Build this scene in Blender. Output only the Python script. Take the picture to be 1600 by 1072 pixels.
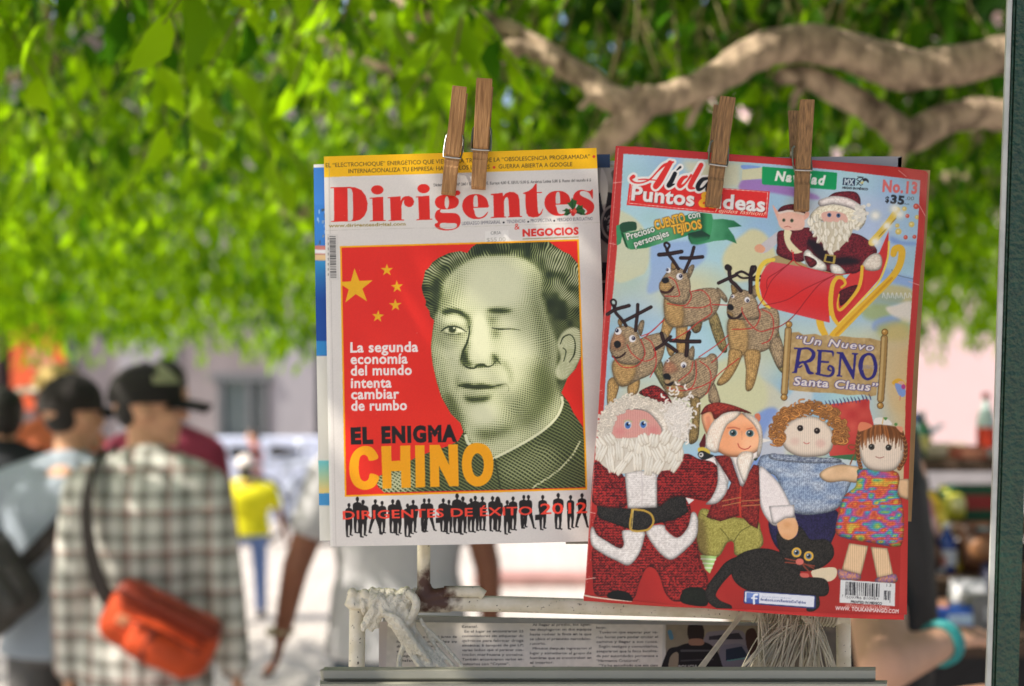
import bpy, bmesh, math, random
import numpy as np
from mathutils import Vector, Matrix

for _o in list(bpy.data.objects):
    bpy.data.objects.remove(_o)
SC = bpy.context.scene
COL = SC.collection
# ---------------------------------------------------------------- camera, sky, sun, exposure
F_PX, CAM_Z, PITCH = 1600 * 50 / 36.0, 1.70, math.atan(39 / (1600 * 50 / 36.0))
cam = bpy.data.cameras.new('camera')
cam.lens, cam.sensor_width, cam.clip_start, cam.clip_end = 50, 36, .05, 2000
cam.dof.use_dof, cam.dof.focus_distance, cam.dof.aperture_fstop, cam.dof.aperture_blades = True, 1.085, 4.6, 0
camo = bpy.data.objects.new('camera', cam)
camo.location = (0, 0, CAM_Z)
camo.rotation_euler = (math.pi / 2 + PITCH, 0, 0)
COL.objects.link(camo)
SC.camera = camo
SUN_EL, SUN_AZ = math.radians(52), math.radians(-105)         # azimuth from +Y towards +X
world = bpy.data.worlds.new('World')
SC.world = world
world.use_nodes = True
_n = world.node_tree.nodes
_sky = _n.new('ShaderNodeTexSky')
_sky.sky_type, _sky.sun_disc = 'NISHITA', False
_sky.sun_elevation, _sky.sun_rotation = SUN_EL, SUN_AZ
_sky.dust_density, _sky.ozone_density, _sky.air_density = 4.0, .4, .8
world.node_tree.links.new(_sky.outputs[0], _n['Background'].inputs[0])
_n['Background'].inputs[1].default_value = 0.15
sun = bpy.data.lights.new('sun', 'SUN')
sun.energy, sun.angle, sun.color = 4.5, math.radians(.5), (1.0, .93, .82)
suno = bpy.data.objects.new('sun', sun)
_d = Vector((math.sin(SUN_AZ) * math.cos(SUN_EL), math.cos(SUN_AZ) * math.cos(SUN_EL), math.sin(SUN_EL)))
suno.rotation_euler = (-_d).to_track_quat('-Z', 'Y').to_euler()
suno.location = _d * 40
COL.objects.link(suno)
SC.view_settings.view_transform, SC.view_settings.look = 'Standard', 'None'
SC.view_settings.exposure, SC.view_settings.gamma = 0.72, 1.0
SC.render.engine = 'CYCLES'
SC.cycles.max_bounces, SC.cycles.diffuse_bounces, SC.cycles.transmission_bounces = 8, 5, 5
SC.cycles.use_denoising = True
SC.cycles.sample_clamp_indirect = 6.0


def at(px, py, Y):
    """point at depth Y (metres in front of the lens) on the line of sight of photograph position px, py"""
    u, v = (px - 800) / F_PX, (536 - py) / F_PX
    d = Vector((u, math.cos(PITCH) - v * math.sin(PITCH), math.sin(PITCH) + v * math.cos(PITCH)))
    return Vector((0, 0, CAM_Z)) + d * (Y / d.y)


def size(px, Y):
    return px * Y / F_PX


# ---------------------------------------------------------------- small tools
def s2l(c):
    c = np.asarray(c, np.float64) / 255.0
    return tuple(np.where(c <= .04045, c / 12.92, ((c + .055) / 1.055) ** 2.4))


def mat(name, col, rough=.7, var=0.0, scale=20.0, col2=None, bump=0.0, bscale=None, metal=0.0, spec=.4, stretch=(1, 1, 1), trans=0.0, coat=0.0, detail=4, thr=None):
    """principled material; colour wanders between col and col2 by noise in object space"""
    m = bpy.data.materials.new(name)
    m.use_nodes = True
    nt = m.node_tree
    b = nt.nodes['Principled BSDF']
    b.inputs['Roughness'].default_value, b.inputs['Metallic'].default_value = rough, metal
    b.inputs['Specular IOR Level'].default_value = spec
    b.inputs['Coat Weight'].default_value = coat
    b.inputs['Base Color'].default_value = (*col, 1)
    if trans:
        b.inputs['Transmission Weight'].default_value = trans
    if var or col2 is not None or bump:
        tc = nt.nodes.new('ShaderNodeTexCoord')
        mp = nt.nodes.new('ShaderNodeMapping')
        mp.inputs['Scale'].default_value = stretch
        nz = nt.nodes.new('ShaderNodeTexNoise')
        nz.inputs['Scale'].default_value, nz.inputs['Detail'].default_value = scale, detail
        nt.links.new(tc.outputs['Object'], mp.inputs[0])
        nt.links.new(mp.outputs[0], nz.inputs['Vector'])
        if var or col2 is not None:
            rp = nt.nodes.new('ShaderNodeValToRGB')
            c2 = col2 if col2 is not None else tuple(x * (1 + var) for x in col)
            c1 = col if col2 is not None else tuple(x * (1 - var) for x in col)
            a, z = thr if thr else (.3, .7)
            rp.color_ramp.elements[0].position, rp.color_ramp.elements[1].position = a, z
            rp.color_ramp.elements[0].color, rp.color_ramp.elements[1].color = (*c1, 1), (*c2, 1)
            nt.links.new(nz.outputs['Fac'], rp.inputs[0])
            nt.links.new(rp.outputs[0], b.inputs['Base Color'])
        if bump:
            n2 = nz
            if bscale:
                n2 = nt.nodes.new('ShaderNodeTexNoise')
                n2.inputs['Scale'].default_value = bscale
                nt.links.new(mp.outputs[0], n2.inputs['Vector'])
            bp = nt.nodes.new('ShaderNodeBump')
            bp.inputs['Strength'].default_value, bp.inputs['Distance'].default_value = bump, .01
            nt.links.new(n2.outputs['Fac'], bp.inputs['Height'])
            nt.links.new(bp.outputs[0], b.inputs['Normal'])
    return m


def print_mat(name, rough=.36, spec=.45, bump=.05):
    """printed paper: the ink comes from the sheet's colour attribute"""
    m = bpy.data.materials.new(name)
    m.use_nodes = True
    nt = m.node_tree
    b = nt.nodes['Principled BSDF']
    a = nt.nodes.new('ShaderNodeAttribute')
    a.attribute_name = 'ink'
    nt.links.new(a.outputs['Color'], b.inputs['Base Color'])
    tc = nt.nodes.new('ShaderNodeTexCoord')
    nz = nt.nodes.new('ShaderNodeTexNoise')
    nz.inputs['Scale'].default_value = 14
    bp = nt.nodes.new('ShaderNodeBump')
    bp.inputs['Strength'].default_value, bp.inputs['Distance'].default_value = bump, .02
    nt.links.new(tc.outputs['Object'], nz.inputs['Vector'])
    nt.links.new(nz.outputs['Fac'], bp.inputs['Height'])
    nt.links.new(bp.outputs[0], b.inputs['Normal'])
    b.inputs['Roughness'].default_value, b.inputs['Specular IOR Level'].default_value = rough, spec
    return m


class MB:
    """collects shapes, then links them as ONE mesh object"""

    def __init__(s):
        s.v, s.f = [], []

    def add(s, v, f):
        o = len(s.v)
        s.v += [tuple(x) for x in v]
        s.f += [tuple(i + o for i in q) for q in f]
        return s

    def box(s, c, d, R=None, bev=0.0):
        x, y, z = [q / 2 for q in d]
        if bev:
            b = min(bev, x * .9, y * .9, z * .9)
            bm = bmesh.new()
            bmesh.ops.create_cube(bm, size=1)
            for v in bm.verts:
                v.co = Vector((v.co.x * d[0], v.co.y * d[1], v.co.z * d[2]))
            bmesh.ops.bevel(bm, geom=bm.edges[:], offset=b, segments=2, affect='EDGES', profile=.5)
            bm.verts.index_update()
            vs, fs = [v.co.copy() for v in bm.verts], [[v.index for v in f.verts] for f in bm.faces]
            bm.free()
        else:
            vs = [Vector((i * x, j * y, k * z)) for k in (-1, 1) for j in (-1, 1) for i in (-1, 1)]
            fs = [(0, 2, 3, 1), (4, 5, 7, 6), (0, 1, 5, 4), (2, 6, 7, 3), (0, 4, 6, 2), (1, 3, 7, 5)]
        c = Vector(c)
        return s.add([(R @ v if R else v) + c for v in vs], fs)

    def loft(s, rings, cap=True, closed=True):
        n = len(rings[0])
        vs = [p for r in rings for p in r]
        fs = []
        for i in range(len(rings) - 1):
            for j in range(n if closed else n - 1):
                k = (j + 1) % n
                fs.append((i * n + j, i * n + k, (i + 1) * n + k, (i + 1) * n + j))
        if cap:
            fs.append(tuple(range(n - 1, -1, -1)))
            fs.append(tuple((len(rings) - 1) * n + j for j in range(n)))
        return s.add(vs, fs)

    def tube(s, pts, r, n=10, flat=1.0, up=None, smooth=0, cap=True):
        p = np.array([tuple(q) for q in pts], float)
        rr = np.full(len(p), float(r)) if np.isscalar(r) else np.interp(np.linspace(0, 1, len(p)), np.linspace(0, 1, len(r)), r)
        if smooth and len(p) > 2:
            q = catmull(np.column_stack((p, rr)), False, smooth)
            p, rr = q[:, :3], q[:, 3]
        T = np.gradient(p, axis=0)
        T /= np.linalg.norm(T, axis=1)[:, None] + 1e-12
        u = np.array(up if up is not None else ((0, 0, 1) if abs(T[0][2]) < .9 else (1, 0, 0)), float)
        rings = []
        for i in range(len(p)):
            a = u - T[i] * u.dot(T[i])
            a /= np.linalg.norm(a) + 1e-12
            b = np.cross(T[i], a)
            if up is None:
                u = a
            t = np.linspace(0, 2 * np.pi, n, endpoint=False)
            rings.append([p[i] + rr[i] * (math.cos(x) * a + math.sin(x) * b * flat) for x in t])
        return s.loft(rings, cap)

    def cap_sule(s, a, b, ra, rb, n=14, sx=1.0):
        a, b = Vector(a), Vector(b)
        d = (b - a)
        L = d.length
        d = d / L if L > 1e-9 else Vector((0, 0, 1))
        pts, rs = [], []
        for t in (-.98, -.8, -.45):
            pts.append(a + d * ra * t); rs.append(ra * math.sqrt(1 - t * t))
        pts.append(a); rs.append(ra); pts.append(b); rs.append(rb)
        for t in (.45, .8, .98):
            pts.append(b + d * rb * t); rs.append(rb * math.sqrt(1 - t * t))
        u = Vector((1, 0, 0)) if abs(d.x) < .8 else Vector((0, 1, 0))
        u = (u - d * u.dot(d)).normalized()
        w = d.cross(u)
        rings = [[p + (u * math.cos(t) * sx + w * math.sin(t)) * r for t in np.linspace(0, 2 * math.pi, n, endpoint=False)] for p, r in zip(pts, rs)]
        return s.loft(rings)

    def ell(s, c, r, R=None, n=16, m=10, zmin=-1.0, zmax=1.0):
        c = Vector(c)
        rings = []
        a0, a1 = math.asin(max(-1, zmin) * .9995), math.asin(min(1, zmax) * .9995)
        for i in range(m + 1):
            a = a0 + (a1 - a0) * i / m
            ring = []
            for j in range(n):
                t = 2 * math.pi * j / n
                v = Vector((r[0] * math.cos(a) * math.cos(t), r[1] * math.cos(a) * math.sin(t), r[2] * math.sin(a)))
                ring.append((R @ v if R else v) + c)
            rings.append(ring)
        return s.loft(rings)

    def lathe(s, c, prof, n=18, R=None):
        c = Vector(c)
        return s.loft([[(R @ Vector((r * math.cos(t), r * math.sin(t), z)) if R else Vector((r * math.cos(t), r * math.sin(t), z))) + c for t in np.linspace(0, 2 * math.pi, n, endpoint=False)] for r, z in prof])

    def mesh(s, name):
        me = bpy.data.meshes.new(name)
        me.from_pydata(s.v, [], s.f)
        me.update()
        return me

    def build(s, name, m=None, parent=None, smooth=False, loc=None):
        o = bpy.data.objects.new(name, s.mesh(name))
        COL.objects.link(o)
        if m:
            o.data.materials.append(m)
        if smooth:
            o.data.shade_smooth()
            try:
                o.data.set_sharp_from_angle(angle=math.radians(50))
            except Exception:
                pass
        if parent:
            o.parent = parent
        return o

    def solid(s, name, m, parent, voxel=.01, it=6):
        """one continuous skin over all collected shapes"""
        o = s.build(name, m, parent)
        r = o.modifiers.new('r', 'REMESH')
        r.mode, r.voxel_size = 'VOXEL', voxel
        q = o.modifiers.new('s', 'SMOOTH')
        q.iterations, q.factor = it, .5
        dg = bpy.context.evaluated_depsgraph_get()
        me = bpy.data.meshes.new_from_object(o.evaluated_get(dg))
        o.modifiers.clear()
        old = o.data
        o.data = me
        me.name = name
        bpy.data.meshes.remove(old)
        if not me.materials:
            me.materials.append(m)
        me.shade_smooth()
        return o

    def moved(s, off):
        o = Vector(off)
        s.v = [tuple(Vector(v) - o) for v in s.v]
        return s


def thing(name, label, cat, loc=(0, 0, 0), rz=0.0, group=None):
    o = bpy.data.objects.new(name, None)
    o.empty_display_size = .1
    COL.objects.link(o)
    o.location, o.rotation_euler = loc, (0, 0, rz)
    return tag(o, label, cat, group)


def tag(o, label, cat, group=None):
    o['label'], o['category'] = label, cat
    if group:
        o['group'] = group
    return o


def struct(o, kind='structure'):
    o['kind'] = kind
    return o
# ---------------------------------------------------------------- printed artwork: a small 2-D painter
# Everything below draws flat print (magazine covers, newspaper page) as colours that later become the
# vertex colours of the paper sheets.  Coordinates are "print millimetre-like" units.
class Canvas:
    def __init__(s, x0, y0, x1, y1, S=2.0, bg=(213, 207, 198)):
        s.x0, s.y0, s.S = x0, y0, S
        s.W, s.H = int((x1 - x0) * S), int((y1 - y0) * S)
        s.img = np.empty((s.H, s.W, 3), np.float32)
        s.img[:] = np.array(bg, np.float32) / 255
        s.view(0, 0, 1)

    def view(s, ox, oy, k):
        s.ox, s.oy, s.k = ox, oy, k

    def tr(s, pts):
        p = np.asarray(pts, np.float64).reshape(-1, 2)
        return np.column_stack(((s.ox + p[:, 0] / s.k - s.x0) * s.S, (s.oy + p[:, 1] / s.k - s.y0) * s.S))

    def grid(s, b):
        x0, y0, x1, y1 = b
        X, Y = np.meshgrid((np.arange(x0, x1) + .5) / s.S + s.x0, (np.arange(y0, y1) + .5) / s.S + s.y0)
        return X.astype(np.float32), Y.astype(np.float32)

    def edges_mask(s, E, pad=0, ss=3):
        """even-odd coverage of canvas-space edges -> (mask, bounds)"""
        x0 = max(0, int(np.floor(min(E[:, 0].min(), E[:, 2].min()))) - 1 - pad)
        y0 = max(0, int(np.floor(min(E[:, 1].min(), E[:, 3].min()))) - 1 - pad)
        x1 = min(s.W, int(np.ceil(max(E[:, 0].max(), E[:, 2].max()))) + 2 + pad)
        y1 = min(s.H, int(np.ceil(max(E[:, 1].max(), E[:, 3].max()))) + 2 + pad)
        if x1 <= x0 or y1 <= y0:
            return None, None
        w, h = (x1 - x0) * ss, (y1 - y0) * ss
        ax, ay = (E[:, 0] - x0) * ss, (E[:, 1] - y0) * ss
        bx, by = (E[:, 2] - x0) * ss, (E[:, 3] - y0) * ss
        sw = ay > by
        ax, bx = np.where(sw, bx, ax), np.where(sw, ax, bx)
        ay, by = np.where(sw, by, ay), np.where(sw, ay, by)
        r0 = np.clip(np.ceil(ay - .5), 0, h).astype(int)
        r1 = np.clip(np.ceil(by - .5), 0, h).astype(int)
        n = np.maximum(0, r1 - r0)
        if n.sum() == 0:
            return None, None
        idx = np.repeat(np.arange(len(n)), n)
        off = np.arange(n.sum()) - np.repeat(np.cumsum(n) - n, n)
        rows = r0[idx] + off
        t = (rows + .5 - ay[idx]) / np.maximum(1e-9, (by - ay)[idx])
        xs = ax[idx] + t * (bx - ax)[idx]
        cols = np.clip(np.ceil(xs - .5), 0, w).astype(int)
        d = np.bincount(rows * (w + 1) + cols, minlength=h * (w + 1)).reshape(h, w + 1)[:, :w]
        m = (np.cumsum(d, axis=1) & 1).astype(np.float32)
        m = m.reshape(y1 - y0, ss, x1 - x0, ss).mean(axis=(1, 3))
        return m, (x0, y0, x1, y1)

    def put(s, m, b, col, a=1.0):
        if m is None:
            return
        x0, y0, x1, y1 = b
        if callable(col):
            X, Y = s.grid(b)
            c = col(X, Y).astype(np.float32) / 255
            pf = getattr(col, 'puff', 0)
            if pf:                                      # a photographed soft toy: rounder in print, with its own soft outline
                r = pf * s.S
                w = np.pad(m, int(3 * r))
                q = gblur(w, r * .55)[int(3 * r):-int(3 * r), int(3 * r):-int(3 * r)]
                gy = np.roll(q, -int(r), 0)
                gy[-int(r):] = 0
                k = np.clip((q - .45) / .5, 0, 1) * .62 + np.clip((gy - .1) / .9, 0, 1) * .38
                c = c * (.52 + .56 * k)[..., None]
        else:
            c = np.array(col, np.float32)[:3] / 255
        A = (m * a)[..., None]
        reg = s.img[y0:y1, x0:x1]
        reg += (c - reg) * A

    def pmask(s, pts, smooth=False, blur=0.0):
        p = s.tr(pts)
        if smooth:
            p = catmull(p, True)
        q = np.roll(p, -1, 0)
        br = blur * s.S
        m, b = s.edges_mask(np.hstack((p, q)), pad=int(br * 3) if br else 0)
        if m is not None and br:
            m = gblur(m, br)
        return m, b

    def P(s, pts, col, a=1.0, smooth=False, blur=0.0):
        m, b = s.pmask(pts, smooth, blur)
        s.put(m, b, col, a)

    def C(s, pts, col, a=1.0, blur=0.0):
        s.P(pts, col, a, True, blur)

    def E(s, cx, cy, rx, ry=None, col=(0, 0, 0), a=1.0, rot=0, blur=0.0):
        ry = rx if ry is None else ry
        t = np.linspace(0, 2 * np.pi, 40, endpoint=False)
        c, d = math.cos(math.radians(rot)), math.sin(math.radians(rot))
        x, y = rx * np.cos(t), ry * np.sin(t)
        s.P(np.column_stack((cx + x * c - y * d, cy + x * d + y * c)), col, a, False, blur)

    def L(s, pts, w, col, a=1.0, smooth=True, closed=False):
        """stroke; w = width (view units) or a list of widths along the line"""
        p = s.tr(pts)
        ws = np.full(len(p), float(w)) if np.isscalar(w) else np.interp(np.linspace(0, 1, len(p)), np.linspace(0, 1, len(w)), w)
        ws = ws * s.S / s.k / 2
        if smooth and len(p) > 2:
            q = catmull(np.column_stack((p, ws)), closed)
            p, ws = q[:, :2], np.maximum(.15, q[:, 2])
        elif closed:
            p, ws = np.vstack((p, p[:1])), np.append(ws, ws[0])
        r = ws.max() + 2
        x0, y0 = max(0, int(p[:, 0].min() - r)), max(0, int(p[:, 1].min() - r))
        x1, y1 = min(s.W, int(p[:, 0].max() + r) + 1), min(s.H, int(p[:, 1].max() + r) + 1)
        if x1 <= x0 or y1 <= y0:
            return
        m = np.zeros((y1 - y0, x1 - x0), np.float32)
        for i in range(len(p) - 1):
            (ax, ay), (bx, by) = p[i], p[i + 1]
            rr = max(ws[i], ws[i + 1]) + 1.5
            u0, v0 = max(x0, int(min(ax, bx) - rr)), max(y0, int(min(ay, by) - rr))
            u1, v1 = min(x1, int(max(ax, bx) + rr) + 1), min(y1, int(max(ay, by) + rr) + 1)
            if u1 <= u0 or v1 <= v0:
                continue
            X, Y = np.meshgrid(np.arange(u0, u1) + .5, np.arange(v0, v1) + .5)
            dx, dy = bx - ax, by - ay
            t = np.clip(((X - ax) * dx + (Y - ay) * dy) / max(1e-9, dx * dx + dy * dy), 0, 1)
            d = np.hypot(X - ax - t * dx, Y - ay - t * dy)
            c = np.clip(ws[i] + (ws[i + 1] - ws[i]) * t - d + .5, 0, 1)
            reg = m[v0 - y0:v1 - y0, u0 - x0:u1 - x0]
            np.maximum(reg, c, out=reg)
        s.put(m, (x0, y0, x1, y1), col, a)

    def T(s, txt, p0, p1, h, col, bold=0.0, shear=0.0, a=1.0, outline=None, ow=0.0, sp=1.0):
        """text whose baseline runs from p0 to p1 (view units), capital height h"""
        E, wid, cap = glyphs(txt, bold, shear, sp)
        if E is None:
            return
        q = s.tr([p0, p1])
        d = q[1] - q[0]
        ex = d / wid
        n = np.array([d[1], -d[0]]) / np.hypot(*d)
        ey = n * (h * s.S / s.k / cap)
        F = np.column_stack((q[0, 0] + E[:, 0] * ex[0] + E[:, 1] * ey[0], q[0, 1] + E[:, 0] * ex[1] + E[:, 1] * ey[1],
                             q[0, 0] + E[:, 2] * ex[0] + E[:, 3] * ey[0], q[0, 1] + E[:, 2] * ex[1] + E[:, 3] * ey[1]))
        if outline is not None:
            m, b = s.edges_mask(F, pad=int(ow * 3 + 2))
            if m is not None:
                s.put(np.clip(gblur(m, ow * .6) * 3.2, 0, 1), b, outline, a)
        m, b = s.edges_mask(F)
        s.put(m, b, col, a)


def catmull(p, closed, n=7):
    p = np.asarray(p, np.float64)
    if closed:
        q = np.vstack((p[-1:], p, p[:2]))
    else:
        q = np.vstack((2 * p[:1] - p[1:2], p, 2 * p[-1:] - p[-2:-1]))
    t = np.linspace(0, 1, n, endpoint=False)[:, None, None]
    a, b, c, d = q[:-3][None], q[1:-2][None], q[2:-1][None], q[3:][None]
    r = .5 * (2 * b + (c - a) * t + (2 * a - 5 * b + 4 * c - d) * t ** 2 + (3 * b - a - 3 * c + d) * t ** 3)
    r = r.transpose(1, 0, 2).reshape(-1, p.shape[1])
    return r if closed else np.vstack((r, p[-1:]))


def gblur(m, sig):
    r = max(1, int(round(sig * 1.0)))
    for ax in (0, 1):
        for _ in range(3):
            pad = [(0, 0), (0, 0)]
            pad[ax] = (r + 1, r)
            c = np.cumsum(np.pad(m, pad, mode='edge'), axis=ax)
            m = (np.take(c, range(2 * r + 1, c.shape[ax]), ax) - np.take(c, range(0, c.shape[ax] - 2 * r - 1), ax)) / (2 * r + 1)
    return m.astype(np.float32)


_gl = {}


def glyphs(txt, bold=0.0, shear=0.0, sp=1.0):
    key = (txt, bold, shear, sp)
    if key in _gl:
        return _gl[key]

    def outline(t):
        cu = bpy.data.curves.new('lettering', 'FONT')
        cu.body, cu.resolution_u, cu.offset, cu.shear, cu.space_character = t, 3, bold, shear, sp
        ob = bpy.data.objects.new('lettering', cu)
        bpy.context.scene.collection.objects.link(ob)
        dg = bpy.context.evaluated_depsgraph_get()
        me = ob.evaluated_get(dg).to_mesh()
        co = np.array([v.co[:2] for v in me.vertices]) if len(me.vertices) else np.zeros((0, 2))
        cnt = {}
        for p in me.polygons:
            v = list(p.vertices)
            for i in range(len(v)):
                e = tuple(sorted((v[i], v[(i + 1) % len(v)])))
                cnt[e] = cnt.get(e, 0) + 1
        ed = np.array([e for e, c in cnt.items() if c == 1])
        ob.evaluated_get(dg).to_mesh_clear()
        bpy.data.objects.remove(ob)
        bpy.data.curves.remove(cu)
        return co, ed
    cap = _gl.get('cap')
    if cap is None:
        c, _ = outline('H') if False else _cap()
        cap = _gl['cap'] = c
    co, ed = outline(txt)
    if not len(co):
        _gl[key] = (None, 0, 0)
        return _gl[key]
    mn, mx = co[:, 0].min(), co[:, 0].max()
    A, B = co[ed[:, 0]], co[ed[:, 1]]
    _gl[key] = (np.column_stack((A[:, 0] - mn, A[:, 1], B[:, 0] - mn, B[:, 1])), mx - mn, cap)
    return _gl[key]


def _cap():
    cu = bpy.data.curves.new('lettering', 'FONT')
    cu.body = 'H'
    ob = bpy.data.objects.new('lettering', cu)
    bpy.context.scene.collection.objects.link(ob)
    bpy.context.view_layer.update()
    h = ob.dimensions.y
    bpy.data.objects.remove(ob)
    bpy.data.curves.remove(cu)
    return h, None


def vnoise(X, Y, cell, seed=0):
    """smooth value noise, 0..1"""
    rs = np.random.RandomState(seed)
    G = rs.rand(128, 128).astype(np.float32)
    x, y = X / cell, Y / cell
    i, j = np.floor(x).astype(int), np.floor(y).astype(int)
    u, v = x - i, y - j
    u, v = u * u * (3 - 2 * u), v * v * (3 - 2 * v)
    g = lambda a, b: G[b & 127, a & 127]
    return (g(i, j) * (1 - u) + g(i + 1, j) * u) * (1 - v) + (g(i, j + 1) * (1 - u) + g(i + 1, j + 1) * u) * v


def mixc(c0, c1, t):
    t = np.clip(t, 0, 1)[..., None]
    return np.array(c0, np.float32) * (1 - t) + np.array(c1, np.float32) * t


def yarn(dark, light, cell=2.2, seed=1, row=3.0, ang=0.0, con=1.0, puff=4.0):
    """knitted wool: rows of stitches plus fibre noise"""
    def f(X, Y):
        c, s = math.cos(math.radians(ang)), math.sin(math.radians(ang))
        U, V = X * c + Y * s, -X * s + Y * c
        st = .5 + .5 * np.sin(2 * np.pi * (V / row + .35 * np.abs(np.sin(np.pi * U / row))))
        n = vnoise(X, Y, cell, seed) * .6 + vnoise(X, Y, cell * .55, seed + 7) * .4
        return mixc(dark, light, .5 + con * ((n - .5) * 1.5 + (st - .5) * .5))
    f.puff = puff
    return f


def puffy(f, p=4.0):
    f.puff = p
    return f
# ---------------------------------------------------------------- ground, kerb, buildings
def ground():
    m = mat('paving', s2l((178, 172, 166)), .85, .1, 1.4, bump=.15, bscale=40)
    nt = m.node_tree
    b = nt.nodes['Principled BSDF']
    src = b.inputs['Base Color'].links[0].from_socket
    tc = nt.nodes.new('ShaderNodeTexCoord')
    br = nt.nodes.new('ShaderNodeTexBrick')
    br.inputs['Scale'].default_value = 1.6
    br.inputs['Mortar Size'].default_value = .012
    br.inputs['Color1'].default_value, br.inputs['Color2'].default_value = (1, 1, 1, 1), (.9, .9, .89, 1)
    br.inputs['Mortar'].default_value = (.55, .54, .52, 1)
    mx = nt.nodes.new('ShaderNodeMixRGB')
    mx.blend_type = 'MULTIPLY'
    mx.inputs[0].default_value = 1
    nt.links.new(tc.outputs['Object'], br.inputs['Vector'])
    nt.links.new(src, mx.inputs[1]); nt.links.new(br.outputs['Color'], mx.inputs[2])
    nt.links.new(mx.outputs[0], b.inputs['Base Color'])
    g = MB().add([(-120, -60, 0), (120, -60, 0), (120, 180, 0), (-120, 180, 0)], [(0, 1, 2, 3)]).build('ground', m)
    struct(g)
    k = MB().box((4.1, 11.2, .05), (8.8, .30, .10), bev=.02).build('kerb', mat('red kerb paint', s2l((168, 128, 122)), .7, .2, 6))
    struct(k)


def facade():
    """long grey shop building across the plaza"""
    Y = 22.0
    b = thing('shop_building', 'grey rendered shop building with a dark glazed shop window behind the crowd', 'building', (0, Y, 0))
    wall = mat('grey render', s2l((136, 128, 128)), .85, .3, .8)
    X = lambda px: (px - 800) / F_PX * Y
    Z = lambda py: CAM_Z + (575 - py) / F_PX * Y
    x = [X(-420), X(-8), X(18), X(342), X(418), X(760)]
    w = MB()
    w.box(((x[0] + x[1]) / 2, .3, 3.4), (x[1] - x[0], .6, 6.8))
    w.box(((x[2] + x[3]) / 2, .3, 3.4), (x[3] - x[2], .6, 6.8))
    w.box(((x[4] + x[5]) / 2, .3, 3.4), (x[5] - x[4], .6, 6.8))
    z0, z1 = Z(692), Z(592)
    w.box(((x[3] + x[4]) / 2, .3, z0 / 2), (x[4] - x[3], .6, z0)); w.box(((x[3] + x[4]) / 2, .3, (z1 + 6.8) / 2), (x[4] - x[3], .6, 6.8 - z1))
    w.box(((x[1] + x[2]) / 2, .3, (2.9 + 6.8) / 2), (x[2] - x[1], .6, 3.9))
    w.build('wall', wall, b)
    dk = mat('dark metal', s2l((96, 100, 102)), .4, spec=.5)
    f = MB()
    for xx in (x[3] + .04, x[4] - .04, (x[3] * .35 + x[4] * .65)):
        f.box((xx, -.02, (z0 + z1) / 2), (.09, .14, z1 - z0))
    f.box(((x[3] + x[4]) / 2, -.03, z0 + .05), (x[4] - x[3] + .2, .16, .12)); f.box(((x[3] + x[4]) / 2, -.03, z1 + .02), (x[4] - x[3] + .2, .16, .12))
    win = f.build('window', dk, b)
    MB().box(((x[3] + x[4]) / 2, .12, (z0 + z1) / 2), (x[4] - x[3], .02, z1 - z0)).build('pane', mat('shop glass', s2l((104, 122, 122)), .12, .35, .8, spec=.8), win)
    MB().box(((x[1] + x[2]) / 2, .5, 1.45), (x[2] - x[1], .06, 2.9)).build('door', mat('doorway shade', s2l((58, 54, 54)), .6, .2, 3), b)  # dark sheet filling the opening, its shade given as colour
    pn = MB().box((X(62), -.04, Z(575) + .2), (X(104) - X(20), .08, 1.7), bev=.01).build('orange_panel', mat('orange panel', s2l((216, 92, 48)), .6, .15, 2), b)
    MB().box((X(66), -.086, Z(560)), (.36, .012, .3)).build('panel_plate', mat('faded plate', s2l((206, 130, 110)), .6), pn)
    MB().tube([(X(117), -.1, 0), (X(117), -.1, 6.6)], .055, 10).build('drainpipe', mat('green pipe', s2l((44, 74, 66)), .5), b)
    for i, px in enumerate((232, 470, 540)):
        p = MB().box((X(px), -.02, 1.2), (.9, .05, 2.4)).build('door', mat('grey shutter', s2l((150, 148, 152)), .6, .05, 2), b)
        MB().box((X(px) + .34, -.06, 1.1), (.03, .05, .22), bev=.008).build('handle', dk, p)
    MB().box(((x[0] + x[5]) / 2, .25, 6.95), (x[5] - x[0] + .3, .9, .3), bev=.03).build('cornice', wall, b)
    # pink house at the right
    Y2 = 17.0
    X2 = lambda px: (px - 800) / F_PX * Y2
    p = thing('pink_house', 'pale pink rendered house wall bright in sun behind the market stall', 'building', (0, Y2, 0))
    MB().box(((X2(1180) + X2(2300)) / 2, 2, 3), (X2(2300) - X2(1180), 4, 6)).build('wall', mat('pink render', s2l((226, 196, 194)), .85, .03, 2), p)
    MB().box(((X2(1180) + X2(2300)) / 2, 1.9, 6.12), (X2(2300) - X2(1180) + .4, 4.4, .24), bev=.03).build('roof', mat('roof edge', s2l((150, 120, 110)), .8, .1, 4), p)
    MB().box(((X2(1180) + X2(2300)) / 2, -.03, .25), (X2(2300) - X2(1180) + .02, .1, .5)).build('plinth', mat('grey plinth', s2l((150, 146, 146)), .85, .1, 4), p)
    for px in (1250, 1680, 2000):
        wn = MB().box((X2(px), -.02, 1.9), (1.0, .08, 1.3), bev=.01).build('window', mat('white frame', s2l((220, 220, 218)), .5), p)
        MB().box((X2(px), -.066, 1.9), (.84, .01, 1.14)).build('pane', mat('window glass', s2l((70, 84, 92)), .1, spec=.8), wn)
    # low pale wall in front of the shop
    lw = MB().box(((at(300, 700, 16).x + at(520, 700, 16).x) / 2 + .3, 16, .46), (2.6, .3, .92), bev=.02).build('planter_wall', mat('pale blue paint', s2l((186, 194, 214)), .7, .08, 3))
    tag(lw, 'low pale blue painted wall in front of the grey shop building', 'wall')


ground()
facade()


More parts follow.
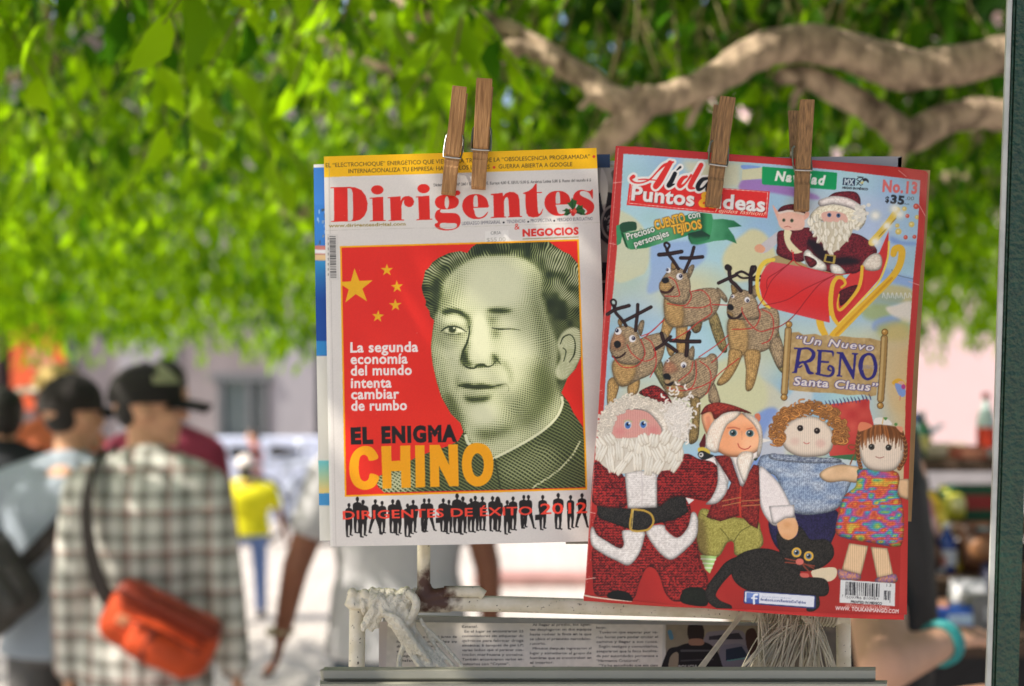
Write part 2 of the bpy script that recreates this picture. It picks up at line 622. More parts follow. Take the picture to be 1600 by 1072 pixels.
# ---------------------------------------------------------------- trees: trunk, limbs and a leafy roof over the street
bark = mat('grey brown bark', s2l((78, 67, 56)), .95, 0, 24, col2=s2l((184, 162, 138)), bump=.9, bscale=48, stretch=(1.6, 1, .8), detail=12, thr=(.28, .62), spec=.1)
twigm = mat('green twig', s2l((112, 104, 62)), .8, .2, 20)


def leaf_mat(name, c1, c2, t1):
    m = bpy.data.materials.new(name)
    m.use_nodes = True
    nt = m.node_tree
    b = nt.nodes['Principled BSDF']
    out = nt.nodes['Material Output']
    at_ = nt.nodes.new('ShaderNodeAttribute')
    at_.attribute_name = 'tint'
    rp = nt.nodes.new('ShaderNodeValToRGB')
    rp.color_ramp.elements[0].color, rp.color_ramp.elements[1].color = (*c1, 1), (*c2, 1)
    nt.links.new(at_.outputs['Fac'], rp.inputs[0])
    nt.links.new(rp.outputs[0], b.inputs['Base Color'])
    b.inputs['Roughness'].default_value, b.inputs['Specular IOR Level'].default_value = .5, .09
    tr = nt.nodes.new('ShaderNodeBsdfTranslucent')
    r2 = nt.nodes.new('ShaderNodeValToRGB')
    r2.color_ramp.elements[0].color, r2.color_ramp.elements[1].color = (t1[0] * .14, t1[1] * .26, t1[2], 1), (*t1, 1)
    r2.color_ramp.elements[1].position = .75
    nt.links.new(at_.outputs['Fac'], r2.inputs[0]); nt.links.new(r2.outputs[0], tr.inputs[0])
    mx = nt.nodes.new('ShaderNodeMixShader')
    mx.inputs[0].default_value = .58
    nt.links.new(b.outputs[0], mx.inputs[1]); nt.links.new(tr.outputs[0], mx.inputs[2])
    nt.links.new(mx.outputs[0], out.inputs[0])
    return m


shadeleafm = leaf_mat('shade leaf', (.012, .05, .006), (.05, .14, .01), (.05, .13, .004))  # dark leaf copy for the upper crown, interior shade put into its colour
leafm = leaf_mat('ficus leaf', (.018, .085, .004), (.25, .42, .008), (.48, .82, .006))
TRUNKS = [(1.62, 2.75), (-.52, 6.2), (.92, 5.6), (-3.1, 4.6), (3.6, 6.6)]


def zlow(x, y):
    """underside of the clipped leafy roof"""
    z = np.where(y < 3.2, 2.17 + np.maximum(0, 1.75 - y) * .1, np.interp(y, [3.2, 4.2, 6, 8.6], [2.17, 2.15, 1.97, 1.76]))
    z = z + .34 * np.clip((x - .02) / .12, 0, 1) * np.clip((2.72 - y) / .08, 0, 1) * np.clip((y - 1.35) / .1, 0, 1)      # clipped higher over the thick limb
    return z + .055 * np.sin(x * 2.3 + 1.1) * np.sin(y * 1.7 + .4) + .03 * np.sin(x * 6.1 + y * 3.3)


def leaves(P, D, L, W, curl, tint, fine):
    """arrays of leaf bases, directions, lengths, widths -> vertices, faces, tint per vertex"""
    n = len(P)
    rs = np.random.RandomState(n)
    D = D / np.linalg.norm(D, axis=1)[:, None]
    A = rs.normal(size=(n, 3)); A[:, 2] *= .6
    S = np.cross(D, A); S /= np.linalg.norm(S, axis=1)[:, None] + 1e-9
    N = np.cross(S, D)
    prof = [(0, 0, 0), (.22, .36, .05), (.5, .5, .07), (.76, .3, .02), (1.0, 0, -.12)] if fine else [(0, 0, 0), (.42, .5, .06), (1.0, 0, -.08)]
    V, cols = [], []
    for t, w, h in prof:
        c = P + D * (L * t)[:, None] + N * (L * (h + curl * t * t))[:, None]
        if w == 0:
            V.append(c)
        else:
            lift = N * (W * w * .35)[:, None]
            V += [c - S * (W * w)[:, None] + lift, c, c + S * (W * w)[:, None] + lift]
    k = len(V)
    V = np.stack(V, 1).reshape(-1, 3)
    base = (np.arange(n) * k)[:, None]
    if fine:
        F = [(0, 2, 1), (0, 3, 2), (1, 2, 5, 4), (2, 3, 6, 5), (4, 5, 8, 7), (5, 6, 9, 8), (7, 8, 10), (8, 9, 10)]
    else:
        F = [(0, 2, 1), (0, 3, 2), (1, 2, 4), (2, 3, 4)]
    faces = [base + np.array(f)[None] for f in F]
    return V, faces, np.repeat(tint, k)


def canopy():
    rs = np.random.RandomState(12)
    sets = {i: [] for i in range(len(TRUNKS))}
    TW = {i: MB() for i in range(len(TRUNKS))}
    bands = [(.55, 1.7, 170, .085, True), (1.7, 2.7, 290, .088, True), (2.7, 4.0, 400, .070, True), (4.0, 5.8, 470, .064, False), (5.8, 8.7, 620, .074, False)]
    for y0, y1, dens, ll, fine in bands:
        hw = .40 * y1
        for zone in (0, 1):                        # seen part, and the coarser part beside it that only gives shade
            if zone == 0:
                xs = (-hw - .25, hw + .25)
                spr = int((xs[1] - xs[0]) * (y1 - y0) * dens / 2.6)
            else:
                xs = (-6.2, 4.6)
                spr = int((xs[1] - xs[0]) * (y1 - y0) * 60 / 2.6)
            x = rs.uniform(xs[0], xs[1], spr); y = rs.uniform(y0, y1, spr)
            if zone == 1:
                k = (np.abs(x) > .40 * y + .25)
                x, y = x[k], y[k]
            if y0 > 5:
                edge = 8.25 + .4 * np.sin(x * 1.9) + .25 * np.sin(x * 5.3)
                k = y < edge
                x, y = x[k], y[k]
            # clumps: shoots stand together and leave dark holes between
            cl = np.sin(x * 5.1 + 1.3 * np.sin(y * 3.7)) * np.sin(y * 4.3 + 1.7 * np.sin(x * 2.9)) + .5 * np.sin(x * 11 + y * 7)
            k = cl > rs.uniform(-1.55, .32, len(x))
            x, y = x[k], y[k]
            # twig: 6..8 leaves hanging along a drooping shoot
            n = len(x)
            up = rs.beta(.9, 1.5, n) * (.75 if y0 < 4 else .7)
            gap = np.sin(x * 1.3 + 2.0) * np.sin(y * 1.9 + 1.0)
            up = up + np.maximum(0, gap - .5) * .25
            z = zlow(x, y) + up + .12
            az = rs.uniform(0, 2 * np.pi, n)
            dr = np.column_stack((np.cos(az), np.sin(az), rs.uniform(-1.5, -.35, n)))
            dr /= np.linalg.norm(dr, axis=1)[:, None]
            Ltw = rs.uniform(.14, .26, n) * (1 if zone == 0 else 1.6)
            base = np.column_stack((x, y, z))
            m = 7
            for q in range(m):
                t = (q + .6) / m
                P = base + dr * (Ltw * t)[:, None] + np.column_stack((np.zeros(n), np.zeros(n), -.06 * t * t * np.ones(n)))
                side = np.column_stack((-np.sin(az), np.cos(az), np.zeros(n))) * (1 if q % 2 else -1)
                D = dr * .55 + side * rs.uniform(.25, .75, n)[:, None] + np.array((0, 0, -.95)) + rs.normal(0, .28, (n, 3))
                Ls = ll * rs.uniform(.5, 1.3, n) * (1 if zone == 0 else 2.0)
                tint = np.clip(rs.normal(.46, .34, n) + (.3 if q == m - 1 else 0) - .34 * np.clip((x + .1) / .4, 0, 1) * np.clip((5.2 - y) / .8, 0, 1), 0, 1)  # last term darkens leaf colour round the near limb, in place of shade
                tr = np.argmin(np.stack([(P[:, 0] - a) ** 2 + (P[:, 1] - b) ** 2 for a, b in TRUNKS], 1), 1)
                for i in range(len(TRUNKS)):
                    k = tr == i
                    if k.any():
                        sets[i].append(leaves(P[k], D[k], Ls[k], Ls[k] * rs.uniform(.4, .5, k.sum()), rs.uniform(-.12, .05), tint[k], fine and zone == 0))
            if zone == 0 and y0 < 3:
                tr = np.argmin(np.stack([(x - a) ** 2 + (y - b) ** 2 for a, b in TRUNKS], 1), 1)
                for j in range(n):
                    e = base[j] + dr[j] * Ltw[j] + np.array((0, 0, -.06))
                    TW[tr[j]].tube([base[j] - dr[j] * .1 + np.array((0, 0, .08)), base[j], e], [.0035, .0025, .0012], 4)
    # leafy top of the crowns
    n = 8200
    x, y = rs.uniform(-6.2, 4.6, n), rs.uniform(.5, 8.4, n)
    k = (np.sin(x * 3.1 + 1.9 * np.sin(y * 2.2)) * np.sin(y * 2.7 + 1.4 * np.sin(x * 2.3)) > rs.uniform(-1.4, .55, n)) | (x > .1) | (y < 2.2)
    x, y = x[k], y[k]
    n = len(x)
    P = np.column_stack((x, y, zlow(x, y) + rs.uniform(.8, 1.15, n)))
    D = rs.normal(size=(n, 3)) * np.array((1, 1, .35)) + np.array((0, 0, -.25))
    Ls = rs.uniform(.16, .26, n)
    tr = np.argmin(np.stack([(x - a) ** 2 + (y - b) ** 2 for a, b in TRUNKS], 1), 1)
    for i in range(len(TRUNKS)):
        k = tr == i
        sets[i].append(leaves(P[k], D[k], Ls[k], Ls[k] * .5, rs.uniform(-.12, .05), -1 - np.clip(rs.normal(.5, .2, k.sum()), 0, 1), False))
    # close over the rack, so no sun patch falls on the covers
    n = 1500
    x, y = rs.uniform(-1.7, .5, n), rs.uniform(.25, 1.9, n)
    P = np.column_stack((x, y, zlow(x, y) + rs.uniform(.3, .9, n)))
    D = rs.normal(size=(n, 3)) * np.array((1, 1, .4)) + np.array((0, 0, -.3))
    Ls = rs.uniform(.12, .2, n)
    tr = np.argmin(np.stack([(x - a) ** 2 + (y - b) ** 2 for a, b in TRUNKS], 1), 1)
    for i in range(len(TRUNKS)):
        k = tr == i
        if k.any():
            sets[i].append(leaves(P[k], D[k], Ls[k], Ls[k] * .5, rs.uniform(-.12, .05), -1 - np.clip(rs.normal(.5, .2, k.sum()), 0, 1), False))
    # more of the darkened leaves, added to deepen the shade over the thick limb
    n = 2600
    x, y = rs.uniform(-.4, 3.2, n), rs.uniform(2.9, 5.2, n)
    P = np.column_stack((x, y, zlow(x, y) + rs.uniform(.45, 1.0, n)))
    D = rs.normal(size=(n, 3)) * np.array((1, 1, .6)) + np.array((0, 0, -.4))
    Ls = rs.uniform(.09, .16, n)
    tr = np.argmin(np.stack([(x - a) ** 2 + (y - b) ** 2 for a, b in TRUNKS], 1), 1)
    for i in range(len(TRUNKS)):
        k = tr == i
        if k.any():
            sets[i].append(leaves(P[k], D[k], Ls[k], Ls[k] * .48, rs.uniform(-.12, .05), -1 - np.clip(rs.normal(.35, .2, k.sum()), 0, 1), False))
    return sets, TW


def tree(i, label, trunk_pts, limbs, SETS, TW):
    x, y = TRUNKS[i]
    t = thing('ficus_tree', label, 'tree', (x, y, 0), 0, 'clipped street trees')
    off = (x, y, 0)
    tb = MB()
    tb.tube(trunk_pts, [.17, .12, .11, .1, .085], 14, smooth=5)
    for p, r in limbs:
        tb.tube(p, r, 12, smooth=6)
    rs = np.random.RandomState(i + 40)
    V = []
    top = Vector(trunk_pts[-1])
    for k in range(7):                              # limbs spreading inside the crown
        a = k / 7 * 6.28 + rs.uniform(-.3, .3)
        r = rs.uniform(1.2, 2.1)
        ex, ey = top.x + r * math.cos(a), top.y + r * math.sin(a)
        if ey < 1.9 or ey > 8.3:
            continue
        if i == 0 and ex < 1.3:
            continue
        ez = float(zlow(np.array(ex), np.array(ey))) + .5
        tb.tube([top, top + Vector((math.cos(a) * r * .4, math.sin(a) * r * .4, .28)), (ex, ey, ez)], [.06, .04, .012], 8, smooth=4)
    q = np.array([tuple(v) for v in tb.v])              # knots and ridges in the wood
    w = .0018 * np.sin(q[:, 0] * 61 + 2 * np.sin(q[:, 2] * 47)) + .0016 * np.sin(q[:, 1] * 73 + q[:, 0] * 29) + .0012 * np.sin(q[:, 2] * 131 + q[:, 0] * 97)
    q += np.column_stack((w * .4, w * .7, w)) + rs.normal(0, .0011, q.shape)
    tb.v = [tuple(v) for v in q]
    tb.moved(off).build('trunk', bark, t, True)
    Vs, Fs, Ts, o = [], [[], []], [], 0
    for v, fl, ti in SETS[i]:
        Vs.append(v); Ts.append(ti)
        for f in fl:
            Fs[f.shape[1] - 3].append(f + o)
        o += len(v)
    V = np.vstack(Vs) - np.array(off)
    tris = np.vstack(Fs[0]); quads = np.vstack(Fs[1]) if Fs[1] else np.zeros((0, 4), int)
    me = bpy.data.meshes.new('crown')
    me.vertices.add(len(V)); me.vertices.foreach_set('co', V.astype(np.float32).ravel())
    lv = np.concatenate((tris.ravel(), quads.ravel())).astype(np.int32)
    me.loops.add(len(lv)); me.loops.foreach_set('vertex_index', lv)
    ls = np.concatenate((np.arange(len(tris)) * 3, len(tris) * 3 + np.arange(len(quads)) * 4)).astype(np.int32)
    me.polygons.add(len(ls)); me.polygons.foreach_set('loop_start', ls)
    me.update(calc_edges=True)
    a = me.attributes.new('tint', 'FLOAT', 'POINT')
    tv = np.concatenate(Ts).astype(np.float32)
    a.data.foreach_set('value', np.where(tv < 0, -1 - tv, tv).astype(np.float32))
    me.shade_smooth()
    me.materials.append(leafm)
    me.materials.append(shadeleafm)
    first = np.concatenate((tris[:, 0], quads[:, 0])).astype(int)
    me.polygons.foreach_set('material_index', (tv[first] < 0).astype(np.int32))
    c = bpy.data.objects.new('crown', me)
    COL.objects.link(c)
    c.parent = t
    if len(TW[i].v) > 400:
        TW[i].moved(off).build('twigs', twigm, t)
    return t


def trees():
    S, TW = canopy()
    A = lambda px, py, Y: tuple(at(px, py, Y))
    d = 2.45
    limb = [A(1960, 150, 2.65), A(1760, 120, 2.5), A(1600, 88, d), A(1500, 100, d), A(1410, 108, d), A(1330, 82, d), A(1255, 66, d), A(1180, 84, d), A(1110, 128, d), A(1040, 152, d), A(968, 160, d), A(900, 112, 2.5), A(836, 66, 2.55), A(750, 28, 2.6), A(640, -20, 2.7)]
    down = [A(1015, 150, d), A(985, 185, d), A(945, 225, d + .02), A(905, 275, d + .05), A(860, 330, d + .1)]
    low = [A(1960, 210, 2.65), A(1760, 190, 2.6), A(1580, 180, 2.55), A(1490, 182, 2.52), A(1420, 212, 2.5), A(1380, 185, 2.5), A(1320, 148, 2.5), A(1262, 122, 2.49), A(1215, 118, 2.47)]
    fork = [A(1430, 205, 2.5), A(1405, 240, 2.52), A(1390, 300, 2.6)]
    k = size(1, d)
    extra = [([A(880, 100, 2.5), A(800, 70, 2.55), A(720, 75, 2.6), A(640, 60, 2.7), A(560, 10, 2.8)], [13 * k, 11 * k, 9 * k, 7 * k, 5 * k]),
             ([A(836, 66, 2.55), A(760, 100, 2.6), A(690, 120, 2.7), A(600, 105, 2.8), A(500, 60, 2.9)], [11 * k, 10 * k, 8 * k, 6 * k, 4 * k]),
             ([A(760, 30, 2.6), A(720, 10, 2.6), A(660, 25, 2.7), A(590, -30, 2.8)], [10 * k, 9 * k, 8 * k, 6 * k]),
             ([A(1110, 128, 2.45), A(1090, 165, 2.44), A(1075, 196, 2.44)], [12 * k, 7 * k, 4 * k]), ([A(1262, 122, 2.49), A(1244, 150, 2.46), A(1240, 168, 2.45)], [9 * k, 7 * k, 5 * k]),
             ([A(968, 160, 2.45), A(930, 150, 2.44), A(905, 170, 2.44)], [10 * k, 6 * k, 3 * k])]
    x, y = TRUNKS[0]
    tree(0, 'near street tree with a thick pale limb snaking over the two magazines',
         [(x, y, -.05), (x + .04, y, .5), (x - .03, y, 1.1), (x + .02, y, 1.7), (x - .02, y, 2.05)],
         [([(x, y, 1.75)] + limb, [.085, .07, .062, 33 * k, 32 * k, 33 * k, 32 * k, 30 * k, 28 * k, 26 * k, 24 * k, 22 * k, 20 * k, 17 * k, 15 * k, 12 * k]), (down, [28 * k, 25 * k, 22 * k, 18 * k, 12 * k]),
          ([(x, y, 1.6)] + low, [.07, .055, .05, 27 * k, 26 * k, 27 * k, 23 * k, 21 * k, 18 * k, 12 * k]), (fork, [20 * k, 14 * k, 7 * k])] + extra, S, TW)
    labs = ['street tree whose trunk stands behind the man in the grey T-shirt', 'street tree whose trunk stands behind the knitting magazine',
            'street tree at the far left whose yellow green leaves hang over the crowd', 'street tree at the far right whose leaves hang before the pink house']
    for i in range(1, 5):
        x, y = TRUNKS[i]
        tree(i, labs[i - 1], [(x, y, -.05), (x + .05, y, .6), (x - .04, y + .03, 1.2), (x + .03, y, 1.8), (x, y, 2.15)], [], S, TW)


trees()
# ---------------------------------------------------------------- cover of the business magazine
RED, GOLD, INK = (226, 48, 36), (238, 165, 8), (26, 20, 22)


def art_business():
    c = Canvas(500, 222, 964, 866, 2.0, (214, 208, 200))
    c.P([(500, 220), (970, 220), (970, 261.8), (500, 277.2)], (240, 184, 8))
    c.P([(500, 266), (512, 266), (520, 860), (500, 860)], (222, 218, 208))          # spine fold
    c.P([(500, 220), (513.5, 220), (514, 276.6), (500, 277.2)], (243, 192, 24))
    c.L([(514, 252), (520, 600), (525, 858)], .9, (176, 170, 160), .7)
    ink = (58, 46, 30)
    c.view(490, 220, 3.153)
    c.T('EL “ELECTROCHOQUE” ENERGÉTICO QUE VIENE A LA TRABA DE LA “OBSOLESCENCIA PROGRAMADA”', (60, 131), (1362, 87), 20, ink)
    c.E(1381, 78, 7, 7, (214, 60, 40))
    c.T('INTERNACIONALIZA TU EMPRESA: HABLAN LOS LÍDERES', (172, 160), (868, 138), 20, ink)
    c.E(889, 131, 7, 7, (214, 60, 40))
    c.T('GUERRA ABIERTA A GOOGLE', (912, 137), (1275, 125), 20, ink)
    c.view(0, 0, 1)
    c.T('Diciembre 2011 Nº 260 / España 4,00 €. Europa 4,00 €. EEUU 5,00 $. América Latina 5,00 $. Resto del mundo 6 $',
        (677.5, 291.2), (923.5, 283.2), 4.2, (96, 92, 88), bold=.02)
    # ---- masthead, drawn letter by letter
    c.view(500, 270, 7.273)
    R = (214, 40, 28)
    c.P([(118, 166), (330, 160), (400, 166), (470, 196), (520, 262), (541, 345), (535, 425), (505, 490), (455, 535), (395, 550), (125, 560), (122, 551), (160, 546), (158, 176), (118, 176)], R)
    c.P([(312, 176), (338, 176), (358, 188), (370, 220), (375, 350), (375, 510), (366, 540), (345, 548), (316, 548)], (208, 202, 194))
    c.E(651, 194, 70, 53, R)
    c.P([(565, 284), (718, 272), (722, 536), (748, 538), (748, 547), (567, 553), (566, 545), (600, 541), (594, 294), (565, 293)], R)
    c.P([(768, 278), (915, 268), (917, 320), (935, 286), (965, 268), (1010, 264), (1050, 282), (1070, 325), (1062, 362), (1035, 388), (1000, 390), (966, 372), (952, 340), (958, 305), (940, 325), (925, 380), (928, 530), (958, 534), (958, 542), (778, 549), (777, 541), (806, 536), (796, 290), (768, 287)], R)
    c.E(1177, 180, 70, 53, R)
    c.P([(1090, 270), (1242, 260), (1250, 522), (1276, 525), (1276, 533), (1094, 540), (1093, 531), (1126, 527), (1116, 279), (1090, 279)], R)
    # g
    c.C([(1440, 246), (1520, 262), (1572, 300), (1575, 350), (1540, 395), (1470, 414), (1390, 416), (1330, 390), (1306, 340), (1320, 290), (1370, 258)], R)
    c.E(1441, 338, 25, 72, (208, 202, 194))
    c.E(1563, 228, 30, 28, R)
    c.P([(1500, 255), (1540, 235), (1560, 250), (1530, 275)], R)
    c.C([(1375, 412), (1364, 438), (1390, 456), (1480, 456), (1555, 466), (1592, 510), (1596, 570), (1570, 620), (1510, 648), (1430, 656), (1350, 642), (1308, 610), (1308, 580), (1340, 562), (1310, 520), (1308, 470), (1330, 430)], R)
    c.C([(1364, 585), (1380, 572), (1450, 572), (1540, 576), (1556, 600), (1530, 632), (1450, 642), (1390, 632), (1362, 610)], (208, 202, 194))
    c.view(700, 270, 6.667)
    # e n t e s

    def e_(dx, dy):
        D = lambda L: [(x + dx, y + dy) for x, y in L]
        c.C(D([(285, 222), (350, 232), (400, 270), (421, 330), (415, 356), (275, 362), (275, 400), (290, 450), (325, 466), (370, 450), (410, 410), (416, 414), (390, 455), (340, 478), (270, 482), (205, 455), (160, 400), (148, 340), (165, 280), (215, 236)]), R)
        c.C(D([(290, 232), (305, 245), (310, 290), (310, 352), (270, 356), (264, 300), (270, 250)]), (208, 202, 194))
        c.P(D([(270, 356), (420, 352), (420, 362), (272, 366)]), R)
    e_(0, 0)
    c.P([(443, 222), (570, 208), (574, 246), (600, 215), (640, 200), (690, 202), (730, 230), (744, 280), (750, 448), (772, 452), (772, 460), (630, 466), (622, 457), (640, 452), (628, 270), (615, 252), (596, 262), (582, 300), (586, 456), (606, 459), (606, 466), (445, 472), (444, 464), (478, 458), (472, 236), (444, 231)], R)
    c.P([(912, 112), (924, 116), (926, 200), (978, 200), (978, 210), (926, 213), (936, 400), (946, 428), (964, 420), (988, 372), (992, 376), (975, 430), (940, 458), (890, 466), (840, 456), (818, 424), (808, 350), (806, 222), (782, 218), (782, 210), (840, 190), (880, 160)], R)
    e_(857, -34)
    c.C([(1400, 178), (1450, 190), (1480, 190), (1498, 176), (1508, 178), (1508, 262), (1498, 262), (1470, 212), (1420, 190), (1380, 196), (1374, 222), (1400, 246), (1470, 280), (1516, 322), (1522, 370), (1500, 415), (1440, 440), (1380, 436), (1340, 424), (1322, 432), (1310, 430), (1304, 340), (1314, 340), (1350, 405), (1400, 428), (1440, 420), (1444, 392), (1400, 358), (1330, 320), (1302, 280), (1312, 225), (1350, 188)], R)
    G1, G2 = (44, 92, 34), (22, 54, 24)
    for pts in ([(1310, 400), (1230, 370), (1215, 385), (1195, 395), (1225, 405), (1205, 440), (1240, 448)],
                [(1300, 390), (1235, 310), (1262, 312), (1280, 290), (1290, 265), (1320, 285), (1345, 290), (1330, 350)],
                [(1320, 390), (1360, 330), (1380, 345), (1405, 335), (1400, 365), (1430, 395), (1420, 420), (1442, 440), (1380, 440)]):
        c.P(pts, G1)
        c.L([pts[0], pts[len(pts) // 2]], 8, G2)
    c.L([(1240, 430), (1300, 410), (1390, 425)], 16, G2)
    c.E(1290, 400, 22, 22, (216, 60, 44)); c.E(1322, 402, 20, 22, (228, 80, 60)); c.E(1303, 432, 20, 20, (200, 40, 36))
    c.E(1286, 393, 7, 6, (246, 170, 150))
    c.T('LIDERAZGO EMPRESARIAL', (145, 545), (548, 528), 33, (118, 116, 120), bold=.015)
    c.T('TENDENCIAS', (612, 526), (805, 518), 33, (118, 116, 120), bold=.015)
    c.T('PROSPECTIVA', (862, 516), (1082, 508), 33, (118, 116, 120), bold=.015)
    c.T('MERCADO EUROLATINO', (1134, 506), (1508, 493), 33, (118, 116, 120), bold=.015)
    for x, y in ((580, 518), (836, 510), (1107, 500)):
        c.E(x, y, 10, 10, (30, 26, 30))
    c.T('&', (693, 592), (748, 590), 62, R)
    c.T('NEGOCIOS', (778, 662), (1362, 640), 70, (210, 42, 34), bold=.05, sp=1.1)
    c.P([(778, 684), (1360, 664), (1360, 674), (778, 694)], (150, 140, 96))
    c.L([(-190, 575), (1660, 516)], 2.6, (176, 172, 150), smooth=False)
    c.P([(385, 606), (630, 598), (634, 722), (388, 738)], (226, 222, 214), .7)
    c.T('CIRSA', (446, 644), (552, 640), 32, (110, 106, 100))
    c.T('$55.00', (404, 722), (600, 712), 42, (170, 165, 155))
    c.view(500, 270, 7.273)
    c.L([(70, 655), (720, 635), (1500, 625)], 2.4, (172, 164, 150), smooth=False)
    c.T('www.dirigentesdigital.com', (100, 620), (972, 598), 36, (150, 128, 60), bold=.02)
    # ---- upright barcode on the left margin
    rs = np.random.RandomState(4)
    c.view(0, 0, 1)
    c.P([(511, 366), (528.5, 366), (530, 437), (514, 438)], (206, 201, 193))
    y = 369.0
    while y < 434:
        h = rs.choice([.7, 1.0, 1.5, 2.1])
        if y < 385 or y > 388:
            c.P([(514.8 + (y - 369) * .02, y), (524.4 + (y - 369) * .02, y), (524.4 + (y - 369) * .02, y + h), (514.8 + (y - 369) * .02, y + h)], (84, 82, 80))
        y += h + rs.choice([.8, 1.1, 1.6])
    for k in range(8):
        c.P([(512.2, 371 + k * 8), (513.6, 371 + k * 8), (513.7, 375 + k * 8), (512.3, 375 + k * 8)], (140, 136, 130))
    # ---- red picture with gold frame
    c.P([(531.2, 384.8), (904.2, 374.0), (917.6, 765.2), (538.6, 776.2)], GOLD)
    frame = [(533.8, 387.2), (902.0, 376.6), (914.9, 762.6), (541.2, 773.6)]
    c.P(frame, lambda X, Y: mixc((228, 44, 28), (220, 38, 25), vnoise(X, Y, 60, 3)))

    def star(cx, cy, r, rot):
        p = []
        for k in range(10):
            a = math.radians(rot - 90 + k * 36)
            q = r if k % 2 == 0 else r * .385
            p.append((cx + q * math.cos(a), cy + q * math.sin(a)))
        c.P(p, (232, 172, 20))
    c.view(490, 220, 3.153)
    m0 = c.img.copy()
    star(206, 720, 92, -3)
    x0 = int((533.8 - c.x0) * c.S)                      # the big star is cut by the frame
    c.img[:, :x0] = m0[:, :x0]
    star(361, 637, 32, 0); star(411, 719, 32, -4); star(403, 810, 32, -2); star(317, 865, 32, 4)
    portrait(c, frame)
    c.view(0, 0, 1)
    W = (238, 226, 220)
    for s, x1, y, q in (('La segunda', 653.5, 550.5, 0), ('economía', 637, 568.7, 0), ('del mundo', 643.5, 586.5, 0), ('intenta', 612, 606, 0), ('cambiar', 624, 623.5, 0), ('de rumbo', 636, 641.5, 0)):
        x0 = 547.5 + (y - 550) * .014
        c.T(s, (x0, y), (x1, y - (x1 - x0) * .012), 15.2, W, bold=.03, sp=1.06)
    c.view(530, 640, 5.104)
    c.T('EL', (94, 270), (272, 264), 118, INK, bold=.06, sp=1.16)
    c.T('ENIGMA', (338, 262), (940, 247), 118, INK, bold=.06, sp=1.16)
    O = (238, 160, 6)
    # CHINO, condensed heavy capitals
    c.C([(312, 385), (244, 408), (225, 375), (195, 360), (165, 385), (155, 465), (168, 545), (200, 572), (232, 556), (250, 510), (318, 535), (300, 590), (262, 626), (195, 640), (130, 612), (92, 550), (80, 460), (96, 375), (140, 315), (205, 290), (270, 310)], O)
    c.P([(336, 292), (414, 290), (416, 410), (488, 408), (486, 289), (566, 286), (572, 622), (496, 626), (492, 490), (416, 492), (418, 628), (346, 632)], O)
    c.P([(605, 286), (680, 284), (686, 618), (610, 622)], O)
    c.P([(720, 283), (800, 281), (876, 440), (870, 279), (946, 277), (954, 610), (880, 613), (796, 450), (800, 616), (726, 618)], O)
    m, b = c.pmask([(1095, 266), (1170, 285), (1215, 345), (1230, 435), (1215, 530), (1170, 590), (1105, 614), (1040, 592), (995, 530), (978, 435), (992, 345), (1030, 288)], True)
    m2, b2 = c.pmask([(1100, 348), (1140, 378), (1154, 440), (1140, 510), (1105, 535), (1072, 510), (1056, 440), (1066, 380)], True)
    m = m.copy(); m[b2[1] - b[1]:b2[3] - b[1], b2[0] - b[0]:b2[2] - b[0]] *= 1 - m2
    c.put(m, b, O)
    crowd(c)
    c.view(0, 0, 1)
    Rr = (236, 66, 48)
    c.T('DIRIGENTES DE ÉXITO', (535.6, 811.6), (832, 804.2), 12.6, Rr, bold=.02, sp=1.05)
    c.T('2012', (844.5, 803.4), (917.5, 801.2), 16.0, Rr, bold=.015)
    X, Y = c.grid((0, 0, c.W, c.H))                    # scuffs and paper grain
    g = vnoise(X, Y, 1.1, 21)
    c.img *= (1 + (g - .5) * .035)[..., None]
    rs = np.random.RandomState(8)
    for _ in range(26):
        x, y = rs.uniform(535, 915), rs.uniform(300, 845)
        c.E(x, y, rs.uniform(.4, 1.0), rs.uniform(.3, .6), (225, 190, 180), .55)
    return c


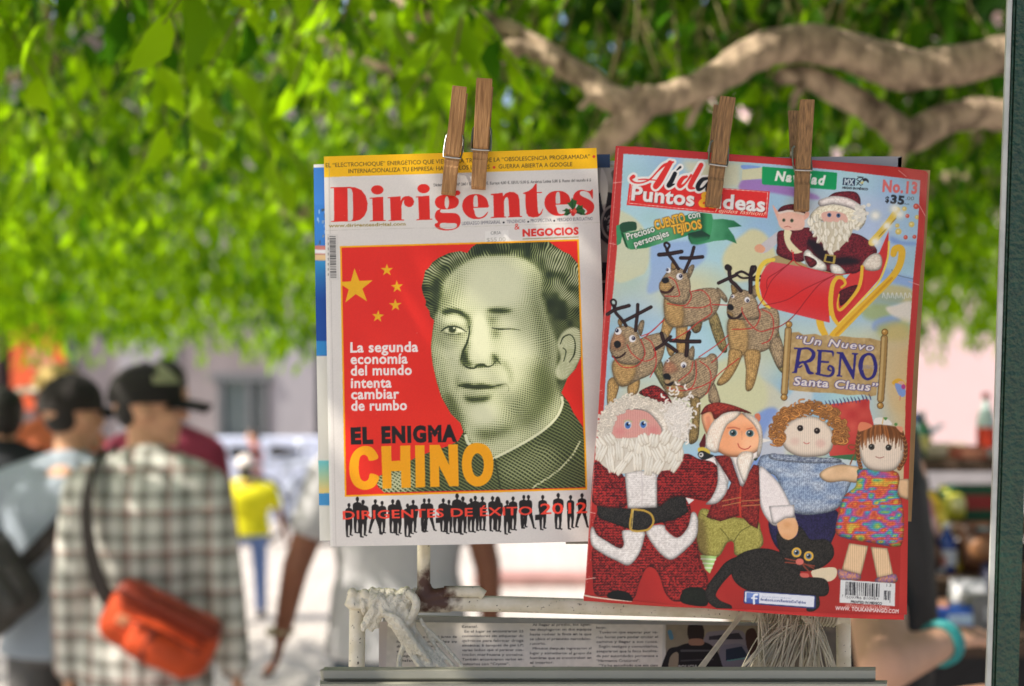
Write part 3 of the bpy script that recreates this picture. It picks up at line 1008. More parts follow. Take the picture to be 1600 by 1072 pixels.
def crowd(c):
    K = (22, 18, 20)

    def fig(x, top, foot, kind, k, ox, oy, s):
        c.view(ox, oy, s)
        u = (foot - top) / 7.6
        c.E(x, top + .42 * u, .36 * u, .5 * u, K)
        c.P([(x - .16 * u, top + .7 * u), (x + .16 * u, top + .7 * u), (x + .2 * u, top + 1.2 * u), (x - .2 * u, top + 1.2 * u)], K)
        w = .78 * u + .12 * u * (k % 3)
        c.C([(x - .2 * u, top + 1.05 * u), (x + .2 * u, top + 1.05 * u), (x + w, top + 1.45 * u), (x + w * 1.12, top + 2.6 * u), (x + w * .9, top + 3.9 * u), (x + w * .62, top + 4.3 * u), (x - w * .62, top + 4.3 * u), (x - w * .9, top + 3.7 * u), (x - w * 1.1, top + 2.5 * u), (x - w, top + 1.45 * u)], K)
        st = {'n': .34, 's': 1.25, 'w': .25, 'b': .3}[kind] * u
        hip = top + 3.7 * u
        a = (k % 2) * .5 * u
        c.L([(x - .3 * u, hip), (x - .3 * u - st * .5, hip + 1.9 * u), (x - st - .1 * u, foot - a * .4)], [1.0 * u, .62 * u, .4 * u], K)
        c.L([(x + .3 * u, hip), (x + .32 * u + st * .4, hip + 1.9 * u), (x + st, foot - .35 * u + a * .4)], [1.0 * u, .62 * u, .4 * u], K)
        c.L([(x - st - .1 * u, foot - a * .4), (x - st + .35 * u, foot + .12 * u - a * .4)], .3 * u, K)
        c.L([(x + st, foot - .35 * u + a * .4), (x + st + .4 * u, foot - .2 * u + a * .4)], .3 * u, K)
        if kind == 'w':
            c.C([(x - .45 * u, top + .3 * u), (x, top - .1 * u), (x + .45 * u, top + .3 * u), (x + .6 * u, top + 1.7 * u), (x - .6 * u, top + 1.7 * u)], K)
        if kind == 'b':
            c.P([(x - 1.7 * u, top + 4.4 * u), (x - .4 * u, top + 4.3 * u), (x - .4 * u, top + 5.5 * u), (x - 1.7 * u, top + 5.6 * u)], K)
    L5 = [(78, 748, 1010, 'n'), (145, 698, 985, 'n'), (190, 722, 1012, 'n'), (288, 717, 985, 's'), (342, 731, 990, 'n'), (427, 718, 985, 'n'), (470, 722, 995, 'w'), (545, 752, 1015, 'n'), (590, 722, 985, 'n'), (678, 711, 972, 'n'), (716, 711, 972, 's'), (830, 710, 975, 'b'), (875, 722, 985, 'n'), (940, 672, 985, 'n')]
    L6 = [(25, 276, 715, 'n'), (122, 298, 695, 'n'), (172, 268, 690, 'n'), (258, 276, 676, 'n'), (378, 272, 678, 'n'), (440, 278, 690, 'w'), (553, 320, 715, 'n'), (622, 276, 672, 'n'), (750, 258, 645, 'n'), (805, 258, 652, 's'), (975, 258, 662, 'b'), (1160, 236, 662, 'n'), (1307, 260, 655, 'n'), (1443, 238, 640, 's')]
    for k, (x, t, f, q) in enumerate(L5):
        fig(x, t, f, q, k, 530, 640, 5.104)
    for k, (x, t, f, q) in enumerate(L6):
        fig(x, t, f, q, k, 720, 740, 7.619)


def portrait(c, frame):
    """an engraved head of a round-faced man, one eye shut, printed in green-black lines"""
    def V(k):
        c.view(*((640, 370, 5.361), (640, 550, 4.661), (530, 640, 5.104))[k])
    tone = Canvas(c.x0, c.y0, c.x0 + c.W / c.S, c.y0 + c.H / c.S, c.S, (150, 150, 150))

    def TV(k):
        tone.view(*((640, 370, 5.361), (640, 550, 4.661), (530, 640, 5.104))[k])
    a3 = lambda L: [(640 + x / 5.361, 370 + y / 5.361) for x, y in L]
    a4 = lambda L: [(640 + x / 4.661, 550 + y / 4.661) for x, y in L]
    a5 = lambda L: [(530 + x / 5.104, 640 + y / 5.104) for x, y in L]
    head = a3([(205, 700), (172, 668), (166, 622), (132, 575), (138, 540), (112, 480), (100, 420), (122, 330), (130, 285), (160, 262), (190, 215), (245, 175), (330, 136), (420, 120), (482, 135), (520, 88), (560, 60), (800, 46), (1160, 36), (1215, 75), (1290, 126), (1340, 145), (1400, 212), (1415, 240), (1440, 760)])
    head += a4([(1248, 30), (1212, 118), (1150, 190), (1138, 220), (1105, 298), (1160, 370), (1192, 440), (1262, 545), (1300, 985)])
    head += a5([(1300, 640), (360, 662), (312, 618), (300, 590), (318, 530), (410, 490), (500, 450), (600, 388), (720, 340), (870, 290), (950, 250), (990, 178)])
    head += a4([(370, 518), (300, 450), (232, 330), (200, 230), (170, 100), (156, 0)])
    head += a3([(186, 1000), (178, 920), (192, 790)])
    c.view(0, 0, 1)
    hm, hb = c.pmask(head)
    fm, fb = c.pmask(frame)
    full = np.zeros((c.H, c.W), np.float32)
    full[hb[1]:hb[3], hb[0]:hb[2]] = hm
    f2 = np.zeros_like(full)
    f2[fb[1]:fb[3], fb[0]:fb[2]] = fm
    full *= f2
    t = tone
    g = lambda v: (v, v, v)
    # hair first (dark), then the skin
    t.img[:] = 92 / 255
    TV(0)
    t.C([(330, 136), (420, 118), (490, 150), (420, 180), (300, 240), (190, 330), (130, 400), (130, 300), (200, 215)], g(130), 1, 4)
    t.C([(1150, 60), (1290, 120), (1420, 230), (1430, 420), (1300, 330), (1180, 260), (1080, 180)], g(146), 1, 5)
    t.C([(1200, 330), (1330, 400), (1420, 520), (1420, 620), (1300, 560), (1200, 460)], g(128), .9, 5)
    t.C([(560, 70), (700, 52), (900, 52), (860, 120), (640, 150), (520, 170)], g(74), 1, 4)
    skin = a3([(300, 360), (400, 260), (540, 180), (720, 160), (900, 165), (1040, 230), (1110, 330), (1110, 480), (1140, 600), (1190, 760), (1240, 900)])
    skin += a4([(1080, 60), (1080, 220), (1100, 300), (1120, 380), (1000, 560), (800, 680), (630, 770), (440, 660), (400, 570), (370, 518), (300, 450), (232, 330), (200, 230), (170, 100), (156, 0)])
    skin += a3([(180, 930), (200, 720), (240, 600), (262, 480)])
    t.view(0, 0, 1)
    t.P(skin, g(168), 1, True, 3.0)
    TV(0)
    t.C([(560, 230), (760, 200), (930, 260), (960, 420), (900, 540), (700, 600), (540, 560), (460, 440)], g(212), 1, 13)
    t.C([(300, 400), (420, 300), (430, 420), (380, 560), (270, 620), (250, 520)], g(136), .9, 8)
    t.C([(1040, 260), (1110, 330), (1120, 520), (1190, 760), (1210, 1040), (1100, 1060), (1060, 860), (1000, 640), (1030, 420)], g(112), .95, 9)
    t.C([(190, 720), (250, 700), (270, 860), (330, 1000), (330, 1070), (190, 1070), (178, 930)], g(118), .85, 6)
    t.C([(540, 700), (640, 660), (660, 860), (700, 980), (620, 1040), (520, 1020), (510, 860)], g(208), .95, 6)      # nose ridge
    t.C([(760, 900), (960, 850), (1040, 960), (960, 1060), (800, 1050)], g(206), .9, 11)                             # cheek
    t.C([(240, 860), (400, 880), (430, 960), (400, 1060), (260, 1060)], g(190), .8, 9)
    # brows, eyes
    t.C([(270, 622), (330, 600), (420, 612), (470, 650), (490, 690), (450, 672), (380, 640), (290, 650)], g(48), .95, 2.2)
    t.C([(640, 615), (700, 598), (790, 600), (870, 618), (800, 640), (700, 640)], g(52), .95, 2.6)
    t.C([(470, 640), (510, 690), (512, 800), (480, 900), (440, 980), (430, 1060), (460, 1072), (480, 960), (500, 880), (490, 760)], g(58), .95, 3.0)
    t.C([(640, 640), (700, 660), (760, 650), (720, 720), (690, 760), (650, 700)], g(112), .9, 4)
    t.C([(250, 780), (300, 730), (380, 720), (450, 760), (470, 800), (420, 860), (330, 870), (270, 840)], g(120), .8, 4)
    t.C([(300, 690), (380, 668), (450, 700), (440, 740), (370, 715), (300, 730)], g(205), .85, 3)
    t.C([(292, 782), (350, 756), (410, 762), (466, 791), (410, 802), (330, 803)], g(206), 1, .8)
    t.E(358, 778, 33, 26, g(46), 1, 0, .8)
    t.E(372, 764, 8, 8, g(235))
    t.L([(262, 794), (300, 764), (356, 750), (420, 762), (474, 796)], [6, 13, 16, 13, 7], g(30))
    t.L([(290, 806), (350, 822), (430, 812)], 6, g(80))
    t.C([(690, 770), (760, 790), (740, 850), (700, 830)], g(92), .85, 4)
    t.L([(690, 764), (760, 774), (850, 772), (925, 782)], [10, 13, 12, 6], g(34))
    t.C([(770, 700), (900, 690), (940, 740), (850, 755), (770, 745)], g(206), .85, 5)
    t.C([(780, 800), (920, 800), (900, 860), (800, 860)], g(200), .7, 6)
    # nose and mouth
    TV(1)
    t.C([(385, 20), (420, 10), (430, 60), (470, 100), (440, 118), (395, 90)], g(70), .9, 2.4)
    t.C([(480, 92), (530, 88), (558, 104), (520, 116), (480, 114)], g(34), .95, 1.2)
    t.C([(600, 10), (640, 40), (640, 70), (600, 100), (615, 60)], g(80), .85, 2.2)
    t.C([(430, 118), (560, 122), (590, 190), (440, 200)], g(196), .8, 5)
    t.C([(350, 236), (420, 224), (470, 236), (520, 228), (600, 244), (690, 226), (715, 240), (640, 262), (520, 270), (400, 262)], g(70), .9, 1.8)
    t.L([(352, 244), (440, 260), (540, 262), (640, 244), (704, 232)], [7, 11, 11, 9, 5], g(26))
    t.C([(400, 280), (520, 292), (620, 276), (560, 330), (440, 330)], g(150), .8, 4)
    t.C([(390, 322), (480, 342), (590, 330), (540, 364), (430, 362)], g(72), .8, 4)
    t.C([(470, 400), (620, 380), (680, 440), (600, 500), (490, 490)], g(214), .9, 9)
    t.C([(470, 566), (620, 560), (720, 530), (760, 560), (680, 640), (520, 640)], g(88), .85, 6)
    t.C([(720, 300), (900, 200), (1060, 200), (1080, 340), (900, 560), (740, 640), (700, 480)], g(118), .9, 12)
    t.C([(250, 300), (330, 330), (360, 420), (420, 540), (370, 520), (290, 440)], g(92), .85, 5)
    t.C([(600, 650), (760, 600), (900, 560), (760, 690), (640, 750)], g(168), .8, 6)
    TV(0)
    t.L([(440, 1010), (452, 950), (480, 890), (500, 810), (500, 750)], [16, 20, 18, 14, 10], g(40), .75)
    t.C([(690, 980), (740, 1000), (760, 1060), (720, 1072), (690, 1040)], g(86), .8, 3)
    t.C([(230, 800), (260, 840), (330, 900), (420, 880), (400, 910), (300, 930), (230, 880)], g(120), .8, 4)
    TV(1)
    t.L([(372, 60), (384, 20), (396, 0)], [10, 16, 10], g(40), .8)
    t.L([(388, 88), (420, 112), (470, 118), (500, 96), (540, 92), (562, 108), (600, 98), (628, 66)], [8, 14, 12, 10, 14, 12, 8, 6], g(34), .85)
    t.L([(664, 90), (640, 60), (626, 46)], 9, g(60), .8)
    t.C([(380, 250), (450, 266), (560, 266), (620, 258), (560, 240), (470, 246), (420, 236)], g(64), .9, 1.2)
    t.C([(400, 290), (470, 296), (560, 290), (600, 300), (520, 322), (430, 318)], g(150), .9, 2)
    t.C([(392, 320), (440, 332), (560, 326), (600, 316), (550, 356), (440, 360)], g(46), .85, 2.4)
    t.C([(340, 170), (365, 200), (350, 290), (330, 250)], g(112), .8, 3)
    t.L([(706, 236), (722, 262), (718, 290)], [8, 7, 4], g(80), .8)
    # jaw, cheek and temple modelling
    TV(0)
    t.C([(470, 420), (620, 380), (800, 380), (880, 420), (780, 470), (600, 470)], g(224), .6, 12)
    t.C([(230, 500), (300, 440), (320, 560), (270, 640), (235, 620)], g(96), .7, 7)
    t.C([(880, 640), (960, 620), (1020, 740), (960, 820), (900, 760)], g(150), .7, 8)
    t.C([(560, 660), (610, 660), (640, 900), (600, 960), (560, 860)], g(232), .8, 5)
    TV(1)
    t.C([(640, 120), (760, 90), (820, 180), (740, 300), (660, 260)], g(206), .6, 9)
    t.C([(690, 60), (740, 130), (752, 220), (736, 236), (716, 150), (672, 90)], g(104), .6, 3)
    t.C([(880, 120), (1000, 60), (1060, 180), (1050, 330), (900, 520), (820, 560), (930, 340)], g(84), .75, 9)
    t.C([(206, 120), (260, 160), (300, 330), (380, 470), (330, 470), (240, 330)], g(84), .6, 6)
    t.C([(450, 420), (560, 400), (580, 470), (500, 520)], g(226), .6, 7)
    # ear
    ear = a3([(1240, 900), (1270, 820), (1330, 770), (1400, 765), (1432, 820), (1432, 1000)]) + a4([(1246, 30), (1200, 130), (1130, 200), (1080, 190), (1065, 130), (1100, 40)])
    t.view(0, 0, 1)
    t.P(ear, g(182), 1, True, 1.0)
    TV(0)
    t.L([(1262, 900), (1290, 840), (1350, 822), (1385, 880), (1380, 980), (1340, 1050)], [9, 12, 10, 10, 14, 8], g(70))
    t.L([(1285, 930), (1310, 960), (1292, 1040)], 10, g(96))
    # jacket
    jk = a4([(1105, 298), (1160, 370), (1192, 440), (1262, 545), (1310, 990)]) + a5([(1300, 650), (340, 670), (300, 590), (318, 530), (410, 490), (500, 450), (600, 388), (720, 340), (870, 290), (950, 250), (990, 178)]) + a4([(410, 600), (440, 680), (620, 770), (800, 690), (1000, 560), (1100, 430)])
    t.view(0, 0, 1)
    t.P(jk, g(92), 1, False, 1.0)
    t.P(a5([(300, 600), (320, 530), (430, 490), (560, 470), (600, 560), (560, 660), (340, 665)]), g(165), .8, True, 8)
    TV(1)
    t.C([(640, 800), (760, 740), (960, 660), (1100, 740), (1000, 920), (700, 960)], g(120), .8, 8)
    t.L([(408, 610), (425, 660), (470, 700)], 22, g(222))
    t.L([(612, 775), (760, 700), (900, 620), (1010, 540), (1080, 460), (1112, 380), (1110, 330)], 18, g(222))
    t.L([(1240, 650), (1180, 760), (1060, 880), (900, 985)], 14, g(150))
    t.L([(620, 780), (640, 880), (660, 990)], 12, g(40))
    # ---- turn the tone into line work
    T = t.img[..., 0]
    T = np.clip((T - .56) * 1.75 + .52, .03, .97)
    X, Y = c.grid((0, 0, c.W, c.H))
    wob = vnoise(X, Y, 26, 5) * 5
    isj = np.zeros_like(T)
    c.view(0, 0, 1)
    m, b = c.pmask(jk)
    isj[b[1]:b[3], b[0]:b[2]] = m
    cx, cy = 765, 560
    r = np.hypot(X - cx, (Y - cy) * .8)
    face1 = .5 + .5 * np.sin(2 * np.pi * (Y + (X - cx) ** 2 * .0016 * np.sign(cy - Y + 1e-3) + wob) / 3.3)
    face2 = .5 + .5 * np.sin(2 * np.pi * (X + (Y - cy) * .12 + wob) / 3.3)
    hair = .5 + .5 * np.sin(2 * np.pi * (np.arctan2(Y - 545, X - 800) * 128 + r * .16 + vnoise(X, Y, 16, 6) * 7 + wob * .4) / 3.2)
    hair = np.clip(hair * (.55 + .9 * vnoise(X, Y, 11, 7)), 0, 1)
    j1 = .5 + .5 * np.sin(2 * np.pi * (Y * .86 - X * .5 + wob) / 4.6)
    j2 = .5 + .5 * np.sin(2 * np.pi * (X * .8 + Y * .6) / 5.2)
    skm = np.zeros_like(T)
    m, b = c.pmask(skin, True, 3)
    skm[b[1]:b[3], b[0]:b[2]] = m
    hatch = np.maximum(face1, face2 * .9) * skm + hair * (1 - skm)
    hatch = hatch * (1 - isj) + np.maximum(j1, j2 * .75) * isj
    amp = .56 + .34 * isj + .10 * (1 - skm) * (1 - isj)
    soft = np.clip(T + (hatch - .6) * amp * (1.25 - T), 0, 1)
    line = np.clip((T * .98 - (1 - hatch) * .64) * 2.4 + .10, 0, 1)          # cut lines: the darker the tone, the wider the line
    v = np.clip(.42 * soft + .58 * line + .03, 0, 1)
    dark, mid, light = np.array((30, 40, 22.)), np.array((120, 130, 76.)), np.array((216, 217, 178.))
    vv = v[..., None]
    col = np.where(vv < .5, dark + (mid - dark) * vv * 2, mid + (light - mid) * (vv * 2 - 1)) / 255
    A = full[..., None]
    c.img += (col.astype(np.float32) - c.img) * A
    # frame line again over the portrait's edge
    c.L([(903.1, 375.2), (916.3, 764.0), (540, 775)], 2.6, GOLD, smooth=False)
    c.L([(531.8, 386), (860, 376.3), (903.6, 375.2)], 2.2, GOLD, smooth=False)
# ---------------------------------------------------------------- cover of the knitting magazine
def art_knitting():
    c = Canvas(908, 220, 1460, 976, 1.7, (186, 52, 46))
    W1 = (236, 230, 222)
    c.view(0, 0, 1)
    c.P([(908, 220), (1460, 220), (1460, 976), (908, 976)], lambda X, Y: mixc((180, 44, 40), (196, 60, 52), vnoise(X, Y, 40, 2)))
    c.P([(908, 700), (1412, 700), (1404, 976), (908, 976)], lambda X, Y: mixc((160, 36, 32), (176, 44, 38), vnoise(X, Y, 50, 4)))
    # ---- watercolour picture
    pic = [(974, 240.2), (1200, 256), (1310, 266), (1438, 281.8), (1434, 360), (1430, 400), (1426.5, 440), (1422.6, 501), (1418, 560), (1415, 622), (1413.5, 700), (1411, 768),
           (1380, 775), (1180, 770), (935, 740), (943, 640), (950, 535), (954, 489), (958, 455), (963, 400), (969, 330)]

    def sky(X, Y):
        n1, n2, n3 = vnoise(X, Y, 70, 11), vnoise(X, Y, 34, 12), vnoise(X, Y, 90, 13)
        a = mixc((150, 182, 212), (178, 214, 214), n1)
        a = a * (1 - np.clip((n3 - .55) * 2.2, 0, 1)[..., None]) + np.array((212, 206, 164.)) * np.clip((n3 - .55) * 2.2, 0, 1)[..., None]
        a = a + (n2[..., None] - .5) * np.array((14, 10, 22.))
        k = np.clip((X - 1340) / 80, 0, 1)[..., None] * np.clip((Y - 490) / 60, 0, 1)[..., None]
        return a * (1 - k) + np.array((212, 182, 130.)) * k
    m0, b0 = c.pmask(pic)
    keep = c.img.copy()
    c.put(m0, b0, sky)
    Yl, Bl = (214, 206, 158), (146, 172, 214)
    c.view(940, 230, 5.714)
    c.C([(150, 590), (210, 585), (300, 640), (380, 730), (430, 860), (440, 960), (400, 1100), (340, 1150), (130, 1200), (100, 900)], (208, 206, 166), .85, 1)
    c.C([(1260, 780), (1340, 730), (1440, 760), (1520, 860), (1560, 1000), (1480, 1140), (1200, 1200), (1080, 1040), (1120, 900)], (214, 204, 152), .9, 2)
    c.P([(440, 880), (560, 850), (900, 840), (920, 1000), (700, 1160), (420, 1310), (436, 1100)], Bl, .8, True, 2)
    c.P([(700, 120), (1250, 130), (1250, 360), (900, 400)], (214, 206, 166), .85, False, 4)
    c.P([(1240, 380), (1250, 300), (1330, 285), (1500, 300), (1900, 420), (1900, 470), (1480, 400)], (158, 112, 178), .9, True, 1.2)
    c.C([(1255, 160), (1420, 175), (1330, 200), (1260, 195)], (128, 158, 212))
    c.P([(1255, 200), (1440, 180), (1440, 280), (1250, 295)], (212, 206, 160), .9)
    c.view(0, 0, 1)
    c.C([(1240, 330), (1330, 300), (1400, 320), (1420, 380), (1380, 420), (1260, 380)], (190, 196, 214), .6, 8)
    c.C([(1100, 620), (1180, 590), (1240, 640), (1210, 700), (1120, 680)], (212, 204, 170), .8, 3)
    c.C([(1060, 600), (1150, 560), (1200, 620), (1150, 690), (1080, 680)], (206, 206, 160), .85, 3)
    c.C([(1170, 660), (1215, 640), (1225, 730), (1195, 760), (1165, 720)], (122, 150, 208), .9, 2)
    c.P([(1190, 690), (1240, 610), (1270, 610), (1250, 680), (1200, 740)], (218, 212, 200), .7, True, 2)
    c.P([(1192, 685), (1208, 688), (1190, 692)], (232, 226, 214))
    # landscape at the right
    c.view(1180, 380, 4.122)
    c.C([(830, 160), (920, 200), (1030, 230), (1030, 290), (900, 260), (800, 240)], (142, 168, 210), .9, 2)
    c.C([(800, 280), (900, 270), (1010, 300), (1010, 380), (880, 380), (780, 350)], (196, 180, 122), .85, 2)
    c.C([(760, 320), (870, 330), (960, 350), (900, 400), (760, 420)], (150, 166, 150), .8, 2)
    c.C([(700, 400), (850, 400), (880, 460), (780, 500), (690, 470)], (160, 172, 110), .85, 3)
    c.P([(840, 420), (900, 400), (1008, 380), (1000, 510), (900, 480)], (226, 214, 196), .95, True, 1)
    c.C([(770, 500), (860, 470), (940, 500), (860, 560), (760, 560)], (132, 156, 206), .8, 2)
    c.C([(780, 540), (940, 500), (1000, 530), (980, 620), (840, 620)], (178, 176, 92), .8, 4)
    c.P([(840, 560), (1000, 590), (970, 1060), (850, 1000)], (214, 180, 124), .55, True, 4)
    for k in range(7):
        c.L([(820 + k * 28, 350 + (k % 2) * 8), (826 + k * 28, 320), (838 + k * 28, 352)], 5, (226, 226, 222), .8)
    c.L([(880, 170), (900, 200), (1020, 232)], 5, (70, 80, 84), .6)
    # tree with baubles and glitter, top right
    c.view(1160, 240, 5.333)
    c.C([(1230, 470), (1340, 430), (1470, 470), (1470, 760), (1360, 800), (1240, 740)], (166, 196, 216), .8, 6)
    for x, y, r, q in ((1375, 520, 17, 0), (1448, 440, 24, 0), (1360, 698, 18, 0), (1434, 694, 17, 0), (1300, 650, 26, 1), (1410, 590, 24, 1), (1350, 460, 20, 1), (1455, 530, 18, 1), (1290, 600, 18, 1)):
        c.E(x, y, r, r, (206, 70, 52) if q == 0 else (222, 190, 90), .9)
        c.E(x - 4, y - 4, r * .4, r * .4, (232, 140, 120) if q == 0 else (238, 220, 150), .9)
    c.C([(1240, 690), (1330, 730), (1440, 740), (1450, 760), (1330, 760), (1240, 740)], (110, 140, 204), .7, 2)
    k0 = np.zeros(c.img.shape[:2], np.float32)
    k0[b0[1]:b0[3], b0[0]:b0[2]] = m0
    c.img = keep + (c.img - keep) * k0[..., None]
    # ---- title block
    c.view(940, 230, 5.714)
    ttl = [(250, 308), (1502, 395), (1480, 634), (224, 516)]
    c.P(ttl, (222, 44, 38))
    # Aída
    swash = [([(640, 132), (560, 160), (500, 215), (440, 280), (380, 312), (320, 320), (275, 305), (262, 280), (285, 262)], [16, 24, 14, 14, 12, 14, 18, 26, 34], 0),
             ([(612, 140), (560, 230), (512, 310), (482, 352), (500, 352)], [44, 52, 58, 48, 16], 0),
             ([(330, 290), (400, 288), (520, 300)], [10, 12, 8], 0),
             ([(655, 236), (625, 300), (598, 345), (650, 330)], [36, 40, 36, 10], 1),
             ([(672, 205), (702, 178)], [10, 22], 1),
             ([(760, 262), (722, 280), (692, 330), (704, 352), (750, 320), (800, 250)], [22, 36, 40, 30, 16, 20], 0),
             ([(888, 160), (850, 230), (812, 300), (790, 355), (830, 368)], [42, 46, 46, 40, 12], 0),
             ([(950, 278), (900, 290), (862, 340), (866, 378), (910, 362), (965, 300)], [22, 36, 40, 32, 18, 22], 1),
             ([(985, 285), (960, 340), (945, 385), (990, 390)], [36, 40, 36, 12], 1)]
    for p, w, q in swash:
        c.L(p, [x + 40 for x in w], (232, 228, 220))
    for p, w, q in swash:
        c.L(p, w, (222, 48, 40) if q == 0 else (18, 16, 18))
    sh = (120, 30, 30)
    for dx, col in ((6, sh), (0, (230, 226, 220))):
        c.T('Puntos', (262 + dx, 468 + dx), (824 + dx, 524 + dx), 122, col, bold=.035, sp=1.05)
        c.T('Ideas', (1030 + dx, 540 + dx), (1458 + dx, 575 + dx), 122, col, bold=.035, sp=1.05)
    c.T('&', (862, 526), (1010, 540), 130, (240, 178, 40), bold=.04)
    c.L([(1098, 372), (1484, 403), (1466, 612)], 4, (240, 224, 210), smooth=False)
    c.L([(268, 330), (244, 500), (1000, 578)], 4, (240, 224, 210), smooth=False)
    c.T('Tejidos fashion!', (1010, 578), (1464, 614), 36, (240, 222, 190), shear=.35)
    # green ribbon
    g1, g2, g3 = (44, 130, 78), (92, 160, 110), (20, 78, 42)
    c.P([(130, 700), (165, 690), (300, 665), (310, 700), (310, 740), (190, 770), (170, 860), (135, 880)], (60, 144, 96))
    c.C([(165, 690), (230, 665), (300, 668), (314, 700), (306, 740), (250, 745), (180, 762)], (34, 74, 50))
    c.P([(170, 760), (200, 770), (400, 735), (600, 660), (780, 600), (900, 585), (980, 595), (996, 640), (980, 770), (900, 740), (740, 800), (560, 850), (400, 900), (260, 915), (215, 890)],
        lambda X, Y: mixc(g1, g2, .5 + .5 * np.sin(X * .085 + 1.2)))
    c.P([(885, 588), (985, 600), (996, 650), (975, 800), (930, 790), (890, 745)], lambda X, Y: mixc(g3, (62, 150, 92), np.clip((X - 1096) / 9, 0, 1)))
    c.P([(170, 760), (196, 768), (240, 912), (212, 880)], g3)
    c.P([(770, 770), (890, 740), (975, 790), (960, 830), (860, 870), (800, 862), (775, 820)], (30, 62, 42))
    c.P([(990, 645), (1080, 640), (1180, 655), (1252, 706), (1130, 720), (1180, 790), (1208, 862), (1120, 828), (1000, 840), (880, 868), (800, 862), (960, 820), (985, 740)],
        lambda X, Y: mixc((88, 166, 116), (24, 96, 54), np.clip((X - 1112) / 44, 0, 1) * .8 + .2 * vnoise(X, Y, 8, 3)))
    c.C([(780, 790), (830, 810), (960, 800), (940, 835), (860, 868), (800, 858)], (46, 124, 76), .9, 1)
    c.T('Precioso', (232, 830), (478, 752), 60, (236, 232, 224), bold=.02, outline=(40, 84, 54), ow=2)
    c.T('personajes', (298, 890), (606, 790), 56, (236, 232, 224), bold=.02, outline=(40, 84, 54), ow=2)
    c.T('CUENTO', (484, 738), (752, 664), 80, (240, 184, 60), bold=.03, outline=(120, 80, 30), ow=2)
    c.T('TEJIDOS', (632, 776), (898, 722), 76, (240, 184, 60), bold=.03, outline=(120, 80, 30), ow=2)
    c.T('con', (778, 642), (882, 622), 60, (236, 232, 224), bold=.02, outline=(40, 84, 54), ow=2)
    # green tag, emblem, number and price
    c.view(1160, 240, 5.333)
    c.P([(172, 108), (782, 158), (790, 166), (782, 294), (772, 302), (172, 258), (162, 248), (164, 116)], (16, 152, 84))
    c.T('Navidad', (268, 222), (690, 262), 76, (236, 236, 224), bold=.05, shear=.15, sp=1.2)
    c.P([(840, 200), (942, 207), (936, 270), (834, 262)], (38, 52, 78))
    c.T('MX', (848, 256), (930, 263), 46, (200, 214, 216), bold=.05, sp=1.1)
    K = (44, 44, 48)
    c.L([(952, 262), (985, 225), (1005, 205), (975, 200), (950, 215)], 7, K)
    c.L([(960, 222), (980, 235), (1000, 258)], 8, K); c.L([(955, 240), (975, 258), (990, 268)], 6, K)
    c.C([(1002, 212), (1030, 205), (1052, 225), (1050, 245), (1030, 228), (1008, 232)], K)
    c.C([(985, 238), (1010, 230), (1005, 250), (985, 252)], (206, 196, 130))
    c.L([(960, 192), (985, 195), (1008, 197)], 5, K)
    c.T('HECHO EN MÉXICO', (832, 292), (1046, 306), 17, K, bold=.05)
    pk = (224, 110, 104)
    c.T('No.13', (1166, 314), (1454, 334), 92, pk, bold=.045, sp=1.12)
    c.T('$', (1190, 404), (1222, 406), 46, K, bold=.03)
    c.T('35', (1232, 412), (1346, 424), 66, K, bold=.05, sp=1.1)
    c.T('.00', (1360, 386), (1430, 390), 30, (110, 106, 100))
    c.T('m.n.', (1345, 424), (1392, 428), 16, K)
    reindeer_set(c)
    sleigh(c)
    scroll(c)
    dolls(c)
    # wear, plus a painted sheen at the curled corner
    X, Y = c.grid((0, 0, c.W, c.H))
    c.img *= (1 + (vnoise(X, Y, 1.0, 31) - .5) * .05)[..., None]
    c.view(0, 0, 1)
    for p in ([(958, 286), (975, 284)], [(1404, 266), (1416, 276)], [(1436, 320), (1446, 338)], [(952, 380), (962, 382)], [(1420, 440), (1438, 446)], [(930, 612), (940, 610)], [(918, 800), (930, 802)]):
        c.L(p, 1.0, (232, 190, 180), .8, smooth=False)
    rs = np.random.RandomState(3)
    for _ in range(60):
        t = rs.rand()
        c.E(967 - 50 * t + rs.uniform(-3, 3), 235 + 690 * t, rs.uniform(.3, .8), rs.uniform(.3, .9), (226, 180, 168), .7)
    c.L([(912, 930), (930, 933.5), (958, 937), (987, 940)], [2.6, 2.2, 1.8, .8], (222, 200, 178))
    c.L([(915, 905), (930, 903)], 1.2, (226, 196, 180), .8, smooth=False)
    c.C([(1410, 262), (1450, 270), (1446, 320), (1436, 300)], (226, 150, 140), .3, 3)  # pinkish sheen of the curled top right corner, painted on
    c.L([(966, 232), (940, 560), (914, 925)], .8, (226, 170, 158), .8, smooth=False)
    return c


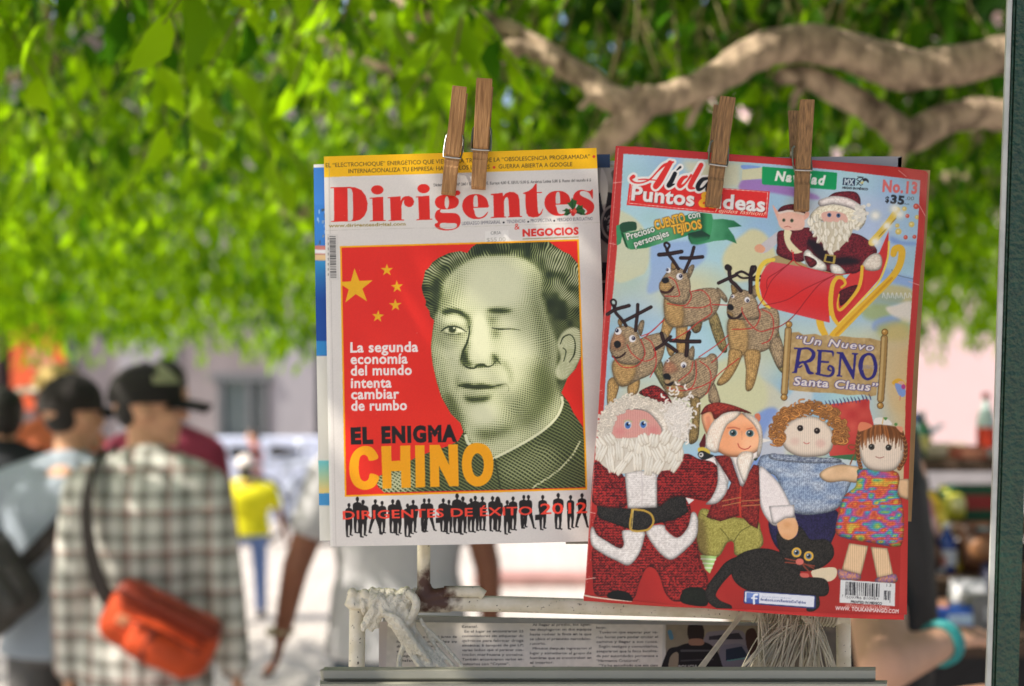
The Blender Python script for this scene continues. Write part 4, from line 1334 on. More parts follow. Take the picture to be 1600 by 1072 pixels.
def reindeer_set(c):
    br, cr = (34, 18, 16), (192, 36, 34)
    D, M = ((92, 66, 34), (178, 136, 76)), ((70, 58, 50), (168, 140, 108))

    def antler(pts):
        for p, w in pts:
            c.L(p, w, br)
            if len(p) > 2 and w > 28:
                c.L(p, w * .25, (74, 44, 36), .7)

    def eye(x, y, r, dx, dy):
        c.E(x, y, r, r * 1.05, (228, 224, 222)); c.E(x + dx, y + dy, r * .55, r * .6, (30, 28, 52)); c.E(x + dx - r * .15, y + dy - r * .15, r * .18, r * .18, (230, 230, 235))
    ya = lambda a, s=1: yarn((112, 84, 44), (222, 180, 112), 1.5, s, 3.2, a, .62)
    yg = lambda a, s=1: yarn((88, 74, 58), (206, 178, 134), 1.5, s, 3.2, a, .62)
    # 1: upper left one
    c.view(935, 370, 6.7)
    c.C([(1240, 530), (1290, 560), (1350, 640), (1340, 690), (1290, 650), (1240, 580)], yg(20, 4))
    c.P([(1150, 840), (1230, 780), (1300, 960), (1350, 1180), (1300, 1210), (1230, 1110)], yarn((78, 70, 44), (168, 146, 90), 1.8, 2, 3.2, 65), 1, True)
    c.P([(960, 860), (1080, 860), (1070, 980), (1010, 1010), (970, 960)], yarn((78, 64, 40), (150, 126, 80), 1.8, 3, 3.2, 80), 1, True)
    c.P([(690, 840), (800, 880), (740, 1040), (700, 1130), (640, 1080), (660, 960)], ya(70, 5), 1, True)
    c.P([(820, 880), (930, 880), (910, 1200), (860, 1240), (820, 1190)], ya(85, 6), 1, True)
    c.C([(700, 600), (830, 560), (960, 570), (1080, 540), (1220, 540), (1280, 620), (1260, 740), (1180, 850), (1020, 920), (850, 950), (740, 930), (690, 830)], yg(-24, 7))
    c.C([(700, 600), (850, 620), (900, 760), (880, 940), (760, 940), (690, 830)], ya(-20, 8), .85, 1.5)
    c.C([(760, 330), (820, 310), (920, 370), (960, 460), (960, 600), (900, 700), (780, 700), (690, 640), (640, 560), (650, 470), (700, 390)], yg(-30, 9))
    c.C([(640, 480), (700, 450), (780, 520), (760, 580), (690, 600), (640, 560)], ya(0, 10), .9)
    c.C([(940, 330), (985, 290), (1005, 320), (960, 430), (930, 420)], yg(60, 11))
    c.C([(770, 260), (830, 290), (800, 350), (760, 330)], ya(40, 12))
    c.C([(650, 560), (720, 570), (790, 510), (780, 560), (720, 592), (660, 588)], (60, 30, 24))
    c.C([(670, 440), (720, 425), (740, 465), (700, 490), (665, 470)], (26, 24, 24))
    antler([([(838, 335), (790, 260), (735, 185), (716, 130)], 34), ([(635, 188), (740, 178), (870, 155)], 42), ([(716, 130), (690, 80), (715, 62), (745, 90), (722, 135)], 24),
            ([(900, 370), (940, 280), (975, 200), (1000, 110)], 34), ([(862, 222), (970, 222), (1090, 210)], 38)])
    eye(733, 352, 26, -12, -6); eye(850, 416, 34, 12, -4)
    # 2: right one
    c.view(1110, 370, 6.7)
    c.P([(20, 770), (70, 900), (130, 1060), (60, 1060), (0, 900)], yg(70, 20), .01)
    c.P([(560, 980), (700, 900), (720, 1000), (760, 1200), (790, 1400), (740, 1420), (660, 1290)], yarn((88, 80, 48), (172, 150, 92), 1.8, 21, 3.2, 75), 1, True)
    c.C([(190, 860), (330, 780), (480, 760), (620, 730), (700, 760), (726, 900), (690, 1060), (600, 1180), (420, 1230), (240, 1230), (180, 1060)], yg(-14, 22))
    c.C([(190, 860), (330, 860), (400, 1000), (380, 1230), (230, 1230), (180, 1060)], ya(-10, 23), .85, 1.5)
    c.P([(200, 1180), (330, 1200), (300, 1330), (200, 1500), (100, 1560), (70, 1520), (170, 1360)], ya(60, 24), 1, True)
    c.P([(360, 1200), (520, 1200), (500, 1400), (440, 1590), (370, 1600), (370, 1400)], ya(85, 25), 1, True)
    c.P([(620, 1120), (720, 1040), (770, 1200), (745, 1370), (680, 1330)], yg(70, 26), 1, True)
    c.C([(240, 580), (330, 550), (430, 590), (490, 680), (510, 780), (500, 860), (380, 870), (260, 860), (180, 800), (175, 720), (200, 640)], yg(-24, 27))
    c.C([(440, 520), (490, 510), (500, 590), (470, 640), (440, 610)], yg(50, 28))
    c.C([(215, 500), (270, 540), (280, 580), (230, 600)], ya(40, 29))
    c.C([(170, 780), (230, 800), (240, 840), (190, 845)], ya(0, 30), .9)
    c.C([(180, 800), (250, 850), (330, 790), (320, 840), (250, 868), (190, 850)], (44, 26, 22))
    c.C([(178, 720), (220, 705), (245, 740), (230, 770), (185, 760)], (22, 20, 20))
    antler([([(320, 565), (260, 500), (210, 450), (195, 330)], 40), ([(85, 485), (170, 445), (270, 400)], 36), ([(195, 330), (180, 320)], 66),
            ([(420, 580), (420, 480), (420, 420), (440, 320)], 44), ([(270, 385), (330, 365), (400, 400)], 26), ([(280, 400), (330, 430), (400, 430)], 22), ([(420, 440), (500, 410), (560, 425), (520, 455), (440, 450)], 26), ([(415, 390), (430, 320), (470, 310), (470, 350), (430, 400)], 24)])
    eye(235, 625, 18, -6, 0); eye(385, 660, 28, 4, 8)
    # 3: left one
    c.view(935, 500, 6.7)
    c.P([(100, 640), (160, 600), (215, 680), (190, 800), (150, 900), (95, 890), (90, 760)], ya(85, 40), 1, True)
    c.P([(310, 680), (430, 620), (410, 760), (320, 800)], ya(85, 41), 1, True)
    c.P([(560, 480), (660, 430), (700, 600), (740, 740), (690, 730), (620, 620)], yarn((80, 78, 50), (160, 146, 96), 1.8, 42, 3.2, 65), 1, True)
    c.C([(450, 190), (560, 150), (680, 130), (720, 180), (700, 280), (660, 420), (560, 560), (400, 640), (300, 690), (220, 690), (160, 600), (150, 440), (300, 300)], yg(-20, 43))
    c.C([(150, 430), (300, 420), (400, 470), (380, 600), (300, 690), (220, 690), (160, 600)], ya(-10, 44), .85, 1.5)
    c.C([(190, 80), (300, 60), (400, 110), (440, 200), (480, 300), (460, 430), (330, 470), (200, 440), (130, 350), (120, 260), (160, 150)], yg(-26, 45))
    c.C([(150, 150), (230, 130), (290, 200), (260, 300), (150, 320), (118, 260)], yarn((120, 70, 50), (206, 150, 104), 1.8, 46, 3), .6, 1.5)
    c.C([(410, 90), (440, 10), (480, 10), (470, 100), (440, 170)], yg(70, 47))
    c.C([(200, 20), (230, -30), (250, 40), (230, 80)], ya(60, 48))
    c.C([(140, 370), (210, 385), (290, 330), (270, 370), (210, 405), (150, 395)], (48, 24, 20))
    c.C([(165, 235), (200, 215), (235, 240), (230, 280), (190, 295), (165, 270)], (22, 22, 22))
    antler([([(290, 60), (240, -10), (180, -80), (160, -150)], 34), ([(95, -60), (180, -110), (320, -150)], 38), ([(160, -130), (130, -190), (155, -215), (185, -190), (175, -130)], 20),
            ([(390, 110), (400, 0), (410, -80), (412, -160)], 36), ([(275, 10), (400, -55), (550, -135)], 36)])
    eye(205, 118, 36, -12, -8); eye(356, 196, 36, 12, -4)
    # 4: small one in the middle
    c.P([(1160, 700), (1210, 660), (1260, 780), (1270, 870), (1160, 860)], yg(75, 60), 1, True)
    c.C([(1000, 420), (1120, 390), (1180, 350), (1240, 380), (1250, 520), (1200, 680), (1080, 820), (960, 850), (840, 820), (720, 780), (710, 660)], yg(-32, 61))
    c.C([(700, 660), (860, 680), (900, 820), (760, 800), (710, 730)], ya(-10, 62), .85, 1.5)
    c.P([(960, 830), (1060, 820), (1060, 1072), (1040, 1250), (960, 1300), (940, 1200), (980, 1060)], yarn((88, 74, 44), (170, 140, 84), 1.8, 63, 3.2, 85), 1, True)
    c.C([(760, 380), (840, 340), (960, 370), (1010, 440), (1000, 600), (900, 680), (760, 680), (690, 620), (670, 530), (700, 440)], yg(-36, 64))
    c.C([(690, 440), (780, 440), (840, 520), (780, 560), (690, 560)], yarn((130, 60, 44), (204, 140, 100), 1.8, 65, 3), .6, 1.5)
    c.C([(710, 240), (780, 280), (800, 340), (750, 380), (715, 310)], ya(50, 66)); c.C([(940, 330), (990, 270), (1010, 330), (990, 420), (940, 400)], yg(60, 67))
    c.C([(680, 570), (730, 560), (760, 600), (740, 630), (690, 610)], (20, 20, 20)); c.E(722, 645, 26, 20, (176, 142, 100))
    c.C([(680, 620), (710, 670), (790, 640), (760, 690), (700, 680)], (36, 24, 22))
    antler([([(820, 330), (740, 270), (690, 230), (660, 140)], 40), ([(590, 310), (680, 250), (755, 175)], 34), ([(920, 370), (930, 280), (930, 210), (950, 130)], 44), ([(755, 215), (920, 225), (1060, 225)], 42)])
    eye(725, 425, 18, -4, 0); eye(892, 470, 30, 2, 14)
    # harness
    H = [(c, (935, 370, 6.7), [[(740, 420), (800, 460), (835, 540), (840, 620), (700, 620)], [(960, 560), (970, 640), (900, 720), (720, 700)], [(980, 570), (1080, 560), (1150, 620), (1170, 700), (1080, 740), (900, 740)], [(1170, 700), (1180, 800), (1040, 900), (940, 985), (780, 1080)], [(500, 1040), (690, 870)], [(1190, 710), (1350, 715)]]),
         (c, (1110, 370, 6.7), [[(330, 740), (340, 800), (420, 920), (520, 990), (650, 960)], [(500, 740), (520, 830), (450, 950), (230, 970)], [(540, 760), (640, 820), (660, 960), (620, 1080), (540, 1120)], [(650, 965), (760, 920), (880, 820), (1020, 640), (1150, 490), (1300, 400)], [(500, 730), (560, 640), (640, 460), (800, 300), (870, 230)], [(560, 720), (800, 660), (1000, 540), (1300, 400)], [(10, 1320), (100, 1240), (190, 1120)], [(600, 540), (620, 480), (700, 370)]]),
         (c, (935, 500, 6.7), [[(150, 380), (250, 490), (400, 480), (480, 380), (480, 300), (440, 200)], [(300, 260), (360, 360), (480, 430), (590, 380), (560, 240), (480, 180)], [(600, 330), (600, 480), (540, 600)], [(840, 640), (960, 540), (990, 440)], [(1020, 430), (1020, 600), (960, 720), (830, 680)], [(1060, 430), (1150, 500), (1180, 600), (1150, 740), (1120, 780)], [(720, 710), (880, 740), (1060, 700), (1180, 640), (1290, 540), (1474, 400)], [(1050, 390), (1240, 260), (1360, 160)], [(450, 170), (560, 120), (680, 0)]])]
    for _, v, ls in H:
        c.view(*v)
        for p in ls:
            c.L(p, 9, cr)


def sleigh(c):
    Y, Y2, Rr = (226, 178, 52), (200, 140, 30), (206, 58, 54)
    c.view(1180, 380, 4.122)
    # back of the sleigh, runner
    c.P([(690, 120), (800, 60), (860, -80), (858, 0), (850, 100), (800, 230), (720, 320), (560, 500), (510, 510), (470, 300), (560, 260), (640, 160)], Rr)
    c.L([(862, -10), (852, 100), (800, 240), (700, 350), (540, 520)], 12, (236, 206, 90))
    c.L([(890, 70), (900, 40), (930, 30), (945, 60), (930, 140), (880, 220), (780, 320), (660, 440), (540, 560), (500, 600)], [40, 44, 44, 46, 44, 44, 48, 52, 56, 50], Y)
    c.L([(880, 225), (780, 325), (660, 445), (520, 590)], 16, Y2, .7)
    c.L([(470, 450), (430, 430), (415, 480), (425, 540), (450, 590)], [40, 48, 48, 46, 40], Y)
    # seat
    c.C([(60, 130), (140, 80), (240, 80), (330, 140), (560, 200), (480, 230), (120, 160)], (170, 150, 100))
    # passengers: two knitted dolls, one bearded
    c.view(1160, 240, 5.333)
    mr = lambda a: yarn((58, 18, 24), (140, 40, 46), 1.2, 70, 2.2, a)
    wl = yarn((206, 196, 176), (240, 236, 224), 2.2, 71, 3)
    c.C([(300, 650), (330, 700), (220, 810), (150, 830), (120, 800), (150, 760), (240, 690)], (196, 190, 190))
    c.C([(108, 770), (150, 755), (190, 790), (170, 826), (120, 820), (104, 800)], (222, 160, 124))
    c.C([(300, 650), (420, 640), (560, 620), (580, 760), (500, 900), (300, 850), (290, 760)], mr(0))
    c.C([(350, 640), (410, 650), (400, 720), (470, 800), (500, 820), (420, 830), (360, 750)], (226, 214, 170))
    c.C([(250, 430), (280, 460), (320, 520), (330, 580), (350, 620), (310, 590), (280, 520)], (224, 168, 146))
    c.C([(490, 520), (530, 490), (556, 490), (550, 530), (500, 560)], (224, 168, 146))
    c.C([(310, 500), (400, 470), (490, 500), (520, 570), (500, 630), (420, 640), (340, 630), (300, 580)], (228, 180, 158))
    c.C([(300, 485), (330, 440), (420, 420), (500, 440), (520, 500), (420, 470)], mr(20)); c.L([(305, 495), (400, 478), (510, 505)], 18, (222, 204, 190))
    c.E(345, 555, 13, 14, (70, 80, 50)); c.E(412, 558, 14, 15, (70, 80, 50)); c.E(345, 553, 5, 5, (20, 20, 20)); c.E(412, 556, 5, 5, (20, 20, 20))
    c.L([(350, 612), (378, 606), (405, 616)], 5, (170, 70, 60))
    # bearded one
    c.C([(560, 700), (640, 650), (900, 660), (1020, 700), (1120, 800), (1080, 880), (960, 990), (840, 1000), (700, 980), (600, 900), (540, 800)], mr(0))
    c.C([(540, 740), (600, 720), (700, 800), (720, 870), (880, 860), (990, 900), (880, 930), (720, 920), (640, 880)], (26, 20, 24), .9, 2)
    c.C([(510, 830), (550, 800), (600, 850), (690, 920), (690, 980), (560, 960), (520, 900)], wl); c.C([(520, 850), (600, 880), (620, 920), (570, 950), (530, 900)], mr(0))
    c.C([(730, 930), (800, 930), (860, 1000), (760, 1010)], wl)
    c.C([(1000, 920), (1060, 850), (1130, 830), (1165, 880), (1150, 960), (1080, 980), (1010, 960)], yarn((196, 180, 160), (226, 216, 200), 2, 72, 3))
    c.P([(690, 836), (780, 850), (770, 920), (675, 900)], (176, 150, 70)); c.P([(705, 850), (758, 858), (752, 905), (694, 894)], (24, 18, 22))
    hair = yarn((196, 182, 150), (240, 232, 210), 2.0, 73, 2.4, 30)
    c.C([(600, 470), (700, 420), (960, 430), (1030, 480), (1020, 580), (960, 640), (900, 600), (640, 560), (560, 540)], hair)
    c.C([(660, 500), (760, 480), (860, 510), (870, 580), (780, 600), (690, 580)], (222, 172, 154))
    c.E(724, 512, 17, 18, (66, 92, 128)); c.E(800, 516, 17, 18, (66, 92, 128)); c.E(724, 510, 7, 8, (16, 18, 24)); c.E(800, 514, 7, 8, (16, 18, 24))
    rs = np.random.RandomState(5)
    pts = [(580, 610), (640, 590), (700, 600), (760, 600), (820, 590), (880, 610), (920, 600), (600, 660), (650, 650), (710, 660), (770, 660), (830, 650), (890, 660), (640, 710), (690, 710), (750, 720), (810, 710), (870, 700), (680, 770), (730, 780), (790, 770), (740, 810), (620, 540), (570, 570), (960, 560)]
    c.C([(590, 580), (700, 570), (900, 580), (920, 640), (860, 740), (740, 830), (660, 740), (600, 660)], (206, 194, 166))
    for x, y in pts:
        for q in range(2):
            u = x + rs.uniform(-14, 14); t = rs.uniform(-12, 12)
            c.L([(u, y - 30), (u + t, y), (u - t * .4, y + 30)], [14, 30, 18], (188, 174, 144), .85); c.L([(u - 3, y - 30), (u + t - 3, y - 2), (u - t * .4 - 3, y + 26)], [10, 22, 12], tuple(np.array((236, 228, 208)) * rs.uniform(.95, 1.03)))
    c.C([(690, 385), (760, 330), (860, 314), (950, 325), (985, 390), (960, 440), (800, 380), (700, 385)], mr(20))
    c.L([(660, 410), (760, 388), (880, 410), (970, 455)], [60, 70, 76, 60], yarn((206, 190, 180), (240, 230, 220), 2, 74, 2.6))
    for _ in range(26):
        c.E(980 + rs.normal(0, 26), 500 + rs.normal(0, 50), 18, 16, tuple(rs.randint(205, 238) * np.array((1, .97, .9))), .9)
    # red roll front
    c.view(1110, 370, 6.7)
    c.L([(660, 240), (580, 260), (520, 330), (490, 450), (500, 590), (560, 700), (620, 740)], [40, 46, 46, 40, 36, 34, 26], (228, 196, 70))
    c.P([(640, 262), (760, 280), (1000, 320), (1270, 390), (1330, 420), (1280, 560), (1240, 760), (1250, 900), (1000, 840), (720, 770), (620, 730), (540, 640), (514, 520), (530, 400), (580, 310)],
        lambda X, Yy: mixc((206, 76, 84), (214, 44, 40), .5 + .5 * np.sin((Yy - 430 - (X - 1200) * .2) * .06)), 1, False)
    for p in ([(560, 720), (800, 660), (1000, 540), (1300, 400)], [(650, 965), (760, 920), (880, 820), (1020, 640), (1150, 490), (1300, 400)], [(500, 730), (560, 640), (640, 460), (800, 300), (870, 230)], [(590, 540), (600, 440), (700, 370), (830, 280)]):
        c.L(p, 8, (150, 28, 30))
    c.L([(870, 160), (870, 230), (960, 310), (1300, 390), (1474, 385)], 9, (204, 40, 40)); c.L([(850, 140), (870, 230), (840, 270)], 9, (204, 40, 40))
    c.view(1180, 380, 4.122)
    # scrolled end board
    c.P([(500, 250), (540, 210), (580, 225), (575, 280), (545, 300), (530, 380), (545, 430), (600, 370), (660, 290), (690, 150), (705, 150), (700, 300), (560, 470), (540, 510), (510, 510), (480, 420), (480, 320)], (200, 50, 44))
    c.L([(555, 285), (580, 262), (566, 230), (530, 222), (498, 270), (486, 380), (500, 470), (530, 520)], [14, 16, 20, 24, 28, 30, 28, 22], Y)
    c.C([(540, 320), (580, 290), (660, 270), (640, 330), (560, 400), (545, 390)], yarn((44, 16, 22), (120, 36, 40), 1.2, 75, 2.2))
    c.L([(690, 150), (682, 230), (660, 300), (600, 380), (548, 430), (530, 400), (540, 330)], [20, 22, 22, 20, 18, 12, 8], Y)
    # glitter lights
    c.view(1160, 240, 5.333)
    c.L([(1080, 740), (1150, 660), (1230, 560), (1290, 470)], [60, 56, 56, 50], (226, 190, 74))
    c.L([(1140, 690), (1280, 540)], 8, (120, 90, 40), .7)
    for x, y in ((1108, 516), (1310, 505), (1206, 602), (1108, 735), (1270, 460)):
        c.E(x, y, 50, 46, (238, 230, 200), .55, 0, 2.2); c.E(x, y, 26, 24, (240, 236, 222), .95, 0, 1)


def scroll(c):
    c.view(1180, 380, 4.122)
    par = lambda X, Y: mixc((158, 128, 78), (206, 176, 122), vnoise(X, Y, 9, 80) * .6 + vnoise(X, Y, 3, 81) * .4)
    c.P([(235, 575), (280, 572), (310, 590), (390, 584), (420, 596), (470, 590), (500, 602), (560, 598), (640, 608), (740, 612), (810, 630), (800, 760), (790, 880), (780, 980), (740, 988), (700, 975), (600, 980), (500, 965), (400, 962), (300, 955), (215, 945), (222, 780)], par)
    bl, wt = (52, 48, 122), (226, 214, 206)

    def rod(p, w):
        c.L(p, w, (70, 48, 24)); c.L(p, w * .86, (160, 126, 72)); c.L([(x - w * .14, y) for x, y in p], w * .34, (204, 174, 116), .8)
    rod([(213, 560), (202, 740), (188, 960)], 46); rod([(832, 612), (822, 800), (808, 1005)], 46)
    for x, y in ((218, 523), (186, 993), (835, 573), (806, 1046)):
        c.E(x, y, 22, 22, (76, 50, 22)); c.E(x, y, 18, 18, (176, 130, 62)); c.E(x - 5, y - 5, 7, 7, (220, 186, 120))
    c.T('“Un Nuevo', (262, 642), (762, 694), 46, wt, bold=.02, shear=.2, outline=bl, ow=1.3, sp=1.15)
    c.T('Santa Claus”', (246, 912), (790, 954), 50, wt, bold=.03, shear=.1, outline=bl, ow=1.3, sp=1.1)
    # RENO, serif capitals
    N = (44, 38, 112)
    c.P([(248, 672), (300, 674), (268, 838), (236, 836), (240, 828), (250, 826), (272, 684), (250, 682)], N)
    c.L([(285, 682), (340, 678), (376, 708), (360, 750), (310, 768), (278, 766)], [14, 14, 24, 24, 12, 10], N)
    c.L([(285, 775), (310, 765), (330, 790), (346, 830), (372, 838)], [12, 14, 22, 24, 12], N)
    c.L([(300, 790), (284, 800), (276, 790), (286, 778)], 10, N)
    c.P([(398, 686), (430, 688), (420, 846), (386, 842), (388, 836), (396, 834), (406, 698), (398, 696)], N)
    c.L([(410, 692), (470, 696), (498, 702), (502, 728)], [12, 14, 16, 6], N); c.L([(410, 762), (470, 766)], 13, N)
    c.L([(395, 842), (470, 856), (498, 840), (502, 806), (480, 790), (470, 810), (486, 822)], [12, 14, 20, 18, 12, 14, 10], N)
    c.P([(524, 700), (566, 702), (628, 818), (636, 718), (622, 716), (622, 706), (664, 708), (664, 716), (652, 720), (638, 876), (628, 876), (556, 740), (548, 850), (560, 854), (560, 862), (524, 858), (524, 850), (534, 846), (544, 716), (524, 710)], N)
    m, b = c.pmask([(735, 705), (772, 730), (788, 800), (770, 860), (722, 884), (682, 856), (664, 790), (684, 728)], True)
    m2, b2 = c.pmask([(732, 722), (752, 740), (764, 800), (752, 850), (724, 868), (704, 844), (694, 784), (706, 738)], True)
    m = m.copy(); m[b2[1] - b[1]:b2[3] - b[1], b2[0] - b[0]:b2[2] - b[0]] *= 1 - m2
    c.put(m, b, N)
    c.T('para', (690, 806), (768, 810), 32, (150, 140, 150), shear=.1)


def dolls(c):
    rs = np.random.RandomState(9)
    red = lambda s=90: yarn((56, 12, 16), (170, 42, 38), 2.0, s, 4.2, 0, 1.3)
    wht = lambda s=91: yarn((192, 184, 176), (228, 222, 215), 2.2, s, 3.4)
    blk = lambda s=92: yarn((8, 8, 8), (58, 54, 48), .9, s, 1.8, 20, 1.4)
    # ---- cushion and fairy behind
    c.view(1180, 610, 5.642)
    c.C([(640, 150), (760, 110), (900, 90), (1000, 80), (1010, 160), (1040, 280), (1050, 420), (900, 560), (660, 580), (700, 360)], lambda X, Y: mixc((180, 44, 44), (216, 96, 78), vnoise(X, Y, 18, 93)))
    for k in range(16):
        x = 520 + k * 32
        y = 150 - k * 5.5 + rs.uniform(-8, 8)
        c.L([(x, y - 36), (x + 14, y - 8), (x + 20, y + 16)], [4, 12, 6], (62, 62, 104))
    c.P([(640, 580), (900, 560), (890, 625), (760, 610)], (58, 110, 70))
    c.P([(650, 590), (890, 620), (890, 660), (640, 650)], (196, 208, 206))
    c.view(1180, 380, 4.122)
    c.C([(880, 900), (920, 870), (960, 890), (968, 920), (930, 930)], (222, 170, 60)); c.E(940, 905, 22, 18, (220, 170, 140)); c.C([(900, 905), (960, 925), (966, 980), (930, 985)], (128, 152, 204)); c.E(955, 925, 14, 16, (180, 70, 130)); c.L([(935, 985), (932, 1010)], 8, (206, 140, 110))
    # ---- boy with curly hair and blue jumper
    c.view(1180, 610, 5.642)
    jump = yarn((70, 84, 112), (190, 208, 220), 1.7, 94, 3.0, 90, 1.2)

    def jumper(X, Y):
        s = vnoise(X * .35, Y, 7, 95)
        return jump(X, Y) * .55 + mixc((98, 122, 158), (206, 206, 206), s) * .45
    jumper.puff = 6
    c.P([(160, 1050), (720, 1060), (640, 1420), (600, 1500), (200, 1400)], yarn((18, 16, 44), (44, 40, 84), 1.4, 96, 2.6, 90), 1, True)
    c.P([(150, 560), (740, 620), (840, 760), (830, 850), (700, 1056), (330, 1072), (180, 760), (40, 740), (30, 620)], jumper, 1, True)
    c.C([(150, 555), (400, 590), (720, 600), (730, 640), (420, 640), (150, 610)], yarn((80, 90, 116), (196, 206, 214), 1.8, 97, 2.6, 0))
    face = (204, 186, 164)
    c.C([(230, 420), (280, 300), (420, 230), (580, 250), (680, 360), (690, 470), (640, 560), (520, 586), (380, 580), (270, 520)], puffy(lambda X, Y: mixc(face, (224, 206, 186), .5 + .5 * np.sin(X * 2 * np.pi / 3.2)), 5))
    c.E(576, 468, 44, 36, (220, 164, 150), .5, 0, 2); c.E(350, 450, 40, 32, (220, 170, 154), .4, 0, 2)
    for k in range(330):
        a = rs.uniform(-math.pi * 1.12, math.pi * .12)
        rr = rs.uniform(.8, 1.08)
        x, y = 470 + 300 * rr * math.cos(a), 372 + 262 * rr * math.sin(a)
        if a > -2.7 and a < -.5 and rs.rand() < .7:
            y += rs.uniform(0, 55)
        if x > 690 - 20 and y > 540 or x < 250 and y > 520:
            continue
        t = rs.uniform(0, 2 * math.pi)
        r = rs.uniform(14, 26)
        q = [(x + r * math.cos(t + u) * (1 + .3 * u), y + r * math.sin(t + u)) for u in np.linspace(0, 3.6, 6)]
        sh = rs.uniform(.75, 1.15)
        c.L(q, 15, (96, 54, 26)); c.L(q, 10, (min(255, 202 * sh), 138 * sh, 72 * sh))
    for x, y in ((397, 333), (545, 356)):
        c.E(x, y, 27, 27, (34, 24, 22)); c.E(x - 4, y - 6, 8, 7, (150, 140, 130))
    c.L([(428, 458), (452, 472), (478, 462)], 6, (190, 70, 62))
    # ---- elf with red cap, white hair and olive trousers
    c.view(1070, 770, 4.324)
    ol = yarn((120, 114, 46), (182, 172, 92), 1.3, 98, 2.4, 90)
    c.P([(110, 110), (250, 150), (480, 190), (510, 240), (528, 350), (430, 420), (340, 420), (330, 340), (290, 335), (240, 420), (190, 440), (100, 400), (78, 270)], ol, 1, True)
    c.L([(240, 240), (290, 300), (300, 332)], 6, (100, 96, 40)); c.L([(450, 220), (380, 260), (330, 330)], 6, (100, 96, 40)); c.L([(110, 140), (200, 190)], 5, (106, 100, 42))
    c.P([(102, 420), (216, 430), (170, 545), (140, 520)], (176, 214, 128))
    for k in range(3):
        c.L([(110 + k * 14, 446 + k * 30), (206 - k * 12, 452 + k * 28)], 10, (226, 236, 200))
    c.view(1070, 610, 5.956)
    slv = yarn((206, 194, 188), (236, 228, 222), 1.6, 99, 3, 60, .6)
    c.P([(690, 720), (800, 780), (900, 900), (990, 1080), (1030, 1220), (900, 1260), (800, 1240), (700, 1060)], slv, 1, True)
    c.P([(180, 640), (290, 620), (330, 700), (420, 800), (300, 1040), (160, 800)], slv, 1, True)
    vest = yarn((72, 16, 20), (170, 54, 44), 1.4, 100, 2.6, 10, 1.2)
    c.P([(270, 610), (420, 600), (520, 890), (640, 690), (690, 700), (700, 1000), (690, 1180), (680, 1290), (600, 1250), (520, 1160), (330, 1220), (200, 1180), (260, 1040), (380, 980), (430, 860)], vest, 1)
    c.L([(520, 900), (512, 1080), (520, 1170)], [14, 20, 14], (196, 60, 40))
    for y in (1000, 1045):
        c.L([(350, y + 30), (500, y), (520, y)], 8, (196, 128, 80)); c.L([(530, y + 30), (700, y + 20)], 8, (196, 128, 80))
    c.C([(260, 560), (420, 620), (520, 880), (560, 860), (600, 760), (640, 660), (700, 600), (600, 520)], yarn((214, 200, 190), (240, 234, 228), 1.5, 101, 3, 80, .6))
    skin = puffy(lambda X, Y: mixc((222, 148, 102), (242, 184, 140), vnoise(X, Y, 16, 102)), 5)
    c.C([(155, 230), (230, 190), (280, 260), (280, 400), (230, 440), (180, 360)], skin); c.C([(190, 250), (230, 230), (250, 300), (220, 380)], (206, 116, 86), .6, 1.5)
    c.C([(650, 230), (690, 215), (706, 260), (680, 300)], (214, 120, 84))
    c.C([(250, 360), (300, 260), (420, 210), (560, 220), (690, 300), (720, 420), (700, 540), (600, 600), (430, 620), (300, 560), (250, 460)], skin)
    hairw = yarn((216, 196, 172), (242, 236, 222), 1.4, 103, 3.4, 75, .9)
    c.C([(270, 280), (400, 200), (520, 200), (480, 260), (390, 330), (330, 480), (300, 580), (200, 540), (200, 420)], hairw, .92)
    c.C([(530, 210), (640, 240), (710, 330), (726, 470), (700, 600), (670, 600), (690, 440), (640, 320)], hairw, .92)
    c.C([(150, 210), (200, 140), (300, 112), (420, 130), (560, 180), (620, 218), (480, 195), (360, 215), (280, 270), (240, 200), (160, 225)], yarn((90, 26, 20), (186, 62, 44), 1.6, 104, 2.6, 20))
    c.C([(150, 470), (190, 400), (190, 520), (160, 545), (135, 510)], (90, 24, 24)); c.C([(120, 540), (180, 530), (235, 570), (220, 610), (140, 590)], (214, 186, 74)); c.C([(120, 590), (160, 560), (230, 590), (270, 610), (190, 645), (140, 630)], (34, 36, 34)); c.E(152, 600, 22, 22, (220, 216, 206)); c.E(150, 598, 10, 10, (20, 20, 20))
    c.L([(400, 350), (460, 345), (510, 360)], 14, (200, 104, 74), .8); c.L([(580, 360), (630, 350)], 12, (200, 104, 74), .8)
    for x, y in ((450, 396), (607, 400)):
        c.E(x, y, 42, 34, (226, 210, 196)); c.E(x, y, 34, 33, (66, 96, 98)); c.E(x, y, 17, 18, (16, 22, 24)); c.E(x - 9, y - 10, 7, 7, (220, 226, 226))
    c.L([(494, 496), (510, 530), (550, 548), (590, 540), (612, 518)], 9, (196, 62, 52)); c.L([(530, 380), (532, 460)], 6, (210, 134, 98), .6)
    c.C([(520, 580), (600, 570), (640, 600), (600, 740), (560, 860), (520, 800), (480, 660)], hairw, .9); c.C([(640, 640), (680, 628), (660, 655)], (36, 60, 36))
    # ---- girl with rainbow dress
    c.view(1180, 610, 5.642)
    tan = puffy(lambda X, Y: mixc((204, 166, 124), (228, 192, 150), vnoise(X, Y, 12, 105)), 4)
    c.C([(565, 750), (620, 690), (740, 655), (860, 665), (930, 690), (900, 810), (780, 800), (640, 810)], tan)
    c.P([(1230, 780), (1360, 780), (1355, 970), (1270, 940)], tan)

